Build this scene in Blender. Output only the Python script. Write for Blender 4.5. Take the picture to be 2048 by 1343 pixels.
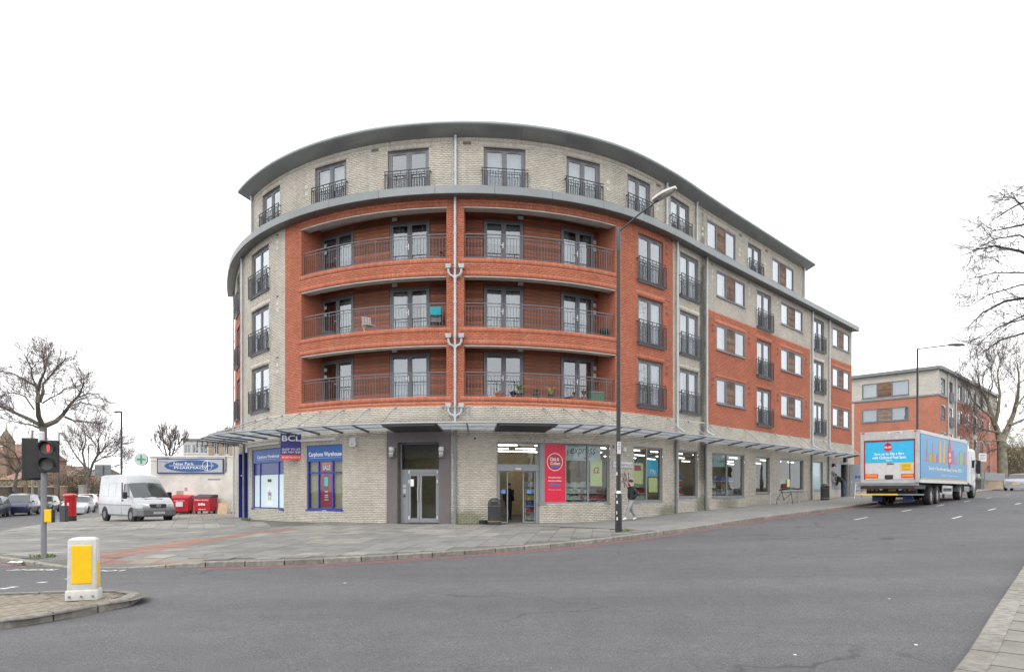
import bpy, bmesh, math, random
import numpy as np
from mathutils import Vector, Matrix
random.seed(11); rng = np.random.default_rng(5)
for o in list(bpy.data.objects): bpy.data.objects.remove(o, do_unlink=True)
scene = bpy.context.scene
COL = scene.collection
R = math.radians
# ------------------------------------------------------------------ camera, sky, sun, exposure
F, CX, HY, EYE = 1365.33, 1024.0, 982.0, 1.8
cam_d = bpy.data.cameras.new('camera'); cam = bpy.data.objects.new('camera', cam_d); COL.objects.link(cam)
cam.location = (0, 0, EYE); cam.rotation_euler = (R(90), 0, 0)
cam_d.sensor_width = 36; cam_d.lens = 24; cam_d.shift_y = (HY-671.5)/2048
cam_d.clip_start = .1; cam_d.clip_end = 6000
scene.camera = cam
world = bpy.data.worlds.new('World'); scene.world = world; world.use_nodes = True
wn, wl = world.node_tree.nodes, world.node_tree.links
SUN_EL, SUN_AZ = 48, 205        # behind the camera, a little to its left, hidden by cloud
sky = wn.new('ShaderNodeTexSky'); sky.sky_type = 'NISHITA'; sky.sun_disc = False
sky.sun_elevation = R(SUN_EL); sky.sun_rotation = R(SUN_AZ); sky.air_density = 1.0; sky.dust_density = 3.0
hs = wn.new('ShaderNodeHueSaturation'); hs.inputs['Saturation'].default_value = .12
wl.new(sky.outputs[0], hs.inputs['Color'])
cloud = wn.new('ShaderNodeTexNoise'); cloud.inputs['Scale'].default_value = 2.2; cloud.inputs['Detail'].default_value = 5
tcw = wn.new('ShaderNodeTexCoord'); wl.new(tcw.outputs['Generated'], cloud.inputs['Vector'])
crw = wn.new('ShaderNodeValToRGB'); crw.color_ramp.elements[0].position = .3; crw.color_ramp.elements[1].position = .7
crw.color_ramp.elements[0].color = (8.9, 9.1, 9.4, 1); crw.color_ramp.elements[1].color = (10.6, 10.6, 10.6, 1)
wl.new(cloud.outputs['Fac'], crw.inputs[0])
mixw = wn.new('ShaderNodeMix'); mixw.data_type = 'RGBA'; mixw.inputs[0].default_value = .93
wl.new(hs.outputs[0], mixw.inputs[6]); wl.new(crw.outputs[0], mixw.inputs[7])
bgw = wn['Background']; bgw.inputs['Strength'].default_value = .142; wl.new(mixw.outputs[2], bgw.inputs['Color'])
sun_d = bpy.data.lights.new('sun', 'SUN'); sun_d.energy = .75; sun_d.angle = R(25); sun_d.color = (1, .97, .93)
sun = bpy.data.objects.new('sun', sun_d); COL.objects.link(sun)
_az = R(SUN_AZ); _d = Vector((math.sin(_az)*math.cos(R(SUN_EL)), math.cos(_az)*math.cos(R(SUN_EL)), math.sin(R(SUN_EL))))
sun.rotation_euler = _d.to_track_quat('Z', 'Y').to_euler(); sun.location = (-10, -20, 40)
vs = scene.view_settings; vs.view_transform = 'Standard'; vs.look = 'None'; vs.gamma = 1; vs.exposure = .62; vs.use_curve_mapping = False
scene.render.engine = 'CYCLES'; scene.cycles.use_denoising = True
scene.cycles.max_bounces = 6; scene.cycles.transparent_max_bounces = 12; scene.cycles.caustics_reflective = False; scene.cycles.caustics_refractive = False
# ------------------------------------------------------------------ helpers
def tag(o, label=None, cat=None, group=None, kind=None):
    if label: o['label'] = label
    if cat: o['category'] = cat
    if group: o['group'] = group
    if kind: o['kind'] = kind
    return o
def empty(name, loc=(0,0,0), rz=0):
    o = bpy.data.objects.new(name, None); COL.objects.link(o); o.empty_display_size = .3
    o.location = loc; o.rotation_euler = (0, 0, rz); return o
def thing(name, label, cat, loc=(0,0,0), rz=0, group=None): return tag(empty(name, loc, rz), label, cat, group)
def pinv(o, parent):
    o.parent = parent
    if parent is not None and parent.get('ws'):                   # parts of this thing are given in world space
        o.matrix_parent_inverse = parent.matrix_basis.inverted()
class MB:
    def __init__(s, M=None): s.v=[]; s.f=[]; s.M=M
    def add(s, vs, fs):
        n=len(s.v)
        if s.M is not None: vs=[tuple(s.M @ Vector(v)) for v in vs]
        s.v += [tuple(v) for v in vs]; s.f += [tuple(i+n for i in f) for f in fs]
    def box(s, x0,x1,y0,y1,z0,z1):
        s.add([(x0,y0,z0),(x1,y0,z0),(x1,y1,z0),(x0,y1,z0),(x0,y0,z1),(x1,y0,z1),(x1,y1,z1),(x0,y1,z1)],
              [(0,3,2,1),(4,5,6,7),(0,1,5,4),(1,2,6,5),(2,3,7,6),(3,0,4,7)])
    def hexa(s, b, t): s.add(list(b)+list(t), [(3,2,1,0),(4,5,6,7),(0,1,5,4),(1,2,6,5),(2,3,7,6),(3,0,4,7)])
    def quad(s, *p): s.add(p, [tuple(range(len(p)))])
    def prism(s, poly, h, axis='z', o=0.0):                        # poly in the plane across axis, from o to o+h
        n=len(poly)
        def P(a,b,c): return {'z':(a,b,c),'y':(a,c,b),'x':(c,a,b)}[axis]
        s.add([P(a,b,o) for a,b in poly]+[P(a,b,o+h) for a,b in poly],
              [tuple(range(n))[::-1], tuple(range(n,2*n))]+[(i,(i+1)%n,n+(i+1)%n,n+i) for i in range(n)])
    def tube(s, pts, r, n=8, cap=True):
        pts=[Vector(p) for p in pts]; m=len(pts)
        rs=r if isinstance(r,(list,tuple)) else [r]*m
        vs=[]; fs=[]; up=None
        for i,p in enumerate(pts):
            t=(pts[min(i+1,m-1)]-pts[max(i-1,0)]).normalized()
            if up is None: up=t.orthogonal().normalized()
            a=(up-t*up.dot(t))
            a=a.normalized() if a.length>1e-6 else t.orthogonal().normalized()
            up=a; b=t.cross(a)
            for k in range(n):
                g=2*math.pi*k/n; vs.append(tuple(p+(a*math.cos(g)+b*math.sin(g))*rs[i]))
        for i in range(m-1):
            for k in range(n): fs.append((i*n+k,i*n+(k+1)%n,(i+1)*n+(k+1)%n,(i+1)*n+k))
        if cap and n>2: fs += [tuple(range(n))[::-1], tuple(range((m-1)*n,m*n))]
        s.add(vs,fs)
    def lathe(s, prof, n=20, c=(0,0,0), axis='z', cap=True):                 # prof: (r, h)
        vs=[]; fs=[]; m=len(prof)
        for r,h in prof:
            for k in range(n):
                a=2*math.pi*k/n; x,y=r*math.cos(a),r*math.sin(a)
                p={'z':(x,y,h),'y':(x,h,-y),'x':(h,x,y)}[axis]
                vs.append((p[0]+c[0],p[1]+c[1],p[2]+c[2]))
        for i in range(m-1):
            for k in range(n): fs.append((i*n+k,i*n+(k+1)%n,(i+1)*n+(k+1)%n,(i+1)*n+k))
        if cap: fs += [tuple(range(n))[::-1], tuple(range((m-1)*n,m*n))]
        s.add(vs,fs)
    def mesh(s, name, mat, smooth=False):
        me=bpy.data.meshes.new(name); me.from_pydata(s.v,[],s.f); me.validate()
        if mat: me.materials.append(mat)
        if smooth: me.polygons.foreach_set('use_smooth',[True]*len(me.polygons))
        return me
    def build(s, name, mat, parent=None, smooth=False, bevel=0, kind=None, seg=2, sharp=None):
        me=s.mesh(name,mat,smooth)
        if smooth: me.set_sharp_from_angle(angle=R(sharp if sharp else 40))
        o=bpy.data.objects.new(name,me); COL.objects.link(o); pinv(o,parent)
        if bevel:
            b=o.modifiers.new('bevel','BEVEL'); b.width=bevel; b.segments=seg; b.limit_method='ANGLE'; b.angle_limit=R(35); b.harden_normals=False
        if kind: o['kind']=kind
        return o
def link_mesh(name, me, parent=None, M=None):
    o=bpy.data.objects.new(name,me); COL.objects.link(o)
    if M is not None: o.matrix_basis=M
    pinv(o,parent); return o
def copy_tree(o, parent=None):
    c=o.copy(); COL.objects.link(c)
    if parent is not None: c.parent=parent; c.matrix_parent_inverse=o.matrix_parent_inverse.copy()
    for ch in list(o.children): copy_tree(ch,c)
    return c
_TXT={}
def text_mesh(body, w=None, h=None, shear=0, bold=0.0):
    key=(body,w,h,shear,bold)
    if key in _TXT: return _TXT[key]
    cu=bpy.data.curves.new('t','FONT'); cu.body=body; cu.size=1; cu.resolution_u=3; cu.shear=shear; cu.offset=bold; cu.align_x='CENTER'
    o=bpy.data.objects.new('t',cu); COL.objects.link(o)
    dg=bpy.context.evaluated_depsgraph_get(); dg.update()
    me=bpy.data.meshes.new_from_object(o.evaluated_get(dg))
    bpy.data.objects.remove(o,do_unlink=True); bpy.data.curves.remove(cu)
    n=len(me.vertices); a=np.empty(n*3); me.vertices.foreach_get('co',a); a=a.reshape(-1,3)
    lo,hi=a.min(0),a.max(0); sx=w/(hi[0]-lo[0]) if w else None; sy=h/(hi[1]-lo[1]) if h else None
    sx=sx or sy; sy=sy or sx
    a[:,0]=(a[:,0]-(lo[0]+hi[0])/2)*sx; zz=(a[:,1]-(lo[1]+hi[1])/2)*sy; a[:,1]=0; a[:,2]=zz
    me.vertices.foreach_set('co',a.ravel()); me.update(); _TXT[key]=me; return me
def text(body, mat, parent, M, w=None, h=None, name='lettering', shear=0, bold=0.0):
    """flat print in the local x-z plane of M, readable from -y"""
    me=text_mesh(body,w,h,shear,bold).copy(); me.materials.clear(); me.materials.append(mat)
    return link_mesh(name, me, parent, M)
# ------------------------------------------------------------------ materials
class NT:
    def __init__(s, m): s.t=m.node_tree; s.n=s.t.nodes; s.l=s.t.links; s.b=s.n.get('Principled BSDF')
    def new(s, ty, **kw):
        n=s.n.new('ShaderNode'+ty)
        for k,v in kw.items():
            if k in n.inputs: n.inputs[k].default_value=v
            else: setattr(n,k,v)
        return n
    def noise(s, vec, scale, detail=4, rough=.55):
        n=s.new('TexNoise', Scale=scale, Detail=detail, Roughness=rough); s.l.new(vec,n.inputs['Vector']); return n.outputs['Fac']
    def ramp(s, fac, *st):
        n=s.new('ValToRGB'); e=n.color_ramp.elements
        while len(e)<len(st): e.new(.5)
        for i,(p,c) in enumerate(st):
            e[i].position=p; e[i].color=(*c,1) if len(c)==3 else c
        s.l.new(fac,n.inputs[0]); return n.outputs[0]
    def mix(s, fac, a, b, mode='MIX'):
        n=s.new('Mix'); n.data_type='RGBA'; n.blend_type=mode
        for i,x in ((0,fac),(6,a),(7,b)):
            if hasattr(x,'links'): s.l.new(x,n.inputs[i])
            elif i==0: n.inputs[0].default_value=x
            else: n.inputs[i].default_value=(*x,1) if len(x)==3 else x
        return n.outputs[2]
    def math(s, op, a, b=0.0):
        n=s.new('Math'); n.operation=op
        for i,x in ((0,a),(1,b)):
            if hasattr(x,'links'): s.l.new(x,n.inputs[i])
            else: n.inputs[i].default_value=x
        return n.outputs[0]
    def bump(s, h, strength=.3, dist=.02):
        n=s.new('Bump', Strength=strength, Distance=dist); s.l.new(h,n.inputs['Height']); s.l.new(n.outputs[0],s.b.inputs['Normal'])
    def coord(s, which='Object'): return s.new('TexCoord').outputs[which]
    def pos(s): return s.new('NewGeometry').outputs['Position']
    def col(s, c): s.l.new(c, s.b.inputs['Base Color'])
def newmat(name):
    m=bpy.data.materials.new(name); m.use_nodes=True; return m, NT(m)
def pm(name, col, rough=.6, metal=0, var=.12, scale=6, bump=0, bscale=60, spec=.5, coat=0, dirt=0, rand=0):
    m,t=newmat(name); b=t.b
    b.inputs['Roughness'].default_value=rough; b.inputs['Metallic'].default_value=metal; b.inputs['Specular IOR Level'].default_value=spec
    if coat: b.inputs['Coat Weight'].default_value=coat; b.inputs['Coat Roughness'].default_value=.08
    v=t.coord()
    c=t.ramp(t.noise(v,scale,5), (.3,[x*(1-var) for x in col]), (.7,[min(1,x*(1+var)) for x in col]))
    if rand:
        g=t.new('NewGeometry').outputs['Random Per Island']; oi=t.new('ObjectInfo').outputs['Random']
        f=t.math('FRACT', t.math('ADD',g,oi))
        c=t.mix(1, c, t.ramp(f,(0,[1-rand]*3),(1,[1+rand*.6]*3)), 'MULTIPLY')
    if dirt:
        d=t.ramp(t.noise(v,scale*.6,6,.7),(.45,(0,0,0)),(.75,(dirt,dirt,dirt)))
        c=t.mix(d,c,[x*.35+.03 for x in col])
    t.col(c)
    if bump: t.bump(t.noise(v,bscale,4),bump,.01)
    return m
def brickmat(name, cols, stain=.25, gloss=.75, spots=()):
    m,t=newmat(name); t.b.inputs['Roughness'].default_value=gloss; t.b.inputs['Specular IOR Level'].default_value=.25
    g=t.new('NewGeometry').outputs['Random Per Island']; p=t.pos()
    n=len(cols); c=t.ramp(g,*[(i/(n-1),k) for i,k in enumerate(cols)])
    big=t.ramp(t.noise(p,.55,5,.6),(.3,(1-stain,)*3),(.7,(1+stain*.35,)*3)); c=t.mix(1,c,big,'MULTIPLY')
    mp=t.new('Mapping'); mp.inputs['Scale'].default_value=(3.5,3.5,.25); t.l.new(p,mp.inputs[0])
    st=t.ramp(t.noise(mp.outputs[0],1.1,5,.65),(.5,(1,1,1)),(.78,(1-stain*1.2,)*3)); c=t.mix(1,c,st,'MULTIPLY')
    fine=t.ramp(t.noise(p,40,3),(.25,(.93,)*3),(.75,(1.05,)*3)); c=t.mix(1,c,fine,'MULTIPLY')
    for (x,y,z,rx,rz,k,sc) in spots:
        mp=t.new('Mapping'); mp.vector_type='POINT'; mp.inputs['Location'].default_value=(-x/rx,-y/rx,-z/rz); mp.inputs['Scale'].default_value=(1/rx,1/rx,1/rz); t.l.new(p,mp.inputs[0])
        ln=t.new('VectorMath'); ln.operation='LENGTH'; t.l.new(mp.outputs[0],ln.inputs[0])
        d=t.math('SUBTRACT',t.math('ADD',ln.outputs['Value'],0),t.math('MULTIPLY',t.noise(p,3.0,5,.7),.9))
        c=t.mix(t.ramp(d,(.05,(k,)*3),(.6,(0,0,0))),c,sc)
    t.col(c); return m
def flatbrick(name, c1, c2, mort, sc=1.0):
    m,t=newmat(name); t.b.inputs['Roughness'].default_value=.85
    uv=t.new('UVMap').outputs[0]
    bk=t.new('TexBrick', Scale=1.0); bk.inputs['Brick Width'].default_value=.225; bk.inputs['Row Height'].default_value=.075; bk.inputs['Mortar Size'].default_value=.008
    bk.inputs['Color1'].default_value=(*c1,1); bk.inputs['Color2'].default_value=(*c2,1); bk.inputs['Mortar'].default_value=(*mort,1)
    t.l.new(uv,bk.inputs['Vector']); p=t.pos()
    c=t.mix(1,bk.outputs[0],t.ramp(t.noise(p,.4,5,.6),(.3,(.78,)*3),(.7,(1.1,)*3)),'MULTIPLY'); t.col(c); return m
def glassmat(name, tint=(.75,.8,.82), refl=1.0, base=.04):
    m,t=newmat(name); out=t.n['Material Output']; t.n.remove(t.b)
    tr=t.new('BsdfTransparent', Color=(*tint,1)); gl=t.new('BsdfGlossy', Roughness=.015); gl.inputs['Color'].default_value=(.86,.90,.945,1)
    fr=t.new('Fresnel', IOR=1.52)
    wob=t.noise(t.pos(),1.3,2); bp=t.new('Bump',Strength=.04,Distance=.05); t.l.new(wob,bp.inputs['Height']); t.l.new(bp.outputs[0],gl.inputs['Normal'])
    f=t.math('ADD', t.math('MULTIPLY',fr.outputs[0],1.9*refl), base)
    f=t.math('MULTIPLY',f,t.math('SUBTRACT',1.0,t.new('NewGeometry').outputs['Backfacing']))
    mx=t.new('MixShader'); t.l.new(f,mx.inputs[0]); t.l.new(tr.outputs[0],mx.inputs[1]); t.l.new(gl.outputs[0],mx.inputs[2]); t.l.new(mx.outputs[0],out.inputs[0])
    return m
def translucent(name,col,tr=.5):
    m,t=newmat(name); out=t.n['Material Output']; t.b.inputs['Roughness'].default_value=.35; v=t.coord()
    c=t.ramp(t.noise(v,2.5,5,.65),(.3,[x*.8 for x in col]),(.7,col)); t.col(c); tl=t.new('BsdfTranslucent'); t.l.new(c,tl.inputs['Color'])
    mx=t.new('MixShader'); mx.inputs[0].default_value=tr; t.l.new(t.b.outputs[0],mx.inputs[1]); t.l.new(tl.outputs[0],mx.inputs[2]); t.l.new(mx.outputs[0],out.inputs[0]); return m
def emit(name, col, s):
    m,t=newmat(name); t.b.inputs['Base Color'].default_value=(*col,1); t.b.inputs['Emission Color'].default_value=(*col,1); t.b.inputs['Emission Strength'].default_value=s; return m
M={}
M['red']=brickmat('red_brick',[(.385,.122,.070),(.42,.135,.078),(.445,.146,.085),(.48,.168,.102)],.15)
M['buff']=brickmat('buff_brick',[(.46,.435,.38),(.60,.575,.52)],.1)
M['mort_r']=pm('mortar_red',(.46,.19,.12),.9,var=.15)
M['mort_b']=pm('mortar_buff',(.45,.415,.355),.9,var=.15)
M['fascia']=pm('grey_aluminium',(.20,.215,.22),.45,.35,.06,1.5)
M['eave']=pm('eave_aluminium',(.28,.30,.30),.4,.35,.06,1.2)
M['frame']=pm('grey_window_frame',(.145,.148,.165),.5,.0,.05,3)
M['framel']=pm('shopfront_grey',(.23,.245,.26),.45,.1,.05,3)
M['rail']=pm('dark_railing',(.035,.042,.048),.45,.2,.1,5)
M['railg']=pm('grey_railing',(.13,.13,.145),.5,.15,.08,5)
M['pipe']=pm('grey_pipe',(.45,.48,.50),.45,.1,.1,4,dirt=.25)
M['piped']=pm('dark_pipe',(.19,.21,.23),.5,.1,.15,4,dirt=.3)
M['soffit']=pm('painted_soffit',(.66,.64,.60),.85,var=.12,scale=2,dirt=.25)
M['wood']=pm('cedar',(.27,.085,.040),.6,var=.3,scale=3,rand=.45)
M['woodw']=pm('weathered_cedar',(.165,.09,.055),.7,var=.35,scale=3,rand=.5)
M['glass']=glassmat('window_glass',(.76,.80,.82),1.1,.12)
M['glass_s']=glassmat('shop_glass',(.82,.87,.87),.5,.01)
M['curtain']=pm('net_curtain',(.47,.50,.53),.9,var=.05)
M['curtain2']=pm('cream_curtain',(.58,.56,.51),.9,var=.06); M['curtain3']=pm('grey_curtain',(.30,.33,.37),.9,var=.06)
M['drape']=pm('pale_drape',(.42,.47,.42),.9,var=.08)
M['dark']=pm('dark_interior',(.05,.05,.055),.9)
M['room']=pm('room_wall',(.30,.27,.23),.9)
M['white']=pm('white_paint',(.50,.49,.465),.5,var=.1,scale=7,dirt=.45)
M['whitep']=pm('white_plastic',(.60,.60,.60),.45,var=.04)
M['black']=pm('black_plastic',(.018,.018,.02),.5,var=.2)
M['render']=pm('white_render',(.68,.65,.60),.85,var=.12,scale=1.2,bump=.3,bscale=30,dirt=.3)
M['plinth']=pm('dark_grey_render',(.135,.118,.122),.8,var=.14,scale=2,dirt=.2)
M['steel']=pm('brushed_steel',(.55,.55,.56),.32,.9,.06,8)
M['conc']=pm('concrete',(.33,.31,.28),.9,var=.2,scale=4,bump=.4,bscale=50,dirt=.3)
M['kerb']=pm('granite_kerb',(.215,.20,.175),.85,var=.3,scale=9,bump=.5,bscale=70,dirt=.4,rand=.22)
M['ptext_w']=pm('print_white',(.85,.85,.85),.5,var=.0)
M['ptext_k']=pm('print_black',(.02,.02,.022),.5,var=.0)
M['blue']=pm('royal_blue_paint',(.022,.03,.30),.4,var=.08)
M['blueb']=pm('blue_vinyl',(.008,.09,.36),.45,var=.05)
M['redv']=pm('red_vinyl',(.66,.006,.045),.4,var=.04)
M['navy']=pm('navy_vinyl',(.03,.018,.19),.45,var=.05)
M['orange']=pm('orange_red_vinyl',(.62,.055,.035),.45,var=.05)
M['yellow']=pm('yellow_plastic',(.80,.50,.008),.4,var=.06,dirt=.08)
M['rubber']=pm('tyre_rubber',(.022,.022,.023),.8,var=.2)
M['alloy']=pm('alloy_wheel',(.42,.42,.43),.35,.7,.08)
M['headl']=pm('lamp_lens',(.7,.72,.74),.12,.2,.05)
M['redl']=pm('red_lens',(.45,.01,.012),.15,var=.05)
M['amber']=pm('amber_lens',(.8,.22,.01),.2,var=.05)
M['chrome']=pm('chrome',(.75,.75,.76),.15,.95,.02)
M['cglass']=pm('car_glass',(.035,.042,.046),.07,var=.1,spec=.75)
M['grass']=pm('weeds',(.10,.17,.03),.8,var=.4,scale=12,rand=.4)
M['galv']=pm('galvanised_grey',(.20,.205,.22),.5,.2,.12,4,dirt=.2)
M['slens']=pm('signal_lens_grey',(.09,.09,.085),.3)
M['stk']=pm('sticker_blue',(.1,.25,.5),.5)
# ------------------------------------------------------------------ terrain
Q2=math.sqrt(.5)
def uv2xy(u,v): return ((u-v)*Q2,(u+v)*Q2)
def gu(u): return float(np.interp(u,[-50,3,8,13,18,25,31.7,38.5,46,54,70,100,200],[0,0,.07,.18,.33,.61,.88,1.12,1.34,1.52,1.86,2.2,2.4]))
_cp=[]
for u in (3,8,13,18,25,31.7,38.5,46,54,70,100,150):
    for v in (-25,-8,2,5.5,9): _cp.append((*uv2xy(u,v),gu(u)))
for u in (18,25,31.7,38.5,46,60,80): _cp.append((*uv2xy(u,12.2),gu(u)-(.06 if u>28 else .02)))
_cp += [(-60,-20,0),(-30,-20,0),(0,-20,0),(0,0,0),(-20,0,0),(-40,0,0),(-6,10.6,0),(-15,14,0),(-25,20,0),(-16,17.5,0),(-10,16,0),
        (-3.9,28,.34),(-13,34,.30),(5.3,29.9,.41),(7.8,32.5,.60),(9.9,35,.68),(20.5,45.5,1.10),(25.4,51,1.32),(-20.4,37,.10),(-21,47,.16),
        (-27,42,-.04),(-30,48,0),(-38,52,0),(-45,70,0),(-60,100,0),(-80,150,0),(-80,60,0),(-80,0,0),(0,100,1.0),(-30,110,.1),(40,120,2.0),(-30,60,.05),(-17,43,.2),(41,66,1.9)]
_cp=np.array(_cp); _cp[:,:2]/=50.
def _tps(d): 
    d=np.maximum(d,1e-9); return d*d*np.log(d)
_n=len(_cp); _K=_tps(np.linalg.norm(_cp[:,None,:2]-_cp[None,:,:2],axis=2))+np.eye(_n)*2e-4
_A=np.zeros((_n+3,_n+3)); _A[:_n,:_n]=_K; _A[:_n,_n]=1; _A[:_n,_n+1:]=_cp[:,:2]; _A[_n,:_n]=1; _A[_n+1:,:_n]=_cp[:,:2].T
_W=np.linalg.solve(_A,np.r_[_cp[:,2],0,0,0])
def Tn(x,y):
    x=np.clip(np.asarray(x,float),-80,130)/50; y=np.clip(np.asarray(y,float),-20,150)/50
    sh=x.shape; P=np.c_[x.ravel(),y.ravel()]
    k=_tps(np.linalg.norm(P[:,None]-_cp[None,:,:2],axis=2))
    return np.clip((k@_W[:_n]+_W[_n]+P@_W[_n+1:]),-.15,2.6).reshape(sh)
def T(x,y): return float(Tn(x,y))
def gp(px,py,dz=0.0):
    """where the sight line of a picture point meets the ground (+dz)"""
    D=1365.*(EYE-.1)/max(py-HY,1)
    lo,hi=3.,300.
    f=lambda D: EYE-(py-HY)*D/F-(T((px-CX)*D/F,D)+dz)
    D=lo
    while D<hi and f(D)>0: D+=.5
    a,b=D-.5,D
    for _ in range(25):
        m=(a+b)/2
        if f(m)>0: a=m
        else: b=m
    return ((px-CX)*a/F,a)
def at(px,py,Y): return Vector(((px-CX)*Y/F,Y,EYE+(HY-py)*Y/F))
def proj(x,y,z): return (CX+F*x/y, HY-(z-EYE)*F/y)
# ------------------------------------------------------------------ road / ground sheet
def gl(lo,a,b,hi,n):
    g=[-(k**1.0) for k in ()]
    left=list(a-np.geomspace(2,a-lo,14)[::-1]) if a>lo else []
    return np.array(left+list(np.linspace(a,b,n))+list(b+np.geomspace(2,hi-b,14)))
gx=gl(-3500,-60,90,3500,151); gy=gl(-3500,-12,110,3500,123)
X,Y=np.meshgrid(gx,gy); Z=Tn(X,Y)
nx,ny=len(gx),len(gy)
mb=MB(); mb.v=list(zip(X.ravel(),Y.ravel(),Z.ravel())); mb.f=[(j*nx+i,j*nx+i+1,(j+1)*nx+i+1,(j+1)*nx+i) for j in range(ny-1) for i in range(nx-1)]
m,t=newmat('asphalt'); t.b.inputs['Roughness'].default_value=.82; t.b.inputs['Specular IOR Level'].default_value=.3
p=t.pos()
c=t.ramp(t.noise(p,110,2,.6),(.32,(.048,.048,.051)),(.5,(.090,.090,.095)),(.68,(.165,.164,.170)))
c=t.mix(1,c,t.ramp(t.noise(p,34,3,.65),(.3,(.70,)*3),(.7,(1.28,)*3)),'MULTIPLY')
c=t.mix(1,c,t.ramp(t.noise(p,.22,6,.6),(.3,(.92,.92,.925)),(.7,(1.07,1.065,1.06))),'MULTIPLY')
c=t.mix(1,c,t.ramp(t.noise(p,1.7,5,.65),(.3,(.9,)*3),(.7,(1.08,)*3)),'MULTIPLY')
mp=t.new('Mapping'); mp.inputs['Rotation'].default_value=(0,0,R(-45)); mp.inputs['Scale'].default_value=(.03,.62,1); t.l.new(p,mp.inputs[0])
c=t.mix(1,c,t.ramp(t.noise(mp.outputs[0],1.0,3,.5),(.35,(.89,)*3),(.65,(1.07,)*3)),'MULTIPLY')
vo=t.new('TexVoronoi',Scale=9.0); t.l.new(p,vo.inputs['Vector'])
c=t.mix(t.ramp(vo.outputs['Distance'],(.02,(.8,)*3),(.035,(0,0,0))),c,(.3,.3,.29))
oil=t.ramp(t.noise(p,2.4,4,.7),(.66,(0,0,0)),(.80,(.45,)*3)); c=t.mix(oil,c,(.045,.045,.047))
vc=t.new('TexVoronoi',Scale=.33); vc.feature='DISTANCE_TO_EDGE'
wob=t.new('TexNoise',Scale=1.6,Detail=4.); t.l.new(p,wob.inputs['Vector'])
va=t.new('VectorMath'); va.operation='MULTIPLY_ADD'; t.l.new(wob.outputs['Color'],va.inputs[0]); va.inputs[1].default_value=(1.4,1.4,0); t.l.new(p,va.inputs[2]); t.l.new(va.outputs[0],vc.inputs['Vector'])
msk=t.ramp(t.noise(p,.16,2),(.52,(0,0,0)),(.62,(.8,)*3))
c=t.mix(t.mix(1,t.ramp(vc.outputs['Distance'],(.004,(1,1,1)),(.011,(0,0,0))),msk,'MULTIPLY'),c,(.035,.034,.034))
t.col(c); t.bump(t.noise(p,170,3),.5,.006); M['asphalt']=m
tag(mb.build('road',m,smooth=True),kind='structure')
# ------------------------------------------------------------------ pavement: plaza and street sides
kp=[(-22.9-.4*k,30.6+.917*k) for k in (110,60,30,15,6,0)]+[(-20.8,26.2),(-18.2,21.8),(-15.6,19.0)]
kp+=[gp(*q) for q in ((0,1124),(45,1131),(75,1136),(185,1137.5),(295,1136),(400,1134),(545.6,1131),(654,1127),(814,1117.4),(990.6,1105),(1138,1093),(1240,1079.7))]
DROP=[gp(75,1136),gp(295,1136)]
kp+=[uv2xy(*q) for q in ((25.2,12.45),(32,12.2),(40,12.0),(60,12.2),(100,12.2),(170,12.2))]
def resample(pl,step):
    pl=np.array(pl,float); d=np.r_[0,np.cumsum(np.hypot(*np.diff(pl,axis=0).T))]
    n=max(2,int(d[-1]/step)+1); s=np.linspace(0,d[-1],n); return np.c_[np.interp(s,d,pl[:,0]),np.interp(s,d,pl[:,1])]
def smooth(pl,k=3):
    pl=np.array(pl,float)
    for _ in range(k): pl[1:-1]=.25*pl[:-2]+.5*pl[1:-1]+.25*pl[2:]
    return pl
KP=smooth(resample(kp,.9),4)
def seg_d(x,y,a,b):
    a=np.array(a);b=np.array(b);d=b-a; t_=np.clip(((x-a[0])*d[0]+(y-a[1])*d[1])/(d@d),0,1)
    return np.hypot(x-a[0]-t_*d[0],y-a[1]-t_*d[1])
def PAV(x,y):
    d=seg_d(np.asarray(x,float),np.asarray(y,float),*DROP); return Tn(x,y)+.12-.105*np.clip(1-(d-.3)/1.3,0,1)
from mathutils.geometry import delaunay_2d_cdt
def sheet(name,poly,mat,H,step,x0,x1,y0,y1,kind='structure',parent=None):
    P=[tuple(p) for p in poly]; n=len(P)
    gxx,gyy=np.meshgrid(np.arange(x0,x1,step),np.arange(y0,y1,step))
    pts=P+list(zip(gxx.ravel(),gyy.ravel()))
    r=delaunay_2d_cdt([Vector(p) for p in pts],[],[list(range(n))],1,1e-4)
    vv=np.array([tuple(v) for v in r[0]]); z=H(vv[:,0],vv[:,1])
    b=MB(); b.v=[(a,c_,d) for (a,c_),d in zip(vv,z)]
    for f in r[2]:
        q=[vv[i] for i in f]; ar=sum(q[i][0]*q[(i+1)%len(q)][1]-q[(i+1)%len(q)][0]*q[i][1] for i in range(len(q)))
        b.f.append(tuple(f) if ar>0 else tuple(f)[::-1])
    o=b.build(name,mat,parent,smooth=True)
    if kind: o['kind']=kind
    return o
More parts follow.
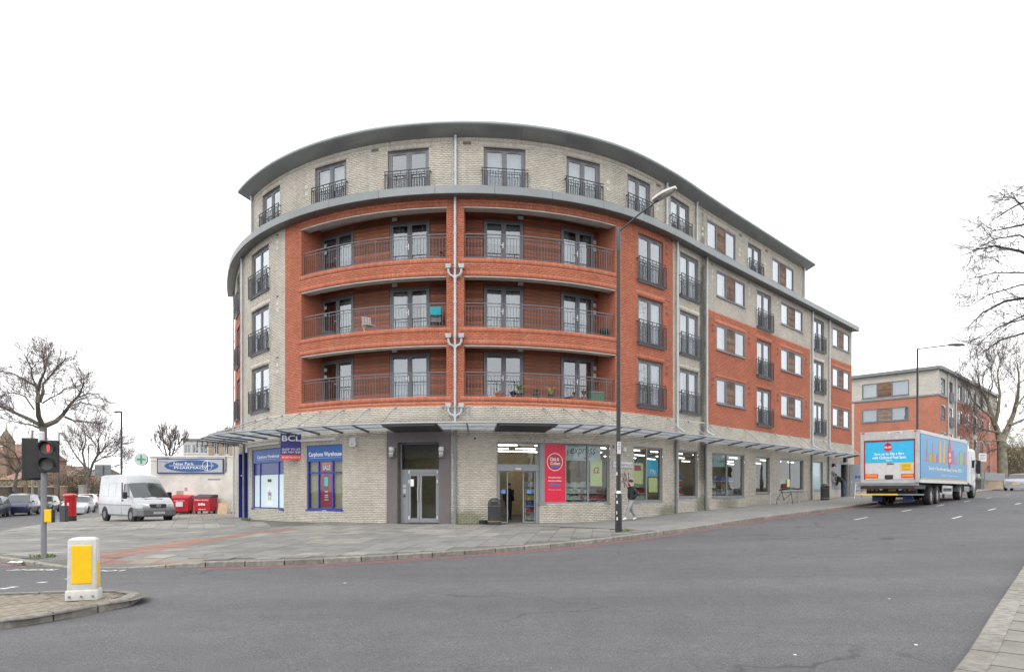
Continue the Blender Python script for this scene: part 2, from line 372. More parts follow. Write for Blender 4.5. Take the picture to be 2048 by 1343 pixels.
def pavemat(name,c0,c1,rand=.16,moss=0):
    m,t=newmat(name); t.b.inputs['Roughness'].default_value=.86; p=t.pos()
    c=t.ramp(t.noise(p,3.2,5,.6),(.3,c0),(.7,c1)); c=t.mix(1,c,t.ramp(t.noise(p,75,2),(.3,(.82,)*3),(.7,(1.14,)*3)),'MULTIPLY')
    f=t.math('FRACT',t.math('ADD',t.new('NewGeometry').outputs['Random Per Island'],t.new('ObjectInfo').outputs['Random']))
    c=t.mix(1,c,t.ramp(f,(0,(1-rand,)*3),(1,(1+rand,)*3)),'MULTIPLY')
    c=t.mix(1,c,t.ramp(t.noise(p,.5,5,.65),(.32,(.74,)*3),(.62,(1.06,)*3)),'MULTIPLY')
    if moss: c=t.mix(t.ramp(t.noise(p,1.1,5,.7),(.5,(0,0,0)),(.72,(moss,)*3)),c,(.085,.095,.03))
    vo=t.new('TexVoronoi',Scale=2.6); t.l.new(p,vo.inputs['Vector']); c=t.mix(t.ramp(vo.outputs['Distance'],(.045,(.5,)*3),(.075,(0,0,0))),c,(.09,.088,.082))
    t.col(c); t.bump(t.noise(p,60,4),.35,.006); return m
M['pv_base']=pavemat('paving_joint',(.10,.095,.085),(.15,.145,.13),0,.3)
M['pv_dark']=pavemat('paving_grey',(.155,.150,.140),(.20,.195,.182),.11)
M['pv_light']=pavemat('paving_pale',(.205,.195,.172),(.255,.242,.216),.12)
M['pv_red']=pavemat('paving_red',(.205,.115,.088),(.255,.148,.115),.13)
M['pv_brown']=pavemat('paving_brown',(.195,.168,.13),(.24,.208,.162),.13,.25)
M['pv_tar']=pavemat('pavement_tar',(.17,.167,.16),(.215,.21,.202),0,.1)
poly=list(map(tuple,KP))+[uv2xy(170,45),(-20,150),(-68,140)]
def pv_h(x,y): return PAV(x,y)-.014
pavement=sheet('pavement',poly,M['pv_base'],pv_h,2.0,-66,120,15,140)
def inpoly(x,y,P):
    P=np.asarray(P); x1,y1=P[:,0],P[:,1]; x2,y2=np.roll(x1,-1),np.roll(y1,-1)
    c=((y1>y)!=(y2>y))&(x<(x2-x1)*(y-y1)/np.where(y2==y1,1e-9,y2-y1)+x1); return bool(c.sum()&1)
# the tarred footway along the right-hand front
k0=[i for i,q in enumerate(KP) if (q[0]+q[1])*Q2>19.6 and (q[0]+q[1])*Q2<120]
tar=[(q[0]-.17*.7,q[1]+.17*.7) for q in KP[k0]]+[uv2xy(118,22),uv2xy(60,22),uv2xy(25,23.5),uv2xy(19.7,25)]
tar=[(a,b) for a,b in tar]
sheet('footway',tar,M['pv_tar'],lambda x,y:PAV(x,y)-.002,2.0,-5,80,15,90)
# paving slabs
cube=MB(); cube.box(-.5,.5,-.5,.5,-1,0)
slab_me={k:cube.mesh('paving_slab',M[k]) for k in ('pv_dark','pv_light','pv_red','pv_brown')}
pfoot=None
STEM=[(196,1104),(500,1063),(575,1058),(575,1062),(500,1069),(215,1118)]
TACT=[(60,1133),(120,1117),(160,1110),(205,1106),(215,1120),(372,1124),(300,1137),(180,1139)]
RED2=[(395,1112),(470,1098),(475,1101),(400,1116)]
LINE1=[(655,1067),(745,1047),(752,1049),(672,1069)]; LINE2=[(745,1047),(1040,1070),(1036,1073),(748,1050)]
BROWN=[(60,1122),(470,1120),(800,1108),(1000,1096),(1250,1068),(1250,1077),(1000,1105),(800,1118),(600,1131),(300,1137),(300,1124)]
cells=[]
def grid(dirx,wid,length,region,shift=.5,o=(0,0)):
    a=Vector((dirx[0],dirx[1])).normalized(); b=Vector((a.y,-a.x))
    for i in range(-70,70):
        for j in range(-70,90):
            c=Vector(o)+b*(i*wid)+a*(j*length+(length*shift if i%2 else 0))
            if not(-27<c.x<14 and 14.5<c.y<46): continue
            if not region(c.x,c.y): continue
            cor=[c+b*(wid*sx)+a*(length*sy) for sx,sy in ((-.5,-.5),(.5,-.5),(.5,.5),(-.5,.5))]
            if not all(inpoly(q.x,q.y,POLYI) for q in cor): continue
            cells.append((c,a,b,wid-.013,length-.013))
_kin=[]                                                               # kerb path moved inwards by the kerb's width
for i,q in enumerate(KP):
    d=KP[min(i+1,len(KP)-1)]-KP[max(i-1,0)]; d/=np.hypot(*d); _kin.append((q[0]-d[1]*.17,q[1]+d[0]*.17))
POLYI=_kin+poly[len(KP):]
def leftreg(x,y): return y>27.5 and x<-8.5 and (x+22.9+.436*(y-30.6))>.3 and not(x>-13.6 and y>32.7+(-x-12.5)*1.9) 
def frontreg(x,y):
    if y<=27.5 or x>=-8.5: pass
    else: return False
    return (x+y)*Q2<19.8 and y<31 and not(y>27.9 and x>-5)
grid((-.42,.907),.62,.93,leftreg)
grid((.13,.99),.62,.62,frontreg,.5)
info=[]
for c,a,b,w,l in cells:
    z=float(PAV(c.x,c.y)); q=proj(c.x,c.y,z)
    if not(-60<q[0]<1400): continue
    nz=Vector((-(float(PAV(c.x+.3,c.y))-float(PAV(c.x-.3,c.y)))/.6,-(float(PAV(c.x,c.y+.3))-float(PAV(c.x,c.y-.3)))/.6,1)).normalized()
    A=Vector((a.x,a.y,0)); A=(A-nz*A.dot(nz)).normalized(); Bv=A.cross(nz)
    if Bv.dot(Vector((b.x,b.y,0)))<0: Bv=-Bv
    n1=math.sin(c.x*1.3+c.y*.7)+math.sin(c.x*.45-c.y*1.1+2)+math.sin(c.y*1.9-c.x*.8+1); h=random.random()
    k='pv_dark'
    if leftreg(c.x,c.y): k='pv_light' if n1>-.9 or h>.6 else 'pv_dark'
    elif n1>1.7 or h>.95: k='pv_light'
    if -9<c.x<-1 and c.y>23.2: k='pv_light' if h>.25 else 'pv_dark'
    if inpoly(*q,BROWN) and h>.35: k='pv_brown'
    if any(inpoly(*q,P_) for P_ in (STEM,TACT)): k='pv_red'
    hz=random.uniform(-.003,.003)
    Mx=Matrix(((Bv.x*w,A.x*l,nz.x*.03,c.x),(Bv.y*w,A.y*l,nz.y*.03,c.y),(Bv.z*w,A.z*l,nz.z*.03,z+hz),(0,0,0,1)))
    size=(F/c.y)**2*w*l*(EYE-z)/c.y*(1 if -20<q[0]<2068 else 0)
    info.append((size,k,Mx))
info.sort(key=lambda e:-e[0])
for size,k,Mx in info[:296]: link_mesh('paving_slab',slab_me[k],pavement,Mx)
for k in slab_me:
    b=MB()
    for size,kk,Mx in info[296:]:
        if kk==k:
            b.M=Mx; b.box(-.5,.5,-.5,.5,-1,0)
    b.M=None
    if b.v: b.build('paving_slabs_beyond',M[k],pavement,kind='stuff')
# kerbs
def kerb_run(root,path,w,h,side,lo=0,hi=None,droph=False,gap=.012):
    hi=len(path)-1 if hi is None else hi
    for i in range(lo,hi):
        p0,p1=np.array(path[i]),np.array(path[i+1]); d=(p1-p0); L=np.hypot(*d); d/=L; n=np.array((-d[1],d[0]))*side
        def nn(j):
            e=path[min(j+1,len(path)-1)]-path[max(j-1,0)]; e=e/np.hypot(*e); return np.array((-e[1],e[0]))*side
        m0,m1=nn(i),nn(i+1)
        a,b_=p0+d*gap,p1-d*gap; jit=random.uniform(-.004,.004)
        def H(q): 
            hh=h
            if droph: hh=h-.105*max(0,min(1,1-(float(seg_d(q[0],q[1],*DROP))-.05)/.7))
            return T(*q)+max(hh,.018)+jit
        ch=.02
        b=MB(); q=[a,b_,b_+m1*w,a+m0*w]; f1=[a+m0*ch,b_+m1*ch]
        zt=[H(a),H(b_),H(b_),H(a)]
        b.add([(q[0][0],q[0][1],T(*q[0])-.06),(q[1][0],q[1][1],T(*q[1])-.06),(q[2][0],q[2][1],T(*q[2])-.06),(q[3][0],q[3][1],T(*q[3])-.06),
               (q[0][0],q[0][1],zt[0]-ch),(q[1][0],q[1][1],zt[1]-ch),(f1[1][0],f1[1][1],zt[1]),(f1[0][0],f1[0][1],zt[0]),(q[2][0],q[2][1],zt[2]),(q[3][0],q[3][1],zt[3])],
              [(0,1,5,4),(4,5,6,7),(7,6,8,9),(1,2,8,6,5),(2,3,9,8),(3,0,4,7,9)])
        b.build('kerb_stone',M['kerb'],root)
kerb=tag(empty('kerb',(KP[0][0],KP[0][1],0)),kind='structure'); kerb['ws']=1
vis=[i for i,q in enumerate(KP) if 12<q[1]<70]
kerb_run(kerb,KP,.16,.127,1,max(0,vis[0]-3),min(len(KP)-1,vis[-1]),droph=True)
# the opposite pavement, bottom right
K2=np.array([uv2xy(-25,1.2),uv2xy(-6,1.3),gp(1915,1362),gp(1985,1238),gp(2048,1139.6)]); _d=K2[4]-K2[2]; _d/=np.hypot(*_d)
K2=list(map(tuple,K2))+[tuple(np.array(K2[4])+_d*k) for k in (8,20,50,110)]
K2=smooth(resample(K2,.92),2)
far=[(a+14,b-10) for a,b in K2[::-1]]
near_pav=sheet('near_pavement',list(map(tuple,K2))+far,M['pv_base'],lambda x,y:Tn(x,y)+.095,2.0,-30,110,-30,110)
kerb2=tag(empty('near_kerb',(K2[0][0],K2[0][1],0)),kind='structure'); kerb2['ws']=1
v2=[i for i,q in enumerate(K2) if 2<q[1]<26]
kerb_run(kerb2,K2,.24,.118,-1,v2[0],v2[-1])
M['pv_moss']=pavemat('paving_mossy',(.18,.172,.15),(.25,.24,.21),.1,.45)
ms=cube.mesh('paving_slab',M['pv_moss'])
_a=Vector((_d[0],_d[1])); _b=Vector((_a.y,-_a.x))
for i in range(5):
    for j in range(-3,16):
        c=Vector(K2[v2[0]+4])+_b*(.24+.33+i*.63)+_a*(j*.63+(.3 if i%2 else 0)); z=T(c.x,c.y)+.113
        if c.y<2.5: continue
        link_mesh('paving_slab',ms,near_pav,Matrix(((_b.x*.615,_a.x*.615,0,c.x),(_b.y*.615,_a.y*.615,0,c.y),(0,.012,.03,z),(0,0,0,1))))
# road markings
M['mark']=pm('road_paint',(.55,.55,.535),.7,var=.15,scale=14,dirt=.5)
M['markr']=pm('red_line_paint',(.27,.095,.09),.75,var=.25,scale=8,dirt=.6)
def decal(name,pts,mat,dz=.005,parent=None):
    b=MB(); b.quad(*[(x,y,T(x,y)+dz) for x,y in pts]); return b.build(name,mat,parent,kind='structure' if parent is None else None)
def strip(path,w,off,side,mat,name,lo,hi,parent):
    b=MB(); vs=[]
    for i in range(lo,hi):
        d=path[min(i+1,len(path)-1)]-path[max(i-1,0)]; d=d/np.hypot(*d); n=np.array((-d[1],d[0]))*side
        for o_ in (off,off+w): q=path[i]-n*o_; vs.append((q[0],q[1],T(*q)+.005))
    b.add(vs,[(2*k,2*k+1,2*k+3,2*k+2) for k in range(hi-lo-1)]); o=b.build(name,mat,None); o['kind']='structure'; return o
i_drop=[i for i,q in enumerate(KP) if seg_d(q[0],q[1],*DROP)<.6]
strip(KP,.10,.16,1,M['markr'],'red_route_line',i_drop[-1]+1,vis[-1],None)
strip(KP,.10,.36,1,M['markr'],'red_route_line',i_drop[-1]+1,vis[-1],None)
strip(KP,.12,.12,1,M['markr'],'red_route_line',vis[0]+14,i_drop[0]+1,None)
ksh=[i for i,q in enumerate(KP) if 24<q[1]<70 and q[0]<-18]
strip(KP,.09,.05,1,M['mark'],'kerb_white_line',ksh[0],ksh[-1],None)
for q in ((1709.6,1038,1734,1034.5),(1805,1022,1822,1019),(1873,1011.4,1888,1008.8),(1929,1002.6,1940,1000.7),(1972,995.6,1982,994),(2010,989.2,2019,987.9),
          (1903.5,1036,1924,1032),(1976,1019.6,1992,1016.4),(2030,1008,2042,1005.6)):
    A,B_=np.array(gp(q[0],q[1])),np.array(gp(q[2],q[3])); mid=(A+B_)/2
    dd=np.array((Q2,Q2)); L=.72; n=np.array((-dd[1],dd[0]))*.048
    decal('lane_dash',[tuple(mid+dd*L+(-n)),tuple(mid+dd*L+n),tuple(mid-dd*L+n),tuple(mid-dd*L-n)][::-1],M['mark'])
for q in ((20,1174,28,1173),(79,1165,88,1163),(132,1157.4,144,1156.3),(5,1177,10,1176)):
    c=np.array(gp((q[0]+q[2])/2,(q[1]+q[3])/2)); decal('crossing_stud',[(c[0]-.085,c[1]-.06),(c[0]+.07,c[1]-.06),(c[0]+.095,c[1]+.07),(c[0]-.06,c[1]+.07)],M['mark'])
def ground_text(body,px,py,w,h,ang):
    c=gp(px,py); me=text_mesh(body,w,h,bold=.03).copy(); me.materials.clear(); me.materials.append(M['mark'])
    sx=(T(c[0]+.3,c[1])-T(c[0]-.3,c[1]))/.6
    Mx=Matrix.Translation((c[0],c[1],T(*c)+.008))@Matrix.Rotation(-math.atan(sx),4,'Y')@Matrix.Rotation(ang,4,'Z')@Matrix.Rotation(R(-90),4,'X')
    o=link_mesh('road_lettering',me,None,Mx); o['kind']='structure'
ground_text('RIGHT',65,1139,1.05,.28,R(180))
ground_text('LOOK',205,1141,.95,.28,R(180))
# traffic island with block paving
IS=[gp(*q) for q in ((0,1258),(60,1250.5),(140,1236),(220,1220),(270,1211),(294,1204))]+[gp(299,1197.5),gp(284,1192.5),gp(245,1191)]+[gp(*q) for q in ((160,1193),(80,1196),(0,1198.5))]
ISL=[(IS[0][0]-4,IS[0][1]-1.6)]+IS+[(IS[-1][0]-5,IS[-1][1]-.3)]
isl=sheet('traffic_island',ISL,M['pv_base'],lambda x,y:Tn(x,y)+.098,.7,-14,-3,6,14)
ik=smooth(resample(IS,.62),1)
kerb_run(isl,np.array(ik),.17,.125,1)
bc=cube.mesh('paving_block',M['pv_brown'])
ii=[]
for i,q in enumerate(ik):
    d=ik[min(i+1,len(ik)-1)]-ik[max(i-1,0)]; d/=np.hypot(*d); ii.append((q[0]-d[1]*.18,q[1]+d[0]*.18))
ii=[(ISL[0][0],ISL[0][1]+.2)]+ii+[ISL[-1]]
for i in range(-4,40):
    for j in range(-10,22):
        x=-9.2+i*.112; y=9.2+j*.212+(.106 if i%2 else 0)
        if x>-5.9 or not all(inpoly(x+a_,y+b_,ii) for a_,b_ in ((-.05,-.1),(.05,-.1),(.05,.1),(-.05,.1))): continue
        link_mesh('paving_block',bc,isl,Matrix(((.1,0,0,x),(0,.2,0,y),(0,0,.03,T(x,y)+.108+random.uniform(-.003,.003)),(0,0,0,1))))
# weeds
def weeds(px,py,n,r,h,name,label,dz=.12):
    c=gp(px,py,dz); b=MB()
    for k in range(n):
        a=random.uniform(0,6.28); d=r*math.sqrt(random.random()); x,y=c[0]+d*math.cos(a)*1.6,c[1]+d*math.sin(a); z=T(x,y)+dz-.02
        hh=h*random.uniform(.4,1); dx,dy=random.uniform(-.6,.6)*hh,random.uniform(-.6,.6)*hh; w=random.uniform(.006,.014)
        b.add([(x-w,y,z),(x+w,y,z),(x+dx*.5+w*.8,y+dy*.5,z+hh*.7),(x+dx,y+dy,z+hh),(x+dx*.5-w*.8,y+dy*.5,z+hh*.7)],[(0,1,2,3,4)])
    return tag(b.build(name,M['grass']),label,'weeds',kind='stuff')
weeds(86,1113,90,.2,.13,'weeds','tuft of green weeds at the foot of the traffic signal pole')
weeds(1247,1062,45,.14,.15,'weeds','green weeds growing against the tall lamp post')
weeds(492,1040,70,.15,.2,'weeds','weeds at the foot of the downpipe by the blue shop')
weeds(205,1197,80,.3,.05,'weeds','low moss and weeds on the traffic island by the bollard',.1)
# ------------------------------------------------------------------ the curved apartment building
class Facade:
    def __init__(s, S, C, base=0.0):
        s.S=S; s.C=C; th=np.arctan2(np.gradient(C[:,1],S),np.gradient(C[:,0],S)); s.N=np.c_[np.sin(th),-np.cos(th)]; s.base=base
    def pn(s, q, off=0.0):
        q=np.asarray(q,float); o=np.asarray(off)+s.base
        nx=np.interp(q,s.S,s.N[:,0]); nyy=np.interp(q,s.S,s.N[:,1])
        return np.interp(q,s.S,s.C[:,0])+nx*o, np.interp(q,s.S,s.C[:,1])+nyy*o
    def p(s, q, z, off=0.0):
        x,y=s.pn(q,off); return Vector((float(x),float(y),z))
    def n(s,q): return Vector((float(np.interp(q,s.S,s.N[:,0])),float(np.interp(q,s.S,s.N[:,1])),0))
    def s_at(s, px, off=0.0, lo=-18.0, hi=60):
        q=s.S[(s.S>=lo)&(s.S<=hi)]; x,y=s.pn(q,off); return float(np.interp(px, CX+F*x/y, q))
    def z_at(s, py, q, off=0.0): return EYE+(HY-py)*float(s.pn(q,off)[1])/F
    def frame(s, s0, s1, z0, off):
        a,b=s.p(s0,z0,off),s.p(s1,z0,off); ex=(b-a); w=ex.length; ex/=w; ez=Vector((0,0,1)); ey=ez.cross(ex)
        return Matrix(((ex.x,ey.x,0,a.x),(ex.y,ey.y,0,a.y),(0,0,1,z0),(0,0,0,1))), w
    def at(s, q, z, off=0.0):
        n=s.n(q); ey=-n; ex=ey.cross(Vector((0,0,1))); pz=s.p(q,z,off)
        return Matrix(((ex.x,ey.x,0,pz.x),(ex.y,ey.y,0,pz.y),(0,0,1,z),(0,0,0,1)))
    def ribbon(s, mb, s0, s1, prof, step=.35, caps=True):
        """sweep a closed (off,z) profile along the front"""
        k=max(1,int(math.ceil((s1-s0)/step))); qs=np.linspace(s0,s1,k+1); m=len(prof); vs=[]
        for q in qs:
            for o,z in prof: vs.append(tuple(s.p(q,z,o)))
        fs=[(i*m+j,i*m+(j+1)%m,(i+1)*m+(j+1)%m,(i+1)*m+j) for i in range(k) for j in range(m)]
        if caps: fs+= [tuple(range(m)),tuple(range(k*m,k*m+m))[::-1]]
        mb.add(vs,fs)
    def fill(s, mb, zones, holes, off, step=.45):
        se=sorted({round(a,4) for z in zones for a in z[:2]}|{round(a,4) for h in holes for a in h[:2]})
        ss=[]
        for a,b in zip(se[:-1],se[1:]):
            k=max(1,int(math.ceil((b-a)/step))); ss+=list(np.linspace(a,b,k+1)[:-1])
        ss.append(se[-1]); ze=sorted({round(a,4) for z in zones for a in z[2:4]}|{round(a,4) for h in holes for a in h[2:4]})
        xs,ys=s.pn(np.array(ss),off)
        for i in range(len(ss)-1):
            cs=(ss[i]+ss[i+1])/2
            hz=[h for h in holes if h[0]<cs<h[1]]; zz=[z for z in zones if z[0]<cs<z[1]]
            run=None
            for j in range(len(ze)-1):
                cz=(ze[j]+ze[j+1])/2; ok=any(z[2]<cz<z[3] for z in zz) and not any(h[2]<cz<h[3] for h in hz)
                if ok and run is None: run=ze[j]
                if run is not None and (not ok or j==len(ze)-2):
                    top=ze[j+1] if ok else ze[j]
                    mb.add([(xs[i],ys[i],run),(xs[i+1],ys[i+1],run),(xs[i+1],ys[i+1],top),(xs[i],ys[i],top)],[(0,1,2,3)]); run=None
def sub(iv, cuts):
    out=[iv]
    for a,b in cuts:
        nw=[]
        for x,y in out:
            if b<=x or a>=y: nw.append((x,y))
            else:
                if a>x: nw.append((x,a))
                if b<y: nw.append((b,y))
        out=nw
    return out
def lay(fc, zones, holes, soldiers, floor=None):
    """bricks of a front as rows of (s0,s1,z0,z1); soldiers: upright courses"""
    out=[]; L,H,J=.2275,.0752,.011
    for s0,s1,z0,z1 in zones:
        k=int(math.ceil(z0/H-1e-6))
        while (k+1)*H<=z1+.03:
            za,zb=k*H+J/2,min((k+1)*H-J/2,z1); zc=(za+zb)/2
            cuts=[(h[0],h[1]) for h in holes+soldiers if h[2]-.02<zc<h[3]+.02]
            for a,b in sub((s0,s1),cuts):
                n0=math.floor(a/L)-1; o=(k%2)*L/2
                q=n0*L+o
                while q<b:
                    x0,x1=max(a,q)+J/2,min(b,q+L)-J/2
                    if x1-x0>.03 and (floor is None or zb>floor((x0+x1)/2)-.08): out.append((x0,x1,za,zb))
                    q+=L
            k+=1
    for s0,s1,z0,z1 in soldiers:
        cuts=[(h[0],h[1]) for h in holes if h[2]<(z0+z1)/2<h[3]]
        for a,b in sub((s0,s1),cuts):
            n=max(1,int(round((b-a)/.0752))); w=(b-a)/n
            out+= [(a+i*w+J/2,a+(i+1)*w-J/2,z0+J/2,z1-J/2) for i in range(n)]
    return np.array(out)
def brick_mesh(fc, br, name, mat, parent, depth=.008):
    n=len(br); j=rng.uniform(-.0012,.0012,n)
    V=np.empty((n,8,3))
    for k,(a,z,o) in enumerate(((0,2,0),(1,2,0),(1,3,0),(0,3,0),(0,2,1),(1,2,1),(1,3,1),(0,3,1))):
        x,y=fc.pn(br[:,a], j if o==0 else j-depth); V[:,k,0]=x; V[:,k,1]=y; V[:,k,2]=br[:,z]
    Fq=np.array([(0,1,2,3),(4,5,1,0),(1,5,6,2),(3,2,6,7),(4,0,3,7)])
    faces=(np.arange(n)[:,None,None]*8+Fq[None]).reshape(-1,4)
    me=bpy.data.meshes.new(name); me.vertices.add(n*8); me.vertices.foreach_set('co',V.ravel()); nf=len(faces)
    me.loops.add(nf*4); me.loops.foreach_set('vertex_index',faces.ravel().astype(np.int32)); me.polygons.add(nf)
    me.polygons.foreach_set('loop_start',np.arange(0,nf*4,4,dtype=np.int32)); me.polygons.foreach_set('loop_total',np.full(nf,4,np.int32)); me.update(calc_edges=True)
    me.materials.append(mat); o=bpy.data.objects.new(name,me); COL.objects.link(o); pinv(o,parent); o['kind']='stuff'; return o
# plan of the front: direction of travel along it, measured at the grey band
_S=np.linspace(-23.2,40.5,1360)
_th=np.radians(np.interp(_S,[-30,-22,-17,-13,-9,-5,0,5,9,13,17,22,60],[-68.7,-68.7,-63.5,-52.4,-39.3,-23.45,-1.36,21.55,40.6,47.8,46.09,46.09,46.09]))
_ds=_S[1]-_S[0]; _C=np.c_[np.cumsum(np.cos(_th))*_ds,np.cumsum(np.sin(_th))*_ds]; _i=np.argmin(abs(_S)); _C+=np.array((-2.29,27.97))-_C[_i]
FC=Facade(_S,_C,-.45)
A=FC.s_at
SL,SR=-22.7,38.25
BL=thing('apartment_building','five storey curved apartment block of red and buff brick over corner shops','building',(-2.2,28.4,.4)); BL['ws']=1
FL=[(5.76,7.90),(8.64,10.78),(11.52,13.66)]
zR,zM,zW,zF0,zF1=5.34,11.40,14.02,14.0,14.36
s485,s571,s1346,s1413,s1620,s1660=[A(v) for v in (485,570,1346,1413,1620,1659)]
s505,s1608=A(505),A(1608)
gflo=lambda q:T(*[float(v) for v in FC.pn(q)])+.12
jul=[(503,537.5),(1276,1326.5),(1360,1397),(1514,1542.5),(1627.5,1648)]
pairw=[(1433,1490),(1562,1605),(1665.5,1699)]
leftw=(-17.9,-16.2)                                                     # the door on the far left face
up=[]                                                                     # (s0,s1,z0,z1,kind,floor)
for f,(z0,z1) in enumerate(FL):
    for a,b in jul: up.append((A(a),A(b),z0,z1,'door',f))
    up.append((*leftw,z0,z1,'door',f))
    for a,b in pairw: up.append((A(a),A(b),z1-1.38,z1,'pair',f))
for a,b in ((525,560),(630,692.5),(775.5,857.5),(967.5,1051),(1133,1200),(1255,1300.5),(1341,1378.5),(1496,1522.5)): up.append((A(a),A(b),14.1,16.14,'door',3))
for a,b in ((1413.7,1471),(1544.5,1587)): up.append((A(a),A(b),14.65,16.10,'pair',3))
bays=[(A(602.5),A(893)),(A(928),A(1231.5))]
bay_h=[(a,b,z0,z1-.02) for a,b in bays for z0,z1 in FL]
gs=[]                                                                     # ground floor openings
def G(a,b,z0,z1,kind): gs.append((A(a),A(b),z0,z1,kind))
G(504,567,.97,3.86,'blueA'); G(613.4,684.7,1.0,3.86,'blueB')
G(795.5,878,.2,3.85,'entrance'); G(993.5,1079,.2,3.86,'shopdoor'); G(1079,1219.5,1.29,3.86,'shopwin')
for a,b,yb in ((1268,1325,1002),(1358,1395.6,993.5),(1424.6,1488.7,992.7),(1512,1539.6,985),(1561,1607,981),(1625,1646,979)):
    s0=A((a+b)/2); G(a,b,FC.z_at(yb,s0),3.86,'gwin' if a!=1625 else 'paleblue')
G(1663,1696,.9,FC.z_at(925,A(1675)),'atm')
gs.append((-16.6,-13.9,.3,3.9,'bluedoor'))
holes=[h[:4] for h in up+gs]+bay_h
# soldier courses
sol_r=[];sol_b=[]
for s0,s1,z0,z1,k,f in up:
    red=(s571<s0<s1346) if f<3 else False
    if f<3 and f<2 and (s0<s485 or s1413<s0<s1620 or s0>s1660): red=True
    (sol_r if red else sol_b).append((s0-.12,s1+.12,z1,z1+.226))
for a,b in bays:
    for z0,z1 in FL:
        sol_r.append((a-.18,b+.02 if b<0 else b+.18,z1-.02,z1+.206)); sol_r.append((a-.18,b+.18,z0-.226,z0))
sol_b.append((s505,s1608,16.36,16.56))
zr=[(SL,s485,zR,zM),(s571,s1346,zR,zW),(s1413,s1620,zR-.05,zM),(s1660,SR,zR-.05,zM)]
zb=[(SL,SR,-.1,zR),(SL,s485,zM,zW),(s485,s571,zR,zW),(s1346,s1413,zR,zW),(s1413,s1620,zM,zW),(s1620,s1660,zR,zW),(s1660,SR,zM,zW),(s505,s1608,zW,16.56)]
surround=(A(774),A(901.5),.1,4.36)
def spot(px,z,rx,rz,k,sc=(.035,.04,.02)):
    q=FC.p(A(px),z); return (q.x,q.y,z,rx,rz,k,sc)
M['buff']=brickmat('buff_brick_weathered',[(.465,.425,.36),(.49,.45,.386),(.51,.47,.405),(.53,.492,.428),(.565,.53,.468)],.16,
    spots=[spot(1405,9.5,.42,7.5,.9,(.028,.03,.022)),spot(1404,3.4,.55,2.0,.8),spot(1404,1.0,.9,.7,.7,(.06,.085,.025)),spot(1335,.8,1.0,.4,.6,(.07,.085,.03)),spot(1455,1.1,1.4,.45,.5,(.07,.08,.03)),
           spot(935,.6,.9,.5,.65,(.09,.12,.03)),spot(1352,4.0,.4,.9,.5,(.08,.08,.06)),spot(820,4.45,4.5,.5,.5,(.12,.105,.085)),spot(1060,4.45,5.0,.5,.5,(.12,.105,.085)),spot(1300,4.4,4.0,.45,.4,(.13,.115,.09)),spot(1500,4.4,6.0,.4,.35,(.13,.115,.09))])
red_b=lay(FC,zr,holes,sol_r); buf_b=lay(FC,zb,holes+[surround],sol_b,gflo)
brick_mesh(FC,red_b,'red_brickwork',M['red'],BL); brick_mesh(FC,buf_b,'buff_brickwork',M['buff'],BL)
for zz_ in zr: w=MB(); FC.fill(w,[zz_],holes,-.0045); w.build('red_wall',M['mort_r'],BL)
w=MB(); FC.fill(w,zb,holes,-.0045); w.build('buff_wall',M['mort_b'],BL)
# reveals
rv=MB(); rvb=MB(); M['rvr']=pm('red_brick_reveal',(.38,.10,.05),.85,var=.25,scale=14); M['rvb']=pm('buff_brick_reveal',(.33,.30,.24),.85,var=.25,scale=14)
def reveal(mb,s0,s1,z0,z1,d):
    k=max(1,int((s1-s0)/.5)+1); qs=np.linspace(s0,s1,k+1)
    for a,b in zip(qs[:-1],qs[1:]):
        mb.quad(FC.p(a,z1,-.01),FC.p(b,z1,-.01),FC.p(b,z1,-d),FC.p(a,z1,-d)); mb.quad(FC.p(a,z0,-.01),FC.p(a,z0,-d),FC.p(b,z0,-d),FC.p(b,z0,-.01))
    mb.quad(FC.p(s0,z0,-.01),FC.p(s0,z1,-.01),FC.p(s0,z1,-d),FC.p(s0,z0,-d)); mb.quad(FC.p(s1,z0,-.01),FC.p(s1,z0,-d),FC.p(s1,z1,-d),FC.p(s1,z1,-.01))
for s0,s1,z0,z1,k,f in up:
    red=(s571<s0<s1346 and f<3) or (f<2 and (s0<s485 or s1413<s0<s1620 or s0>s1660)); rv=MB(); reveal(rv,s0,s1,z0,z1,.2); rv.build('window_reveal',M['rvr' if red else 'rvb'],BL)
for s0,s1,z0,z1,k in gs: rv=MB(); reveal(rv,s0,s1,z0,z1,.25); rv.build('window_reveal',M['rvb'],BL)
# shell behind: back, ends, floors, roofs
sh=MB(); D=10.5
FC.fill(sh,[(SL,SR,.0,zF1)],[],-D,1.0); FC.fill(sh,[(s505,s1608,zF1,16.6)],[],-D,1.0)
for q in (SL,SR): sh.quad(FC.p(q,0,-.01),FC.p(q,0,-D),FC.p(q,zF1-.2,-D),FC.p(q,zF1-.2,-.01))
for q in (s505,s1608): sh.quad(FC.p(q,zF1-.3,-.01),FC.p(q,zF1-.3,-D),FC.p(q,16.6,-D),FC.p(q,16.6,-.01))
sh.build('rear_wall',M['mort_b'],BL)
for z in (4.42,5.50,8.40,11.28,14.0): 
    fl=MB(); FC.ribbon(fl,SL+.05,SR-.05,[(-.26,z),(-.26,z+.12),(-D+.1,z+.12),(-D+.1,z)],1.0); fl.build('floor_slab',M['dark'],BL)
iw=MB(); FC.fill(iw,[(SL+.1,SR-.1,5.6,16.5)],[],-3.2,1.0); iw.build('interior_wall',M['room'],BL)
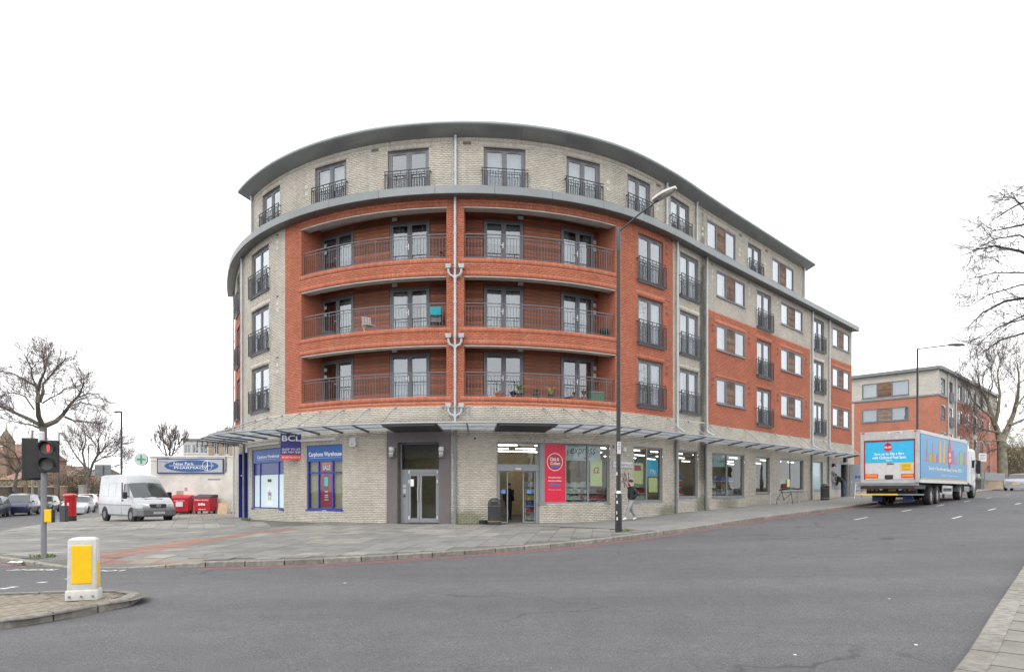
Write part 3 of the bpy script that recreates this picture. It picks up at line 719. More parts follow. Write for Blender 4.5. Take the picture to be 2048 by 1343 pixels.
# grey band and eave, panel by panel
def band_panels(name,s0,s1,n,prof,mat,smooth=False,gap=.007):
    e=np.linspace(s0,s1,n+1)
    for a,b in zip(e[:-1],e[1:]):
        p=MB(); FC.ribbon(p,a+gap,b-gap,prof,.4); p.build(name,mat,BL,smooth=smooth,sharp=30)
band_panels('fascia_panel',SL-.35,SR+.3,25,[(-.12,zF0+.03),(.42,zF0),(.45,zF0+.02),(.45,zF1-.03),(.42,zF1),(-.5,zF1+.02)],M['fascia'])
nose=[(.52+.10*math.cos(a),16.84+.10*math.sin(a)) for a in np.radians(np.linspace(-75,90,9))]
band_panels('eave_panel',s505-.42,s1608+.42,21,[(-.3,16.53),(.02,16.53)]+nose+[(-.3,16.97)],M['eave'],True,.0035)
rf=MB(); FC.ribbon(rf,SL-.2,SR+.2,[(-.4,14.2),(-.4,14.3),(-D,14.3),(-D,14.2)],1.0); FC.ribbon(rf,s505-.7,s1608+.7,[(-.25,16.6),(-.25,16.93),(-D,17.0),(-D,16.6)],1.0); rf.build('roof',M['fascia'],BL)
# windows
def curtain_mesh(mb,x0,x1,y,z0,z1,amp=.025,waves=5):
    n=max(6,int((x1-x0)/.04)); ph=random.uniform(0,6)
    vs=[]
    for i in range(n+1):
        x=x0+(x1-x0)*i/n; yy=y+amp*math.sin(ph+waves*2*math.pi*i/n)+amp*.5*math.sin(ph*2+waves*5.1*i/n)
        vs += [(x,yy,z0),(x,yy,z1)]
    mb.add(vs,[(2*i,2*i+2,2*i+3,2*i+1) for i in range(n)])
def fr(mb,x0,x1,z0,z1,t,y0,y1):
    mb.box(x0,x0+t,y0,y1,z0,z1); mb.box(x1-t,x1,y0,y1,z0,z1); mb.box(x0+t,x1-t,y0,y1,z0,z0+t); mb.box(x0+t,x1-t,y0,y1,z1-t,z1)
def pane(Mx,x0,x1,z0,z1,y,parent,mat=None):
    p=MB(Mx); p.box(x0,x1,y,y+.012,z0,z1); return p.build('pane',mat or M['glass'],parent)
def door_window(fc,s0,s1,z0,z1,off,root,fm,curt=None,handle=False,name='window'):
    Mx,w_=fc.frame(s0,s1,z0,off); h=z1-z0; f=MB(Mx); c=w_/2
    fr(f,.01,w_-.01,0,h,.06,-.03,.06)
    for a,b in ((.075,c-.02),(c+.02,w_-.075)): fr(f,a,b,.05,h-.075,.085,-.02,.045)
    f.box(c-.02,c+.02,-.035,.04,.06,h-.06)
    for a,b in ((.075,c-.02),(c+.02,w_-.075)):
        f.box((a+b)/2-.17,(a+b)/2+.17,-.04,-.02,h-.115,h-.09)
    o=f.build(name,fm,root)
    for a,b in ((.16,c-.105),(c+.105,w_-.16)): pane(Mx,a-.005,b+.005,.13,h-.155,.01,o)
    if handle:
        hb=MB(Mx); hb.box(c-.05,c-.02,-.06,-.035,.95,1.2); hb.box(c-.16,c-.03,-.085,-.06,1.06,1.085); hb.build('handle',M['steel'],o)
    cm=curt if curt is not None else random.choice(['net','net','half','half','drape','none','blind'])
    if cm!='none':
        cu=MB(Mx)
        if cm=='net': curtain_mesh(cu,.08,w_-.08,.20,.05,h-.05,.018,6)
        elif cm=='half': curtain_mesh(cu,.08,c*random.uniform(.5,.9),.20,.05,h-.05,.03,5); curtain_mesh(cu,w_-.45,w_-.08,.20,.05,h-.05,.03,4)
        elif cm=='blind':
            zb_=h*random.uniform(.25,.6); k=0
            while zb_+k*.05<h-.06: cu.box(.1,w_-.1,.14,.165,zb_+k*.05,zb_+k*.05+.038); k+=1
        else: curtain_mesh(cu,w_*.55,w_-.08,.22,.05,h-.05,.04,5)
        cu.build('curtain' if cm!='blind' else 'window_blind',M['drape'] if cm=='drape' else M[random.choice(['curtain','curtain','curtain2','curtain3'])],o,kind='stuff' if cm=='blind' else None)
    return o
def timber(Mx,x0,x1,z0,z1,y,parent,mat,bh=.12):
    n=max(2,int(round((z1-z0)/bh))); h=(z1-z0)/n
    p=MB(Mx)
    for i in range(n): p.box(x0,x1,y+random.uniform(0,.006),y+.03,z0+i*h+.004,z0+(i+1)*h-.004)
    return p.build('timber_panel',mat,parent,kind='stuff')
def pair_window(fc,s0,s1,z0,z1,off,root,fm,wood):
    Mx,w_=fc.frame(s0,s1,z0,off); h=z1-z0; f=MB(Mx); a,b=w_*.335,w_*.64
    fr(f,.0,w_,-.0,h,.045,-.05,.06); f.box(a-.03,a+.03,-.04,.05,.045,h-.045); f.box(b-.03,b+.03,-.04,.05,.045,h-.045)
    for x0,x1 in ((.05,a-.035),(b+.035,w_-.05)): fr(f,x0,x1,.05,h-.05,.055,-.03,.04)
    f.box(-.04,w_+.04,-.11,-.05,-.045,.0)
    o=f.build('window',fm,root)
    for x0,x1 in ((.1,a-.085),(b+.085,w_-.1)):
        pane(Mx,x0,x1,.1,h-.1,.0,o)
        if random.random()<.8:
            cu=MB(Mx); curtain_mesh(cu,x0-.04,x1+.04,.18,.06,h-.06,.02,6); cu.build('curtain',M[random.choice(['curtain','curtain2','curtain3'])],o)
    timber(Mx,a+.032,b-.032,.047,h-.047,-.02,o,wood); return o
def juliet(fc,s0,s1,z0,root,mat,hgt=1.05,off=.13,low=-.03):
    k=.10; Mx,w_=fc.frame(s0-k,s1+k,z0,off); r=MB(Mx)
    r.box(0,w_,-.02,.02,hgt-.025,hgt); r.box(.03,w_-.03,-.012,.012,hgt-.15,hgt-.13); r.box(.03,w_-.03,-.015,.015,low,low+.03)
    n=int(round((w_-.06)/.112))
    for i in range(n+1):
        x=.03+(w_-.06)*i/n; t_=.011 if 0<i<n else .018
        r.box(x-t_,x+t_,-t_,t_,low+.03 if 0<i<n else low-.05,hgt-.13 if i%3 else hgt-.025)
    for x in (.02,w_-.02):
        for z in (hgt-.13,low): r.box(x-.015,x+.015,.0,off+.01,z,z+.04)
    return r.build('juliet_railing',mat,root)
for s0,s1,z0,z1,k,f in up:
    if k=='door':
        door_window(FC,s0,s1,z0,z1,-.10,BL,M['frame'])
        if f<3:
            sill=MB(); FC.ribbon(sill,s0-.07,s1+.07,[(-.12,z0-.09),(.07,z0-.1),(.07,z0-.02),(-.12,z0)],.4); sill.build('window_sill',M['frame'],BL)
            juliet(FC,s0,s1,z0,BL,M['rail'])
        else: juliet(FC,s0,s1,z0+.36,BL,M['rail'],.78,low=-.3)
    else: pair_window(FC,s0,s1,z0,z1,-.05,BL,M['frame'],M['woodw'])
# recessed balconies
board=MB(); board.box(-.5,.5,-.5,.5,-.5,.5); board_me=board.mesh('cladding_board',M['wood'])
bal_me=None
doors={0:[(644.5,708),(780,860)],1:[(967,1047),(1121.5,1187.5)]}
rod=MB(); rod.tube([(0,0,0),(0,0,1)],1,6); rod_me=rod.mesh('baluster',M['railg'],True)
for bi,(a,b) in enumerate(bays):
    dd=[(A(x0,-1.2),A(x1,-1.2)) for x0,x1 in doors[bi]]
    for f,(z0,z1) in enumerate(FL):
        zt=z1-.02; bk=MB()
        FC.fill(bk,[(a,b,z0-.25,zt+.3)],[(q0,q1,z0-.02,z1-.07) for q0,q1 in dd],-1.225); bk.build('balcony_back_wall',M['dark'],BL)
        for q in (a,b):
            ret=MB(); ret.quad(FC.p(q,z0-.25,-.01),FC.p(q,zt+.3,-.01),FC.p(q,zt+.3,-1.23),FC.p(q,z0-.25,-1.23))
            if 'ret' not in M: M['ret']=flatbrick('return_brick',(.36,.085,.042),(.45,.12,.06),(.36,.22,.15))
            me=ret.build('balcony_return_wall',M['ret'],BL).data; uvl=me.uv_layers.new(name='UVMap')
            for li,lp in enumerate(me.loops):
                co=me.vertices[lp.vertex_index].co; uvl.data[li].uv=((1.22 if (lp.vertex_index%4) in (2,3) else 0),co.z)
        so=MB(); FC.ribbon(so,a,b,[(-.012,zt-.03),(-.012,zt+.05),(-.46,zt+.05),(-.46,zt-.03)],.4); FC.ribbon(so,a,b,[(-.40,zt+.26),(-.40,zt+.3),(-1.24,zt+.3),(-1.24,zt+.26)],.4); FC.ribbon(so,a,b,[(-.40,zt+.05),(-.40,zt+.26),(-.46,zt+.26),(-.46,zt+.05)],.4); so.build('balcony_soffit',M['soffit'],BL)
        flr=MB(); FC.ribbon(flr,a,b,[(-.22,z0-.2),(-.22,z0-.12),(-1.22,z0-.12),(-1.22,z0-.2)],.4); FC.ribbon(flr,a,b,[(-.012,z0-.12),(-.012,z0-.005),(-.22,z0-.005),(-.22,z0-.12)],.4); flr.build('balcony_floor',M['conc'],BL)
        for q0,q1 in dd:
            door_window(FC,q0,q1,z0-.1,z1-.07,-1.2,BL,M['framel'] if False else M['frame'],handle=True,curt='none' if (f==0 and bi==1) else None,name='balcony_door')
        # boards between the doors
        cuts=sub((a+.02,b-.02),[(q0-.02,q1+.02) for q0,q1 in dd]); n=15; bh=(zt+.26-(z0-.12))/n
        for c0,c1 in cuts:
            if c1-c0<.12: continue
            Mx,w_=FC.frame(c0,c1,0,-1.2)
            for i in range(n):
                zc=z0-.12+(i+.5)*bh
                link_mesh('cladding_board',board_me,BL,Mx@Matrix.Translation((w_/2,random.uniform(-.004,.004),zc))@Matrix.Diagonal((w_,.03,bh-.012,1)))
        for q0,q1 in dd:
            Mx,w_=FC.frame(q0-.02,q1+.02,0,-1.2); zz=z1-.065; bh2=(zt+.26-zz)/2
            for i in range(2): link_mesh('cladding_board',board_me,BL,Mx@Matrix.Translation((w_/2,0,zz+(i+.5)*bh2))@Matrix.Diagonal((w_,.03,bh2-.012,1)))
        lt=MB(FC.at((a+b)/2+(.9 if bi==0 else -.9),zt+.02,-1.17)); lt.box(-.12,.12,-.06,0,0,.15); lt.build('bulkhead_light',M['whitep'],BL,bevel=.02)
        vn=MB(FC.at((a+.25) if bi==0 else (b-.25),zt-.45,-1.19))
        for zz in (0,-.32):
            fr(vn,-.08,.08,zz-.08,zz+.08,.02,-.02,0)
            for k in range(3): vn.box(-.045+k*.033,-.025+k*.033,-.012,0,zz-.06,zz+.06)
        vn.build('wall_vent',M['soffit'],BL)
        # railing
        rl=MB(); o0=-.10
        FC.ribbon(rl,a+.02,b-.02,[(o0-.022,z0+1.0),(o0-.022,z0+1.035),(o0+.022,z0+1.035),(o0+.022,z0+1.0)],.35)
        FC.ribbon(rl,a+.02,b-.02,[(o0-.014,z0+.88),(o0-.014,z0+.9),(o0+.014,z0+.9),(o0+.014,z0+.88)],.35)
        FC.ribbon(rl,a+.02,b-.02,[(o0-.014,z0+.06),(o0-.014,z0+.08),(o0+.014,z0+.08),(o0+.014,z0+.06)],.35)
        ro=rl.build('balcony_railing',M['railg'],BL)
        n=int((b-a)/.142)
        for i in range(n+1):
            q=a+.05+(b-a-.1)*i/n; p_=FC.p(q,z0+.0,o0); big=i%6==0
            link_mesh('baluster',rod_me,ro,Matrix.Translation(p_+Vector((0,0,0 if big else .07)))@Matrix.Diagonal((.016 if big else .0095,.016 if big else .0095,1.0 if big else .82,1)))
# joints: movement joint lines and vents
def vent(px,z,mat=M['whitep'],off=0,root=BL,w=.16,h=.15):
    v=MB(FC.at(A(px),z,off)); fr(v,-w/2,w/2,-h/2,h/2,.022,-.018,.012)
    for k in range(3): v.box(-w/2+.035+k*.034,-w/2+.053+k*.034,-.01,.012,-h/2+.02,h/2-.02)
    v.build('wall_vent',mat,root)
M['vent_b']=pm('brown_vent',(.16,.10,.085),.6); M['airb']=pm('air_brick',(.13,.11,.08),.8)
for f,(z0,z1) in enumerate(FL):
    for px in (555,): vent(px,z1-.16); vent(px,z1-.46)
    vent(1333,z1-.16,M['vent_b']); vent(1333,z1-.45,M['vent_b'])
    for px in (1425,1498,1555,1612): 
        mm=M['whitep'] if f==2 else M['vent_b']; vent(px,z1-.16,mm); vent(px,z1-.46,mm)
    ab=MB()
    for px in (555,1332,1337,1424,1497,1548,1611):
        ab.M=FC.at(A(px),z1+.18,.003); ab.box(-.11,.11,-.004,.006,-.035,.035)
    ab.M=None; ab.build('air_brick',M['airb'],BL,kind='stuff')
for px in (517,613,1216,1315,1405,1479,1530): vent(px,15.45); vent(px,15.15)
ab=MB()
for px in (750,934,1317,1481,1533): ab.M=FC.at(A(px),16.28,.003); ab.box(-.17,.17,-.004,.006,-.06,.06)
ab.M=None; ab.build('air_brick',M['airb'],BL,kind='stuff')
# downpipes
def pipe(px,z0,z1,mat=None,name='downpipe',r=.055,off=.09,shoe=False,s=None):
    q=A(px) if s is None else s; p=MB(); p.tube([FC.p(q,z0,off),FC.p(q,z1,off)],r,10)
    z=z1-.05
    while z>z0+.3:
        p.tube([FC.p(q,z-.045,off),FC.p(q,z+.045,off)],r+.012,10); z-=1.44
    if shoe:
        p.tube([FC.p(q,z0+.02,off),FC.p(q,z0-.12,off+.05),FC.p(q,z0-.26,off+.28),FC.p(q,z0-.32,off+.42)],r,10)
    return p.build(name,mat or M['pipe'],BL,smooth=True)
for px in (487,1352,1411,1623,1657): pipe(px,5.0,zF0+.02,shoe=px>1300)
pipe(0,.4,zF0+.02,s=SL+.4)
pipe(910.5,4.4,zF0+.02); pipe(911.5,zF1,16.56); pipe(506.5,zF1,16.56); pipe(1331,zF1,16.56); pipe(1391,zF1,16.56); pipe(1606,zF1,16.56)
for px,lo in ((491,4.3),(910.5,4.3),(1350,4.3),(1409,4.3),(1621,4.3),(1655,4.3)): pipe(px,gflo(A(px))-.02,lo,M['piped'],r=.06)
q=A(910.5)
for z0,z1 in FL:                                                     # twin hoppers on the central pipe
    zz=z0-.42
    for sg in (-1,1):
        h=MB(FC.at(q,zz,.05)); x=sg*.27
        h.hexa([(x-.10,-.18,-.07),(x+.10,-.18,-.07),(x+.10,-.02,-.07),(x-.10,-.02,-.07)],[(x-.12,-.2,.10),(x+.12,-.2,.10),(x+.12,0,.10),(x-.12,0,.10)])
        h.build('rain_hopper',M['pipe'],BL,bevel=.01)
        t_=MB(FC.at(q,zz,.05)); t_.tube([(x,-.1,-.06),(x,-.1,-.22),(x*.75,-.08,-.34),(x*.3,-.05,-.38),(0,-.04,-.5)],.05,8); t_.build('branch_pipe',M['pipe'],BL,smooth=True)
# canopy over the shops
heads=[A(v) for v in (511,536,565,600,641,687,739,791,885,937,989,1087,1128,1165,1200,1240,1287,1335,1377,1415,1454,1489,1519.5,1549,1576.5,1601,1626,1647,1669,1690)]
heads=[heads[0]-3.7,heads[0]-2.45,heads[0]-1.2]+heads; heads.append(SR-1.1)
dep=lambda q:float(np.interp(q,[-20,A(536),A(600),A(690),A(740),A(900),A(1090),A(1165),A(1240),A(1300),40],[2.25,1.85,1.32,1.35,1.38,1.6,1.8,1.75,1.3,.97,.92]))
M['canopy']=translucent('canopy_panel',(.78,.81,.84),.65); M['canopyd']=pm('canopy_solid',(.055,.058,.062),.6,.1,.15,2)
M['canf']=pm('canopy_frame',(.13,.14,.155),.5,.3,.1,3); M['canl']=pm('canopy_edge',(.30,.32,.34),.45,.3,.1,3)
zi,zo=4.38,4.52
cn=tag(empty('shop_canopy',(-2.2,28.0,4.4))); cn['ws']=1
cn.parent=BL; cn.matrix_parent_inverse=BL.matrix_basis.inverted()
def cpt(q,t,z=0): 
    d=dep(q); return FC.p(q,zi+(zo-zi)*t+z,.04+(d-.04)*t)
for i,(a,b) in enumerate(zip(heads[:-1],heads[1:])):
    pa=1024+F*FC.p(a,0).x/FC.p(a,0).y
    solid=(abs(a-A(791))<.05 or abs(a-A(989))<.05)
    n=5; p=MB(); g=.03
    for k in range(n):
        qa,qb=a+g+(b-a-2*g)*k/n,a+g+(b-a-2*g)*(k+1)/n
        th=.12 if solid else .014
        p.hexa([cpt(qa,.98,-th),cpt(qb,.98,-th),cpt(qb,.05,-th),cpt(qa,.05,-th)],[cpt(qa,.98),cpt(qb,.98),cpt(qb,.05),cpt(qa,.05)])
    p.build('canopy_panel',M['canopyd'] if solid else M['canopy'],cn)
    ed=MB(); ed.tube([cpt(a+(b-a)*k/3,1,-.01) for k in range(4)],.036,8); ed.build('canopy_edge',M['canl'],cn,smooth=True)
    tr_=MB()                                                       # glazing bars on the panel's underside
    if not solid:
        for t_ in (.5,): tr_.tube([cpt(a+(b-a)*k/3,t_,-.03) for k in range(4)],.014,4)
        tr_.build('canopy_bar',M['canf'],cn)
for q in heads:
    rb=MB(); c0,c1=cpt(q,0,-.04),cpt(q,1.02,-.04); n=FC.n(q); tx=Vector((-n.y,n.x,0))*.022
    rb.hexa([c0-tx-Vector((0,0,.06)),c0+tx-Vector((0,0,.06)),c1+tx-Vector((0,0,.02)),c1-tx-Vector((0,0,.02))],[c0-tx+Vector((0,0,.03)),c0+tx+Vector((0,0,.03)),c1+tx+Vector((0,0,.03)),c1-tx+Vector((0,0,.03))]); rb.build('canopy_rib',M['canf'],cn)
    tr_=MB(); tr_.tube([FC.p(q,5.33,.02),cpt(q,.97,.05)],.021,8); tr_.tube([FC.p(q,5.33,-.01),FC.p(q,5.33,.035)],.05,10); tr_.build('tie_rod',M['canl'],cn,smooth=True)
# louvred left end of the canopy
lv=MB(); q0=heads[0]
for k in range(9):
    t_=k/8; c0=cpt(q0-.02,t_,-.03); lv.tube([c0,c0-Vector((0,0,.34*(.35+.65*t_)))],.03,4)
for j in range(4): lv.tube([cpt(q0-.02,0,-.03-.03*j),cpt(q0-.02,.5,-.03-.08*j),cpt(q0-.02,1,-.03-.105*j)],.018,4)
lv.build('canopy_louvre',M['canf'],cn)
# ------------------------------------------------------------------ shops on the ground floor
def opening(kind): return [g for g in gs if g[4]==kind][0]
def plate(fc,s0,s1,z0,z1,off,name,mat,parent,t=.012):
    Mx,w_=fc.frame(s0,s1,z0,off); p=MB(Mx); p.box(0,w_,-t,0,0,z1-z0); return p.build(name,mat,parent),Mx,w_
TW,TK=M['ptext_w'],M['ptext_k']
M['palep']=pm('pale_poster',(.60,.73,.74),.5,var=.03); M['purple']=pm('print_purple',(.17,.02,.22),.5,var=0); M['greenp']=pm('print_green',(.13,.42,.10),.5,var=0)
M['dblue']=pm('dark_blue_vinyl',(.03,.045,.21),.35,var=.08); M['teal']=pm('print_teal',(.03,.42,.45),.4,var=.1)
M['tan']=pm('shop_tan_wall',(.42,.33,.19),.8,var=.1)
def shop_window(kind,cols,rows,fm,label_sign=None):
    s0,s1,z0,z1,_=opening(kind); Mx,w_=FC.frame(s0,s1,z0,-.12); h=z1-z0; f=MB(Mx)
    fr(f,0,w_,0,h,.06,-.04,.05)
    for x in cols: f.box(x*w_-.035,x*w_+.035,-.035,.045,.06,h-.06)
    xs=[0]+[c for c in cols]+[1]
    for (zz,i0,i1) in rows: f.box(xs[i0]*w_+.0361,xs[i1]*w_-.0361,-.033,.043,zz-.03,zz+.03)
    f.box(-.06,w_+.06,-.16,-.04,-.06,0); o=f.build('window',fm,BL); return o,Mx,w_,h
# blue window with the pale posters
o,Mx,w_,h=shop_window('blueA',[.21,.80],[],M['blue']); zs=FC.z_at(924,A(535))-opening('blueA')[2]; zp=FC.z_at(948,A(535))-opening('blueA')[2]
p=MB(Mx); p.box(.0,w_,-.075,-.045,zs,h); p.build('sign_panel',M['blueb'],o)
text('Carphone Warehouse',TW,o,Mx@Matrix.Translation((w_*.5,-.079,zs+(h-zs)*.42)),w=w_*.70,h=.2,bold=.02)
p=MB(Mx); p.box(w_*.16,w_*.83,-.079,-.0775,zs+(h-zs)*.24,zs+(h-zs)*.255); p.build('underline',M['palep'],o)
for k,(a,b) in enumerate(((.06/w_,.21-.035/w_),(.21+.035/w_,.8-.035/w_),(.8+.035/w_,1-.06/w_))):
    p=MB(Mx); p.box(a*w_,b*w_,.0,.01,zp,zs-.002); p.build('pane',M['dblue'],o)
    p=MB(Mx); p.box(a*w_,b*w_,.0,.01,.06,zp-.012); p.build('poster',M['palep'],o)
Mt=Mx@Matrix.Translation((w_*.505,-.006,0))
p=MB(Mt); p.box(-.22,.22,-.002,0,zp-.36,zp-.22); p.build('caption',TK,o)
p=MB(Mt); p.add([(-.36,-.001,.12),(.36,-.001,.12),(.36,-.001,.95),(0,-.001,1.2),(-.36,-.001,.95)],[(0,1,2,3,4)]); p.build('house_print',pm('poster_print',(.72,.76,.80),.5,var=.02),o)
for bd,zz,m_,w2,h2 in (('WE',.86,M['purple'],.1,.09),('COMPARE',.70,M['purple'],.46,.2),('YOU SAVE',.49,M['greenp'],.42,.17)): text(bd,m_,o,Mt@Matrix.Translation((0,-.004,zz)),w=w2,h=h2,bold=.02)
# blue window with the sale banner
o,Mx,w_,h=shop_window('blueB',[.30,.70],[],M['blue']); q=opening('blueB'); zs=FC.z_at(921.5,A(650))-q[2]; zt=FC.z_at(944,A(650))-q[2]
f=MB(Mx)
xs=[0,.30,.70,1]
for i in (0,1,2): f.box(xs[i]*w_+.036,xs[i+1]*w_-.036,-.033,.043,zt-.03,zt+.03)
f.build('transom',M['blue'],o)
p=MB(Mx); p.box(0,w_,-.075,-.045,zs,h); p.build('sign_panel',M['blueb'],o)
text('Carphone Warehouse',TW,o,Mx@Matrix.Translation((w_*.5,-.079,zs+(h-zs)*.40)),w=w_*.93,h=.26,bold=.02)
p=MB(Mx); p.box(w_*.05,w_*.95,-.079,-.0775,zs+(h-zs)*.2,zs+(h-zs)*.215); p.build('underline',M['palep'],o)
for i in (0,1,2): pane(Mx,xs[i]*w_+.03,xs[i+1]*w_-.03,.05,zt-.03,.0,o,M['glass_s']); pane(Mx,xs[i]*w_+.03,xs[i+1]*w_-.03,zt+.03,zs,.0,o,M['glass_s'])
p=MB(Mx); p.box(w_*.335,w_*.665,.020,.028,.15,zs-.05); p.build('sale_banner',pm('sale_red',(.42,.012,.05),.5,var=.1),o); Mb=Mx@Matrix.Translation((w_*.50,.017,0))
text('SALE',TW,o,Mb@Matrix.Translation((0,0,zt+.22)),w=.46,h=.22,bold=.03)
p=MB(Mb); p.box(-.25,.25,-.004,0,zs-.14,zs-.05); p.build('banner_strip',M['amber'],o)
p=MB(Mb); p.box(-.13,.13,-.01,-.002,zt-.75,zt-.12); p.build('phone_print',TK,o); p=MB(Mb); p.box(-.11,.11,-.014,-.011,zt-.6,zt-.2); p.build('phone_screen',M['teal'],o)
p=MB(Mb)
for zz,ww in ((zt-.86,.16),(zt-1.02,.2),(zt-1.1,.2),(zt-1.22,.24)): p.box(-ww/2,ww/2,-.004,0,zz,zz+.035)
p.build('banner_print',TW,o,kind='stuff')
p=MB(Mx); p.box(.02,w_-.02,.10,.12,-.1,h); p.build('display_back',M['tan'],o)
# blue door on the left face
s0,s1,z0,z1,_=opening('bluedoor'); Mx,w_=FC.frame(s0,s1,z0,-.1); h=z1-z0; f=MB(Mx)
fr(f,0,w_,0,h,.10,-.12,.05); f.box(w_*.55,w_*.55+.1,-.1,.05,.1,h-.1); f.box(.1,w_*.55,-.06,.04,2.3,2.4); o=f.build('shop_door',M['blue'],BL)
pane(Mx,.1,w_*.55,.1,2.3,0,o,M['glass_s']); pane(Mx,.1,w_*.55,2.4,h-.1,0,o,M['glass_s']); pane(Mx,w_*.55+.1,w_-.1,.1,h-.1,0,o,M['glass_s'])
# light strips, alarm boxes and cameras
def wbox(name,px,py,w,h,d,mat,off=0.0,bevel=.01,q=None):
    s_=A(px) if q is None else q; z=FC.z_at(py,s_); b=MB(FC.at(s_,z,off)); b.box(-w/2,w/2,-d,.015,-h/2,h/2); return b.build(name,mat,BL,bevel=bevel)
for a,b_,py in ((496,561,889),(604,674,879)):
    s0,s1=A(a),A(b_); z=FC.z_at(py,(s0+s1)/2); l=MB(); FC.ribbon(l,s0,s1,[(0,z-.05),(0,z+.05),(.09,z+.05),(.09,z-.05)],.4); l.build('light_strip',M['whitep'],BL)
al=MB(FC.at(A(707),FC.z_at(884,A(707)))); al.prism([(-.13,.19),(.13,.19),(.19,-.1),(.12,-.19),(-.12,-.19),(-.19,-.1)],.09,'y',-.09); o=al.build('alarm_box',M['whitep'],BL,bevel=.015)
text('ADT',TK,o,FC.at(A(707),FC.z_at(888,A(707)),.095),w=.2,h=.06)
wbox('alarm_box',497,898,.2,.34,.12,M['whitep']); wbox('alarm_box',1247.5,898.5,.18,.17,.1,M['whitep']); wbox('conduit_box',1226.5,893,.06,.12,.05,M['piped'])
cc=MB(FC.at(A(950),FC.z_at(876,A(950)))); cc.lathe([(.09,0),(.09,-.05),(.07,-.07)],16,axis='y'); o=cc.build('camera_housing',M['whitep'],BL,smooth=True); cc=MB(FC.at(A(950),FC.z_at(876,A(950)))); cc.lathe([(.055,-.071),(.045,-.1),(.02,-.11)],16,axis='y'); cc.build('camera_lens',M['black'],o,smooth=True)
# entrance with dark render surround
s0,s1,z0,z1,_=opening('entrance')
su=MB(); FC.ribbon(su,surround[0],s0,[(-.02,.1),(.03,.1),(.03,4.36),(-.02,4.36)],.4); FC.ribbon(su,s1,surround[1],[(-.02,.1),(.03,.1),(.03,4.36),(-.02,4.36)],.4); FC.ribbon(su,s0,s1,[(-.02,z1),(.03,z1),(.03,4.36),(-.02,4.36)],.4)
su.build('door_surround',M['plinth'],BL)
jb=MB()
for q in (s0,s1): jb.quad(FC.p(q,.1,.03),FC.p(q,z1,.03),FC.p(q,z1,-.4),FC.p(q,.1,-.4))
jb.quad(FC.p(s0,z1-.002,.03),FC.p(s1,z1-.002,.03),FC.p(s1,z1-.002,-.4),FC.p(s0,z1-.002,-.4)); jb.build('door_recess',M['plinth'],BL)
zg=gflo((s0+s1)/2); Mx,w_=FC.frame(s0,s1,zg,-.34); h=z1-zg; zd=FC.z_at(940,(s0+s1)/2)-zg; f=MB(Mx)
fr(f,0,w_,zd,h,.055,-.03,.05); f.box(0,w_,-.03,.05,zd-.11,zd)
f.box(0,.34,-.03,.05,.0,zd-.11); f.box(w_-.09,w_,-.03,.05,0,zd-.11); o=f.build('entrance_door_frame',M['framel'],BL)
pane(Mx,.05,w_-.05,zd+.05,h-.05,0,o,M['glass_s'])
for k,(a,b) in enumerate(((.345,.345+.48),(.345+.49,w_-.095))):
    d=MB(Mx); fr(d,a,b,.02,zd-.12,.10,-.02,.03); d.box(a+.1,b-.1,-.02,.03,.12,.2); dl=d.build('entrance_door_leaf',M['framel'],o)
    pane(Mx,a+.1,b-.1,.2,zd-.22,.0,o,M['glass_s'])
    hx=b-.06 if k==0 else a+.06; sg=-1 if k==0 else 1
    hn=MB(Mx); hn.tube([(hx,-.02,.95),(hx,-.09,.95),(hx,-.09,1.5),(hx,-.02,1.5)],.016,8); hn.build('door_handle',M['steel'],o,smooth=True)
    for zz in (.22,1.75,2.15):
        hg=MB(Mx); xx=a+.03 if k==0 else b-.03; hg.box(xx-.03,xx+.03,-.045,-.02,zz-.07,zz+.07); hg.build('hinge',M['whitep'],o)
ic=MB(Mx); ic.box(.10,.24,-.05,-.03,1.25,1.45); ic.box(.10,.24,-.05,-.03,1.5,1.62); ic.build('intercom',M['steel'],o); ic=MB(Mx); ic.lathe([(.045,-.05),(.045,-.03)],14,(.17,0,1.13),'y'); ic.build('fob_reader',M['black'],o)
nt=MB(Mx); nt.box(.43,.58,-.026,-.021,1.55,1.85); nt.build('notice',M['ptext_w'],o)
lob=MB(Mx); lob.box(-.3,w_+.6,1.5,1.55,0,h); lob.build('lobby_wall',M['tan'],o); lob=MB(Mx); lob.box(-.3,w_+.6,.1,1.5,-.05,.0); lob.build('lobby_floor',M['dark'],o)
for px in (785.5,883.5):
    z=FC.z_at(904,A(px)); b=MB(FC.at(A(px),z,.03)); b.lathe([(.1,-.2),(.115,-.18),(.115,-.01),(.1,0.0)],14,(0,-.10,.0)); b.box(-.1,.1,-.1,.0,-.21,.01)
    o_=b.build('wall_light',M['steel'],BL,smooth=True); b=MB(FC.at(A(px),z,.03)); b.lathe([(.1,.03),(.115,.05),(.115,.2),(.1,.22)],14,(0,-.10,0)); b.box(-.1,.1,-.1,.0,.03,.2); b.build('wall_light_lens',M['whitep'],o_,smooth=True)
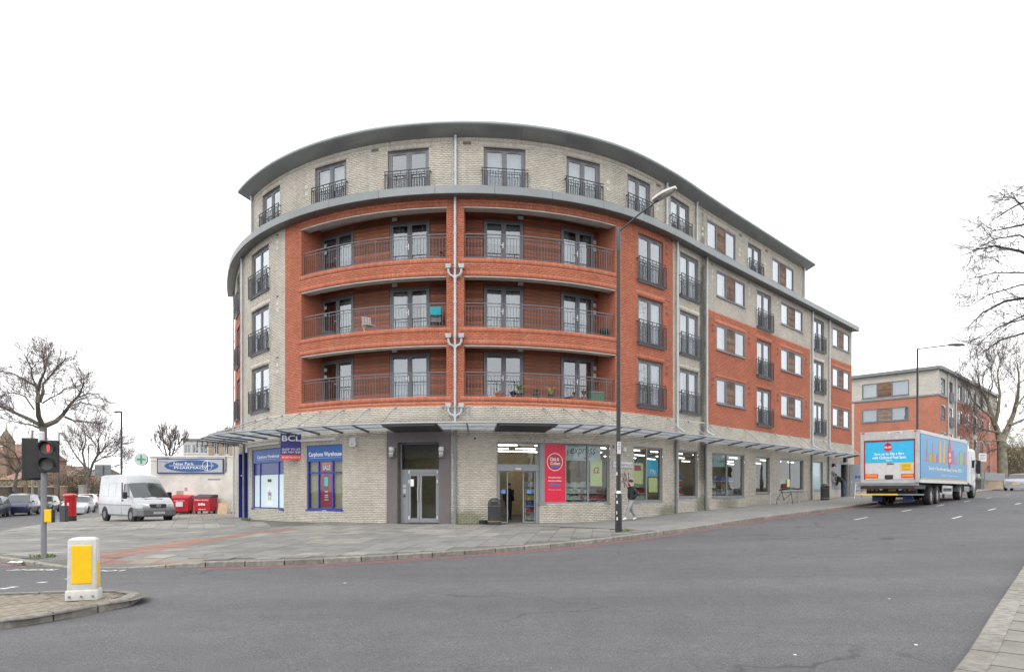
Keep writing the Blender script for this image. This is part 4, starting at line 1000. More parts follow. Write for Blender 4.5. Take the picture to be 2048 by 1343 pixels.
# shop entrance with sliding doors
s0,s1,z0,z1,_=opening('shopdoor'); zg=gflo((s0+s1)/2); Mx,w_=FC.frame(s0,s1,zg,-.10); h=z1-zg; zh0,zh1=FC.z_at(941,A(1035))-zg,FC.z_at(930.5,A(1035))-zg
f=MB(Mx); fr(f,0,w_,zh1,h,.06,-.03,.06); f.box(0,w_,-.06,.1,zh0,zh1); f.box(0,.10,-.03,.06,0,zh0); f.box(w_-.13,w_,-.03,.06,0,zh0); o=f.build('shop_door_frame',M['framel'],BL)
sn=MB(Mx); sn.box(w_*.5-.12,w_*.5+.12,-.1,-.06,zh0+.05,zh0+.12); sn.build('door_sensor',M['whitep'],o)
pane(Mx,.06,w_-.06,zh1+.06,h-.06,0,o,M['glass_s'])
for a,b in ((.11,.50),(w_-.68,w_-.14)):
    d=MB(Mx); fr(d,a,b,.02,zh0-.01,.05,.06,.10); dl=d.build('sliding_door',M['framel'],o); pane(Mx,a+.05,b-.05,.07,zh0-.06,.075,o,M['glass_s'])
    st=MB(Mx); st.box((a+b)/2-.09,(a+b)/2+.09,.05,.06,1.25,1.42); st.build('door_sticker',M['stk'],o)
# shop window with the red banner
s0,s1,z0,z1,_=opening('shopwin'); f=MB(); o,Mx,w_,h=shop_window('shopwin',[],[],M['framel'])
def xat(px): 
    q=A(px,-.12); a=FC.p(s0,0,-.12); return (FC.p(q,0,-.12)-a).length
xr0,xr1,xm=xat(1089),xat(1132),xat(1177.5)
f=MB(Mx); f.box(.06,xr0,-.04,.05,.06,h-.06); f.box(xr1,xr1+.05,-.04,.05,.06,h-.06); f.box(xm-.035,xm+.035,-.04,.05,.06,h-.06); f.build('mullion',M['framel'],o,kind='stuff')
p=MB(Mx); p.box(xr0,xr1,-.03,.0,.06,h-.06); rb_=p.build('red_banner',M['redv'],o); xc=(xr0+xr1)/2; Mb=Mx@Matrix.Translation((xc,-.034,0))
ring=MB(Mb); 
for k in range(32):
    a0,a1=2*math.pi*k/32,2*math.pi*(k+1)/32; r0,r1=.355,.38; zc=h-.80
    ring.quad((r0*math.cos(a0),0,zc+r0*math.sin(a0)),(r1*math.cos(a0),0,zc+r1*math.sin(a0)),(r1*math.cos(a1),0,zc+r1*math.sin(a1)),(r0*math.cos(a1),0,zc+r0*math.sin(a1)))
ring.build('logo_ring',TW,o)
dk=MB(Mb); dk.add([(.34*math.cos(2*math.pi*k/32),.002,h-.80+.34*math.sin(2*math.pi*k/32)) for k in range(32)],[tuple(range(32))]); dk.build('logo_disc',pm('logo_red',(.45,.02,.04),.4,var=.2),o)
text('Click &',TW,o,Mb@Matrix.Translation((-.02,-.003,h-.68)),w=.44,h=.15,bold=.02); text('Collect',TW,o,Mb@Matrix.Translation((.02,-.003,h-.86)),w=.48,h=.13,bold=.02)
p=MB(Mb); p.add([(-.2,-.003,h-1.04),(.18,-.003,h-1.04),(.22,-.003,h-.96),(-.16,-.003,h-.96)],[(0,1,2,3)]); p.build('logo_flash',pm('print_blue',(.05,.16,.45),.5,var=0),o)
text('Everything from',TW,o,Mb@Matrix.Translation((0,0,h-1.47)),w=.62,h=.075,bold=.02); text('Buggies to Bikes',TW,o,Mb@Matrix.Translation((0,0,h-1.61)),w=.62,h=.075,bold=.02)
p=MB(Mb); p.add([(-.3,-.001,h-1.82),(.26,-.001,h-1.82),(.3,-.001,h-1.73),(-.26,-.001,h-1.73)],[(0,1,2,3)]); p.build('logo_flash',bpy.data.materials['print_blue'],o)
text('More choice. Made easy.',TW,o,Mb@Matrix.Translation((0,0,h-1.99)),w=.62,h=.045)
pane(Mx,xr1+.05,xm-.035,.06,h-.06,0,o,M['glass_s']); pane(Mx,xm+.035,w_-.06,.06,h-.06,0,o,M['glass_s'])
p=MB(Mx); p.box(xr1+.05,w_-.35,.06,.07,h-.72,h-.06); p.build('shop_sign_panel',M['whitep'],o)
text('express',TK,o,Mx@Matrix.Translation(((xr1+w_)/2-.15,.055,h-.36)),w=1.25,h=.36,shear=.25)
text('o',M['redv'],o,Mx@Matrix.Translation((xr1+.1,.055,h-.40)),h=.2,shear=.2)
p=MB(Mx); p.add([((xr1+w_)/2-.12,.055,h-.66),((xr1+w_)/2+.05,.055,h-.64),((xr1+w_)/2+.08,.055,h-.58),((xr1+w_)/2-.06,.055,h-.60)],[(0,1,2,3)]); p.build('sign_flash',M['redv'],o)
M['yelp']=pm('yellow_poster',(.72,.70,.30),.5,var=.05); M['pcol']=[pm('goods_%d'%i,c,.6,var=.1) for i,c in enumerate([(.5,.05,.05),(.6,.45,.08),(.06,.2,.1),(.1,.15,.4),(.55,.5,.42),(.35,.16,.06),(.6,.6,.58)])]
p=MB(Mx); p.box(w_-.85,w_-.25,.09,.1,.75,1.9); po=p.build('poster',M['yelp'],o); text('£2',M['redv'],o,Mx@Matrix.Translation((w_-.55,.086,1.45)),w=.3,h=.28,bold=.02)
# plain shop windows along the right-hand front
gw=[g for g in gs if g[4] in('gwin','paleblue')]
for i,g in enumerate(gw):
    s0,s1,z0,z1,kind=g; Mx,w_=FC.frame(s0,s1,z0,-.12); h=z1-z0; f=MB(Mx); fr(f,0,w_,0,h,.07,-.04,.05); f.box(-.05,w_+.05,-.15,-.04,-.06,0)
    two=i in (0,2,4)
    if two: f.box(w_*.48-.04,w_*.48+.04,-.04,.05,.07,h-.07)
    o=f.build('window',M['framel'],BL)
    if kind=='paleblue': p=MB(Mx); p.box(.07,w_-.07,0,.012,.07,h-.07); p.build('pane',pm('pale_blue_film',(.36,.50,.52),.15,var=.06),o); continue
    if two: pane(Mx,.07,w_*.48-.04,.07,h-.07,0,o,M['glass_s']); pane(Mx,w_*.48+.04,w_-.07,.07,h-.07,0,o,M['glass_s'])
    else: pane(Mx,.07,w_-.07,.07,h-.07,0,o,M['glass_s'])
    if i==0:
        p=MB(Mx); p.box(w_*.55,w_-.1,.06,.075,h-1.35,h-.55); p.build('poster',pm('cyan_poster',(.05,.42,.62),.5,var=.05),o); text('79p',TW,o,Mx@Matrix.Translation((w_*.76,.055,h-1.15)),w=.5,h=.28)
        p=MB(Mx); p.box(w_*.62,w_-.15,.06,.075,h-2.1,h-1.42); p.build('poster',M['yelp'],o); p=MB(Mx); p.box(.15,w_*.44,.09,.1,h-1.7,h-.75); p.build('poster',M['yelp'],o)
        p=MB(Mx); p.box(.3,w_*.36,.085,.089,h-1.1,h-.85); p.build('poster',M['redv'],o)
    if i==2:
        p=MB(Mx); p.box(.08,w_*.46,.06,.07,h-.72,h-.1); p.build('hours_panel',pm('hours_film',(.35,.45,.45),.4),o); text('m - 11pm',pm('hours_ink',(.03,.06,.08),.5),o,Mx@Matrix.Translation((w_*.25,.055,h-.42)),w=w_*.36,h=.22)
    if i==4: p=MB(Mx); p.box(w_*.32,w_*.44,-.05,-.045,.25,.75); p.build('notice',M['yelp'],o)
# cash machine and the open service door
s0,s1,z0,z1,_=opening('atm'); zg=gflo((s0+s1)/2); sm=A(1682.5); Mx,w_=FC.frame(s0,sm,zg+.55,-.05); p=MB(Mx); p.box(0,w_,-.02,.03,0,z1-zg-.55); o=p.build('cash_machine_panel',M['framel'],BL); p=MB(Mx); p.box(0,w_,.0,.2,-.75,0); p.build('panel_plinth',M['buff'],BL)
p=MB(Mx); p.box(.06,.62,-.10,-.02,.55,1.35); am=p.build('cash_machine',M['piped'],o,bevel=.02); p=MB(Mx); p.box(.12,.5,-.13,-.10,.95,1.25); p.build('screen',M['black'],am); p=MB(Mx); p.box(.08,.58,-.2,-.1,.52,.62); p.build('shelf',M['steel'],am)
for x,m_ in ((.2,M['orange']),(.62,M['ptext_w'])): p=MB(Mx); p.lathe([(.14,-.035),(.14,-.02)],16,(x,0,1.72),'y'); p.build('round_sticker',m_,o)
p=MB(Mx); p.box(.15,.55,-.2,-.02,z1-zg-.85,z1-zg-.62); p.build('panel_light',M['black'],o,bevel=.02)
Mx2,w2=FC.frame(sm,s1,zg,-.1); f=MB(Mx2); f.box(0,.09,-.05,.06,0,z1-zg); f.box(w2-.07,w2,-.05,.06,0,z1-zg); f.box(.09,w2-.07,-.05,.06,z1-zg-.08,z1-zg); fo=f.build('service_door_frame',M['framel'],BL)
P=FC.p(A(1696.5),gflo(A(1690))+.02,.10); dl=MB(Matrix.Translation(P)); hd=z1-zg-.1; dl.box(0,.95,0,.05,0,hd); d=dl.build('service_door',M['framel'],BL)
for x in (.40,.66): b=MB(Matrix.Translation(P)); b.box(x,x+.2,-.008,0,hd*.56,hd*.56+.22); b.build('door_sign',M['blueb'],d)
b=MB(Matrix.Translation(P)); b.box(.35,.7,-.01,0,hd*.42,hd*.42+.03); b.box(.08,.12,-.04,0,hd*.4,hd*.47); b.build('door_bar',M['whitep'],d)
bx=MB(); s_=A(1688); bl_=MB(FC.at(s_,FC.z_at(919,s_))); bl_.box(-.2,.2,-.2,.015,-.18,.18); bl_.build('security_light',M['black'],BL,bevel=.03)
# street name plate, letting board and graffiti
s0,s1=A(1224),A(1264.5); z=FC.z_at(928.5,(s0+s1)/2); Mx,w_=FC.frame(s0,s1,z,.02); ns=thing('street_name_plate','white street name plate fixed to the brick wall behind the tall lamp post','street sign',FC.p((s0+s1)/2,z,.02)); ns['ws']=1
p=MB(Mx); p.box(0,w_,-.025,.0,-.15,.15); p.build('plate',M['whitep'],ns,bevel=.008); p=MB(Mx); fr(p,.015,w_-.015,-.135,.135,.012,-.028,-.0255); p.build('border',TK,ns)
text('STREATHAM PLACE',TK,ns,Mx@Matrix.Translation((w_/2,-.029,-.02)),w=w_*.9,h=.12)
for x in (.08,w_-.08): p=MB(Mx); p.box(x-.02,x+.02,0,.02,-.1,.1); p.build('fixing',M['black'],ns)
Yb=FC.p(A(583),0,.55).y; c=at(582.7,892,Yb); tb=thing('letting_board','navy and red shop to let board hung above the blue corner shop','sign board',(c.x,c.y,c.z-.6)); tb['ws']=1
Mb=Matrix.Translation(c); wb,hb=43.5*Yb/F,54*Yb/F
p=MB(Mb); p.box(-wb/2,wb/2,0,.03,-hb/2,hb/2); p.build('board',M['navy'],tb); p=MB(Mb); p.box(-wb/2,wb/2,-.003,-.0005,-hb/2,-hb/2+hb*.19); p.build('red_strip',M['orange'],tb)
p=MB(Mb); p.box(-.02,.02,.03,.9,-.1,-.06); p.box(-.02,.02,.03,.9,.3,.34); p.build('bracket',M['piped'],tb,kind='stuff')
for bd,zz,ww,hh in (('BCL',.30,.86,.22),('SHOP TO LET',-.11,.84,.075),('020 7434 7600',-.215,.84,.075),('BCLRETAIL.CO.UK',-.40,.84,.06)): text(bd,TW,tb,Mb@Matrix.Translation((0,-.004,zz*hb)),w=ww*wb,h=hh*hb,bold=.02 if bd=='BCL' else 0)
g=MB(); gq=A(1247.5)
for st in ([(-.25,.2),(-.1,.45),(-.05,.1),(.05,.5),(.1,.05)],[(.12,.4),(.2,.1),(.3,-.1),(.34,.3)],[(-.3,-.05),(-.1,.1),(.15,-.05),(.32,-.35)],[(.0,.3),(.05,-.2),(.12,.2)],[(.3,.5),(.33,.0),(.4,-.45)]):
    g.M=FC.at(gq,FC.z_at(966,gq),.004); g.tube([(a,0,b) for a,b in st],.012,4)
g.M=None; g.build('graffiti',pm('graffiti_paint',(.14,.06,.05),.7),BL,kind='stuff')
# ------------------------------------------------------------------ inside the lit shop
SI0,SI1=A(985),A(1655)
M['shopw']=pm('shop_wall',(.40,.33,.22),.8); M['shopf']=pm('shop_floor',(.30,.25,.2),.5); M['shopc']=pm('shop_ceiling',(.34,.27,.20),.9)
p=MB(); FC.fill(p,[(SI0,SI1,.3,4.3)],[],-7.5,1.0); p.build('shop_back_wall',M['shopw'],BL)
for q in (SI0,SI1): p=MB(); p.quad(FC.p(q,.2,-.3),FC.p(q,4.3,-.3),FC.p(q,4.3,-7.5),FC.p(q,.2,-7.5)); p.build('shop_side_wall',M['shopw'],BL)
p=MB(); FC.ribbon(p,SI0,SI1,[(-.2,.40),(-.2,.46),(-7.5,.46),(-7.5,.40)],1.0); p.build('shop_floor',M['shopf'],BL)
p=MB(); FC.ribbon(p,SI0,SI1,[(-.2,4.20),(-.2,4.25),(-7.5,4.25),(-7.5,4.20)],1.0); p.build('shop_ceiling',M['shopc'],BL)
M['strip']=emit('lit_strip_light',(1,.95,.85),6.0)
q=SI0+.9
while q<SI1-1:
    for o_ in (-1.8,-4.2,-6.3):
        Mx=FC.at(q,3.85,o_); p=MB(Mx); p.box(-.5,.5,-.03,.03,-.02,.03); p.build('strip_light',M['strip'],BL)
    q+=2.2
s_un=[('blueA','blueB')]
p=MB(); FC.ribbon(p,A(490),A(770),[(-1.6,.3),(-1.6,4.3),(-1.7,4.3),(-1.7,.3)],1.0); p.build('vacant_shop_wall',M['tan'],BL)
# shelving seen through the shop windows
for k,px in enumerate((1098,1160,1205,1297,1377,1440,1475,1526,1585)):
    q=A(px); off=-1.0; Mx=FC.at(q,.46,off); wd=1.5 if px not in(1377,1526) else 1.0; tall=1.75 if px<1300 else 2.2
    sh=thing('shop_shelving','shelving unit of goods behind the shop window, %s'%('next to the red banner','inside the express window','right of the express lettering','behind the walking man','in the narrow window past the lamp post','under the opening hours','right half of the opening hours window','in the second narrow window','by the cycle stands')[k],'shelving',tuple(FC.p(q,.46,off))); sh['ws']=1
    p=MB(Mx); p.box(-wd/2,wd/2,.0,.04,0,tall); 
    for j in range(6): p.box(-wd/2,wd/2,-.4,0,.12+j*tall/6.2,.15+j*tall/6.2)
    p.build('shelf_frame',M['whitep'],sh,kind='stuff')
    for j in range(6):
        g_=MB(Mx); x=-wd/2+.03
        while x<wd/2-.1:
            ww=random.uniform(.09,.2); hh=random.uniform(.12,tall/6.2-.06); g_.box(x,x+ww-.012,-.38,-.04,.15+j*tall/6.2,.15+j*tall/6.2+hh); x+=ww
        g_.build('goods',random.choice(M['pcol']),sh,kind='stuff')
# ------------------------------------------------------------------ street furniture
def base(px,py,dz=.12):
    x,y=gp(px,py,dz); return Vector((x,y,T(x,y)+dz))
def loft(mb,rings,close=True,caps=True):
    n=len(rings[0]); vs=[v for r in rings for v in r]; m=len(rings)
    fs=[(i*n+k,i*n+(k+1)%n,(i+1)*n+(k+1)%n,(i+1)*n+k) for i in range(m-1) for k in range(n if close else n-1)]
    if caps: fs+=[tuple(range(n))[::-1],tuple(range((m-1)*n,m*n))]
    mb.add(vs,fs)
M['lampblk']=pm('lamp_black_paint',(.017,.018,.022),.4,var=.2,dirt=.1); M['lampgry']=pm('lamp_dark_grey',(.045,.05,.062),.4,var=.1)
M['lanternw']=pm('lantern_shell',(.45,.44,.42),.5,var=.12,dirt=.25); M['lens']=pm('lantern_lens',(.42,.40,.36),.15,var=.15)
def lantern(mb,mb2,L,W,H,Mx):
    mb.M=Mx; mb2.M=Mx
    rings=[]
    for i in range(9):
        t_=i/8; x=L*t_; w=W*(math.sin(math.pi*min(1,t_*.75+.22))**.6)*.5+.015; h=H*(.45+.55*math.sin(math.pi*min(1,t_*.7+.25)))
        rings.append([(x,w*math.cos(a),h*max(0,math.sin(a)) if math.sin(a)>0 else -.03*abs(math.sin(a))) for a in np.linspace(0,2*math.pi,14,endpoint=False)])
    loft(mb,rings)
    rings=[]
    for i in range(7):
        t_=i/6; x=L*(.34+.58*t_); w=W*.40*math.sin(math.pi*(t_*.86+.07))**.5; rings.append([(x,w*math.cos(a),-.025-H*.38*max(0,math.sin(a))*math.sin(math.pi*(t_*.86+.07))**.5) for a in np.linspace(0,math.pi,9)]) 
    loft(mb2,rings,close=False,caps=False)
# tall lamp post in front of the building
b0=base(1237,1063); lp=thing('lamp_post','tall black lamp post with pale lantern standing at the kerb before the shops','lamp post',b0)
p=MB(); p.lathe([(.115,-.05),(.115,.2),(.108,1.25),(.105,1.28)],16); p.build('base_column',M['lampblk'],lp,smooth=True)
p=MB(); p.lathe([(.108,1.28),(.112,1.3),(.078,1.36),(.075,1.38)],16); p.build('collar',M['steel'],lp,smooth=True)
hp=(1063-458)*b0.y/F
p=MB(); p.lathe([(.075,1.37),(.068,5),(.062,hp-.6),(.062,hp)],14); p.build('pole',M['lampblk'],lp,smooth=True)
p=MB(); p.lathe([(.072,hp-.75),(.078,hp-.7),(.078,hp),(.06,hp+.05)],14); p.build('pole_head',M['lampgry'],lp,smooth=True)
dr=Vector((.707,-.707,0)); p=MB(); p.tube([(0,0,hp-.1),tuple(dr*.8+Vector((0,0,hp+.25))),tuple(dr*1.55+Vector((0,0,hp+.50)))],.026,8); p.build('arm',M['lampgry'],lp,smooth=True)
a_,c_=MB(),MB(); Ml=Matrix.Translation(dr*1.40+Vector((0,0,hp+.50)))@Matrix.Rotation(R(-45),4,'Z')@Matrix.Rotation(R(-13),4,'Y'); lantern(a_,c_,.82,.32,.15,Ml)
lo=a_.build('lantern',M['lanternw'],lp,smooth=True); c_.build('lens',M['lens'],lo,smooth=True)
zt=(1063-895)*b0.y/F; p=MB(); p.box(-.055,.055,-.098,-.075,zt-.2,zt+.2); pl=p.build('number_plate',M['whitep'],lp)
for k,ch in enumerate('0491'): text(ch,TK,lp,Matrix.Translation((0,-.101,zt+.145-.097*k)),h=.078,bold=.01)
for zz,w_ in ((1.15,.02),(.95,.05),(.6,.03),(.4,.05),(1.9,.04)): p=MB(); p.box(-.09,-.09+w_,-.122,-.118,zz,zz+.1); p.build('sticker_scrap',M['whitep'],lp)
# other lamp posts
def small_lamp(px,ytop,Y,d,L,label,mat,rad=.07,gz=None,lamp=(.55,.2,.1),rise=0.0):
    q=at(px,ytop,Y); z0=T(q.x,q.y)+.1 if gz is None else gz; o=thing('lamp_post',label,'lamp post',(q.x,q.y,z0)); h=q.z-z0
    p=MB(); p.lathe([(rad*1.5,-.1),(rad*1.5,1.2),(rad,1.25),(rad*.8,h)],10); p.build('pole',mat,o,smooth=True)
    p=MB(); p.tube([(0,0,h-.02),(d[0]*L,d[1]*L,h+rise)],rad*.5,6); p.build('arm',mat,o)
    a_,c_=MB(),MB(); ang=math.atan2(d[1],d[0]); lantern(a_,c_,*lamp,Matrix.Translation((d[0]*L,d[1]*L,h+rise-.03))@Matrix.Rotation(ang,4,'Z')); k=a_.build('lantern',mat,o,smooth=True); c_.build('lens',M['lens'],k,smooth=True); return o
small_lamp(243,823,46,(-1,0),.0,'black lamp post with flat lantern rising behind the white van',M['lampblk'],.075,lamp=(.5,.25,.1))
small_lamp(118,866,70,(1,0),.0,'black street lamp beyond the traffic signal on the left',M['lampblk'],.07,lamp=(.6,.25,.1))
small_lamp(177.5,889,82,(1,0),.0,'farthest black street lamp beside the warning triangle',M['lampblk'],.07,lamp=(.6,.25,.1))
small_lamp(1835,697,46,(.98,-.2),1.9,'slender black lamp post with long arm rising behind the lorry',M['lampblk'],.075,lamp=(.95,.3,.13),rise=.16)
# traffic signal
b0=base(87.5,1114); ts=thing('traffic_signal','grey pole with red pedestrian signal and a vehicle signal seen from behind','traffic light',b0); sc=b0.y/F
h=(1114-864)*sc
p=MB(); p.lathe([(.066,-.05),(.066,h-.25)],14); p.build('pole',M['galv'],ts,smooth=True)
p=MB(); p.lathe([(.07,h-.25),(.07,h),(.05,h+.02)],14,(-.06,0,0)); p.build('pole_cap',M['whitep'],ts,smooth=True)
sg=MB(Matrix.Translation((.17,-.05,0))@Matrix.Rotation(R(16),4,'Z')); z1,z0=(1114-880)*sc,(1114-944)*sc; w=.40
sg.box(-w/2,w/2,-.06,.12,z0,z1); head=sg.build('pedestrian_head',M['black'],ts,bevel=.02)
for k,(zc,on) in enumerate((((z0+z1)/2+.2,1),((z0+z1)/2-.2,0))):
    Mz=Matrix.Translation((.17,-.05,0))@Matrix.Rotation(R(16),4,'Z')@Matrix.Translation((-.02,-.06,zc))
    d=MB(Mz); d.lathe([(.15,.0),(.15,-.012)],24,axis='y'); l=d.build('signal_lens',M['slens'],head,smooth=True)
    v=MB(Mz); n=20; ri=[];ro=[]
    vs=[];fs=[]
    for i in range(n+1):
        a=R(-200+220*i/n+170); a=R(-20)+R(220)*i/n
        x,z=math.cos(a),math.sin(a); dpt=.20-.10*(1-max(0,math.sin(a)))**1.0
        for r_ in (.165,.158): vs+=[(r_*x,0,r_*z),(r_*x,-max(.05,dpt),r_*z)]
    for i in range(n):
        q=i*4; r2=q+4; fs+=[(q,r2,r2+1,q+1),(q+2,q+3,r2+3,r2+2),(q+1,r2+1,r2+3,q+3)]
    v.add(vs,fs); v.build('signal_hood',M['black'],head)
    if on:
        mn=MB(Mz); M['sred']=emit('signal_red',(1,.05,.06),.9)
        mn.lathe([(.012,-.02),(.012,-.014)],10,(.025,0,.088),'y'); mn.prism([(-.012,.07),(.06,.07),(.055,-.0),(.045,-.09),(.03,-.09),(.024,-.01),(.02,-.09),(.004,-.09),(-.004,0)],.004,'y',-.02); mn.build('standing_man',M['sred'],head,kind='stuff')
bk=MB(Matrix.Translation((-.30,.02,0))@Matrix.Rotation(R(20),4,'Z')); z1,z0=(1114-875)*sc,(1114-959)*sc
bk.box(-.235,.235,0,.03,z0,z1); vb=bk.build('backing_board',M['black'],ts,bevel=.01)
bk=MB(Matrix.Translation((-.30,.02,0))@Matrix.Rotation(R(20),4,'Z')); bk.box(-.11,.20,-.12,0,z0+.03,z1-.03); bk.box(.06,.2,-.135,-.12,z0+.05,z1-.1); bk.build('vehicle_head',M['black'],ts,bevel=.03)
bk=MB(); 
for z in (z0+.25,z1-.2): bk.tube([(0,0,z),(-.3,-.02,z)],.025,6)
bk.build('bracket',M['black'],ts,kind='stuff')
z1,z0=(1114-1018)*sc,(1114-1043)*sc; pb=MB(Matrix.Translation((.16,-.02,0))@Matrix.Rotation(R(14),4,'Z')); pb.box(-.09,.08,-.09,.07,z0,z1); pbo=pb.build('push_button_box',M['yellow'],ts,bevel=.012); pb=MB(Matrix.Translation((.16,-.02,0))@Matrix.Rotation(R(14),4,'Z')); pb.box(.075,.1,-.1,.08,z0-.012,z1); pb.build('button_face',M['black'],ts,bevel=.005)
# keep-left bollard on the island
b0=base(168,1199,.098); bo=thing('traffic_bollard','white plastic traffic bollard with yellow panel on the island','bollard',b0,R(19)); sc=b0.y/F
w,d,h=.205,.14,126*sc
def rr(x,y,r,z,n=4):
    out=[]
    for cx,cy,a0 in ((x-r,y-r,0),(-x+r,y-r,90),(-x+r,-y+r,180),(x-r,-y+r,270)):
        for k in range(n+1): a=R(a0+90*k/n); out.append((cx+r*math.cos(a),cy+r*math.sin(a),z))
    return out
p=MB(); loft(p,[rr(w+.022,d+.022,.04,.02),rr(w+.022,d+.022,.04,.15),rr(w+.012,d+.012,.04,.17),rr(w,d,.04,.18)]); p.build('bollard_base',M['white'],bo,smooth=True)
p=MB(); loft(p,[rr(w-.002,d-.002,.025,.18),rr(w-.012,d-.012,.025,h-.05),rr(w-.025,d-.02,.03,h-.025),rr(w-.07,d-.05,.04,h-.006),rr(w-.13,d-.09,.03,h)]); p.build('bollard_shell',M['white'],bo,smooth=True)
p=MB(); p.box(-.14,.14,-d-.006,-d+.02,.27,h-.12); p.build('yellow_panel',M['yellow'],bo,bevel=.012)
p=MB(); p.box(w-.02,w+.004,-.10,.06,.22,.60); p.build('yellow_side_panel',M['yellow'],bo,bevel=.008)
p=MB(); p.box(w-.02,w+.003,-.10,-.04,.62,.80); p.build('warning_label',M['whitep'],bo)
for x in (-.16,0,.16): p=MB(); p.lathe([(.017,-d-.04),(.017,-d-.02)],10,(x,0,.08),'y'); p.build('bolt',M['galv'],bo)
# litter bins
def litter_bin(px,py,label,r=.275,h=1.09):
    b=base(px,py); o=thing('litter_bin',label,'litter bin',b,group='black street litter bins')
    p=MB(); p.lathe([(r*.97,0),(r,.03),(r,h*.70),(r*1.02,h*.71)],24); p.build('bin_body',M['binb'],o,smooth=True)
    p=MB(); p.lathe([(r*1.02,h*.71),(r*1.03,h*.72),(r*1.0,h*.80),(r*.85,h*.90),(r*.55,h*.975),(r*.3,h),(.01,h)],24); lid=p.build('bin_hood',M['binb'],o,smooth=True)
    p=MB(); p.box(-r*.55,r*.55,-r*1.04,-r*.8,h*.74,h*.86); p.build('bin_mouth',M['black'],lid)
    for z in (h*.12,h*.70): p=MB(); p.lathe([(r*1.005,z),(r*1.02,z+.004),(r*1.02,z+.018),(r*1.005,z+.022)],24); p.build('gold_band',M['gold'],o,smooth=True)
M['binb']=pm('bin_black_plastic',(.045,.046,.052),.5,var=.15,dirt=.15); M['gold']=pm('gold_band',(.45,.33,.10),.4,.4)
litter_bin(989,1048.5,'dark grey domed litter bin beside the shop doors')
litter_bin(1650,999.5,'black domed litter bin near the cash machine')
cl=base(967,1047); p=MB(); 
for k in range(3):
    p.tube([(.17*math.cos(a),.17*math.sin(a),.03+.045*k) for a in np.linspace(0,6.28,22)],.028,6,False)
o=tag(p.build('rubber_coil',M['rubber'],smooth=True),'flat black rubber coil lying on the paving left of the domed bin','rubber coil'); o.location=cl
# cycle stands and a stripped bicycle
ux=Vector((.695,.719,0))
st=[]
for k,px in enumerate((1551,1569,1588,1606)):
    b=base(px,1010-.10*(px-1551)*1.05); o=thing('cycle_stand',('leftmost steel hoop cycle stand outside the shop','second steel hoop cycle stand from the left','third steel hoop cycle stand from the left','rightmost steel hoop cycle stand nearest the downpipe')[k],'cycle stand',b,math.atan2(.3,.95),group='steel cycle stands')
    p=MB(); n=[(-.36,0,-.02),(-.36,0,.62)]+[(-.36+.13-.13*math.cos(a),0,.62+.13*math.sin(a)) for a in np.linspace(.3,1.57,4)]+[(.36-.13+.13*math.sin(a),0,.62+.13*math.cos(a)) for a in np.linspace(0,1.3,4)]+[(.36,0,.62),(.36,0,-.02)]
    p.tube(n,.025,8); p.build('hoop',M['steel'],o,smooth=True)
    for x in (-.36,.36): p=MB(); p.lathe([(.06,0),(.06,.01)],12,(x,0,0)); p.build('flange',M['steel'],o)
b=base(1572,1008.5); bk=thing('bicycle_frame','stripped bicycle frame without wheels chained to the cycle stands','bicycle',(b.x,b.y,b.z),math.atan2(.3,.95))
p=MB()
for a_,c_ in (((-.15,0,.28),(-.3,0,.78)),((-.15,0,.28),(.35,0,.62)),((-.28,0,.72),(.33,0,.7)),((-.15,0,.28),(-.58,.05,.3)),((-.29,0,.7),(-.58,.05,.3)),((.33,0,.76),(.48,0,.02)),((-.58,.05,.3),(-.62,.02,.02))): p.tube([a_,c_],.018,6)
p.build('frame',pm('bike_dark',(.03,.035,.05),.4),bk)
p=MB(); p.tube([(.30,-.22,.86),(.33,0,.84),(.30,.22,.86)],.014,6); p.build('handlebar',M['steel'],bk); p=MB(); p.box(-.42,-.2,-.06,.06,.78,.83); p.build('saddle',M['black'],bk,bevel=.02)
p=MB(); p.lathe([(.09,-.012),(.09,.012)],16,(-.15,0,.28),'y'); p.build('chainring',M['steel'],bk)
# pillar box and dark cabinet
M['pbred']=pm('post_box_red',(.50,.012,.018),.35,var=.08,coat=.3,dirt=.05)
b=base(141,1041); sc=b.y/F; o=thing('post_box','red cylindrical post box with black base at the kerb','post box',b); r=.30
p=MB(); p.lathe([(r*1.02,0),(r*1.02,.28),(r,.30)],24); p.build('post_base',M['black'],o,smooth=True)
p=MB(); p.lathe([(r,.30),(r,1.32),(r*1.03,1.34)],24); p.build('post_body',M['pbred'],o,smooth=True)
p=MB(); p.lathe([(r*1.03,1.34),(r*1.22,1.40),(r*1.24,1.47),(r*1.12,1.53),(r*.6,1.57),(.01,1.58)],24); p.build('post_cap',M['pbred'],o,smooth=True)
p=MB(); p.box(-.13,.13,-r-.02,-r+.06,1.17,1.22); p.build('letter_slot',M['black'],o); p=MB(); p.box(.02,.1,-r-.012,-r+.03,.86,1.05); p.build('notice_plate',M['whitep'],o)
p=MB(); fr(p,-.14,.14,.42,1.1,.012,-r-.006,-r+.09); p.build('door_edge',M['pbred'],o)
b=base(128,1042.5); o=thing('service_cabinet','small dark grey cabinet standing left of the red post box','cabinet',b); p=MB(); p.box(-.16,.16,-.15,.15,0,.86); p.build('cabinet_body',M['lampgry'],o,bevel=.02); p=MB(); p.box(-.17,.17,-.16,.16,.86,.9); p.build('cabinet_lid',M['lampgry'],o,bevel=.01)
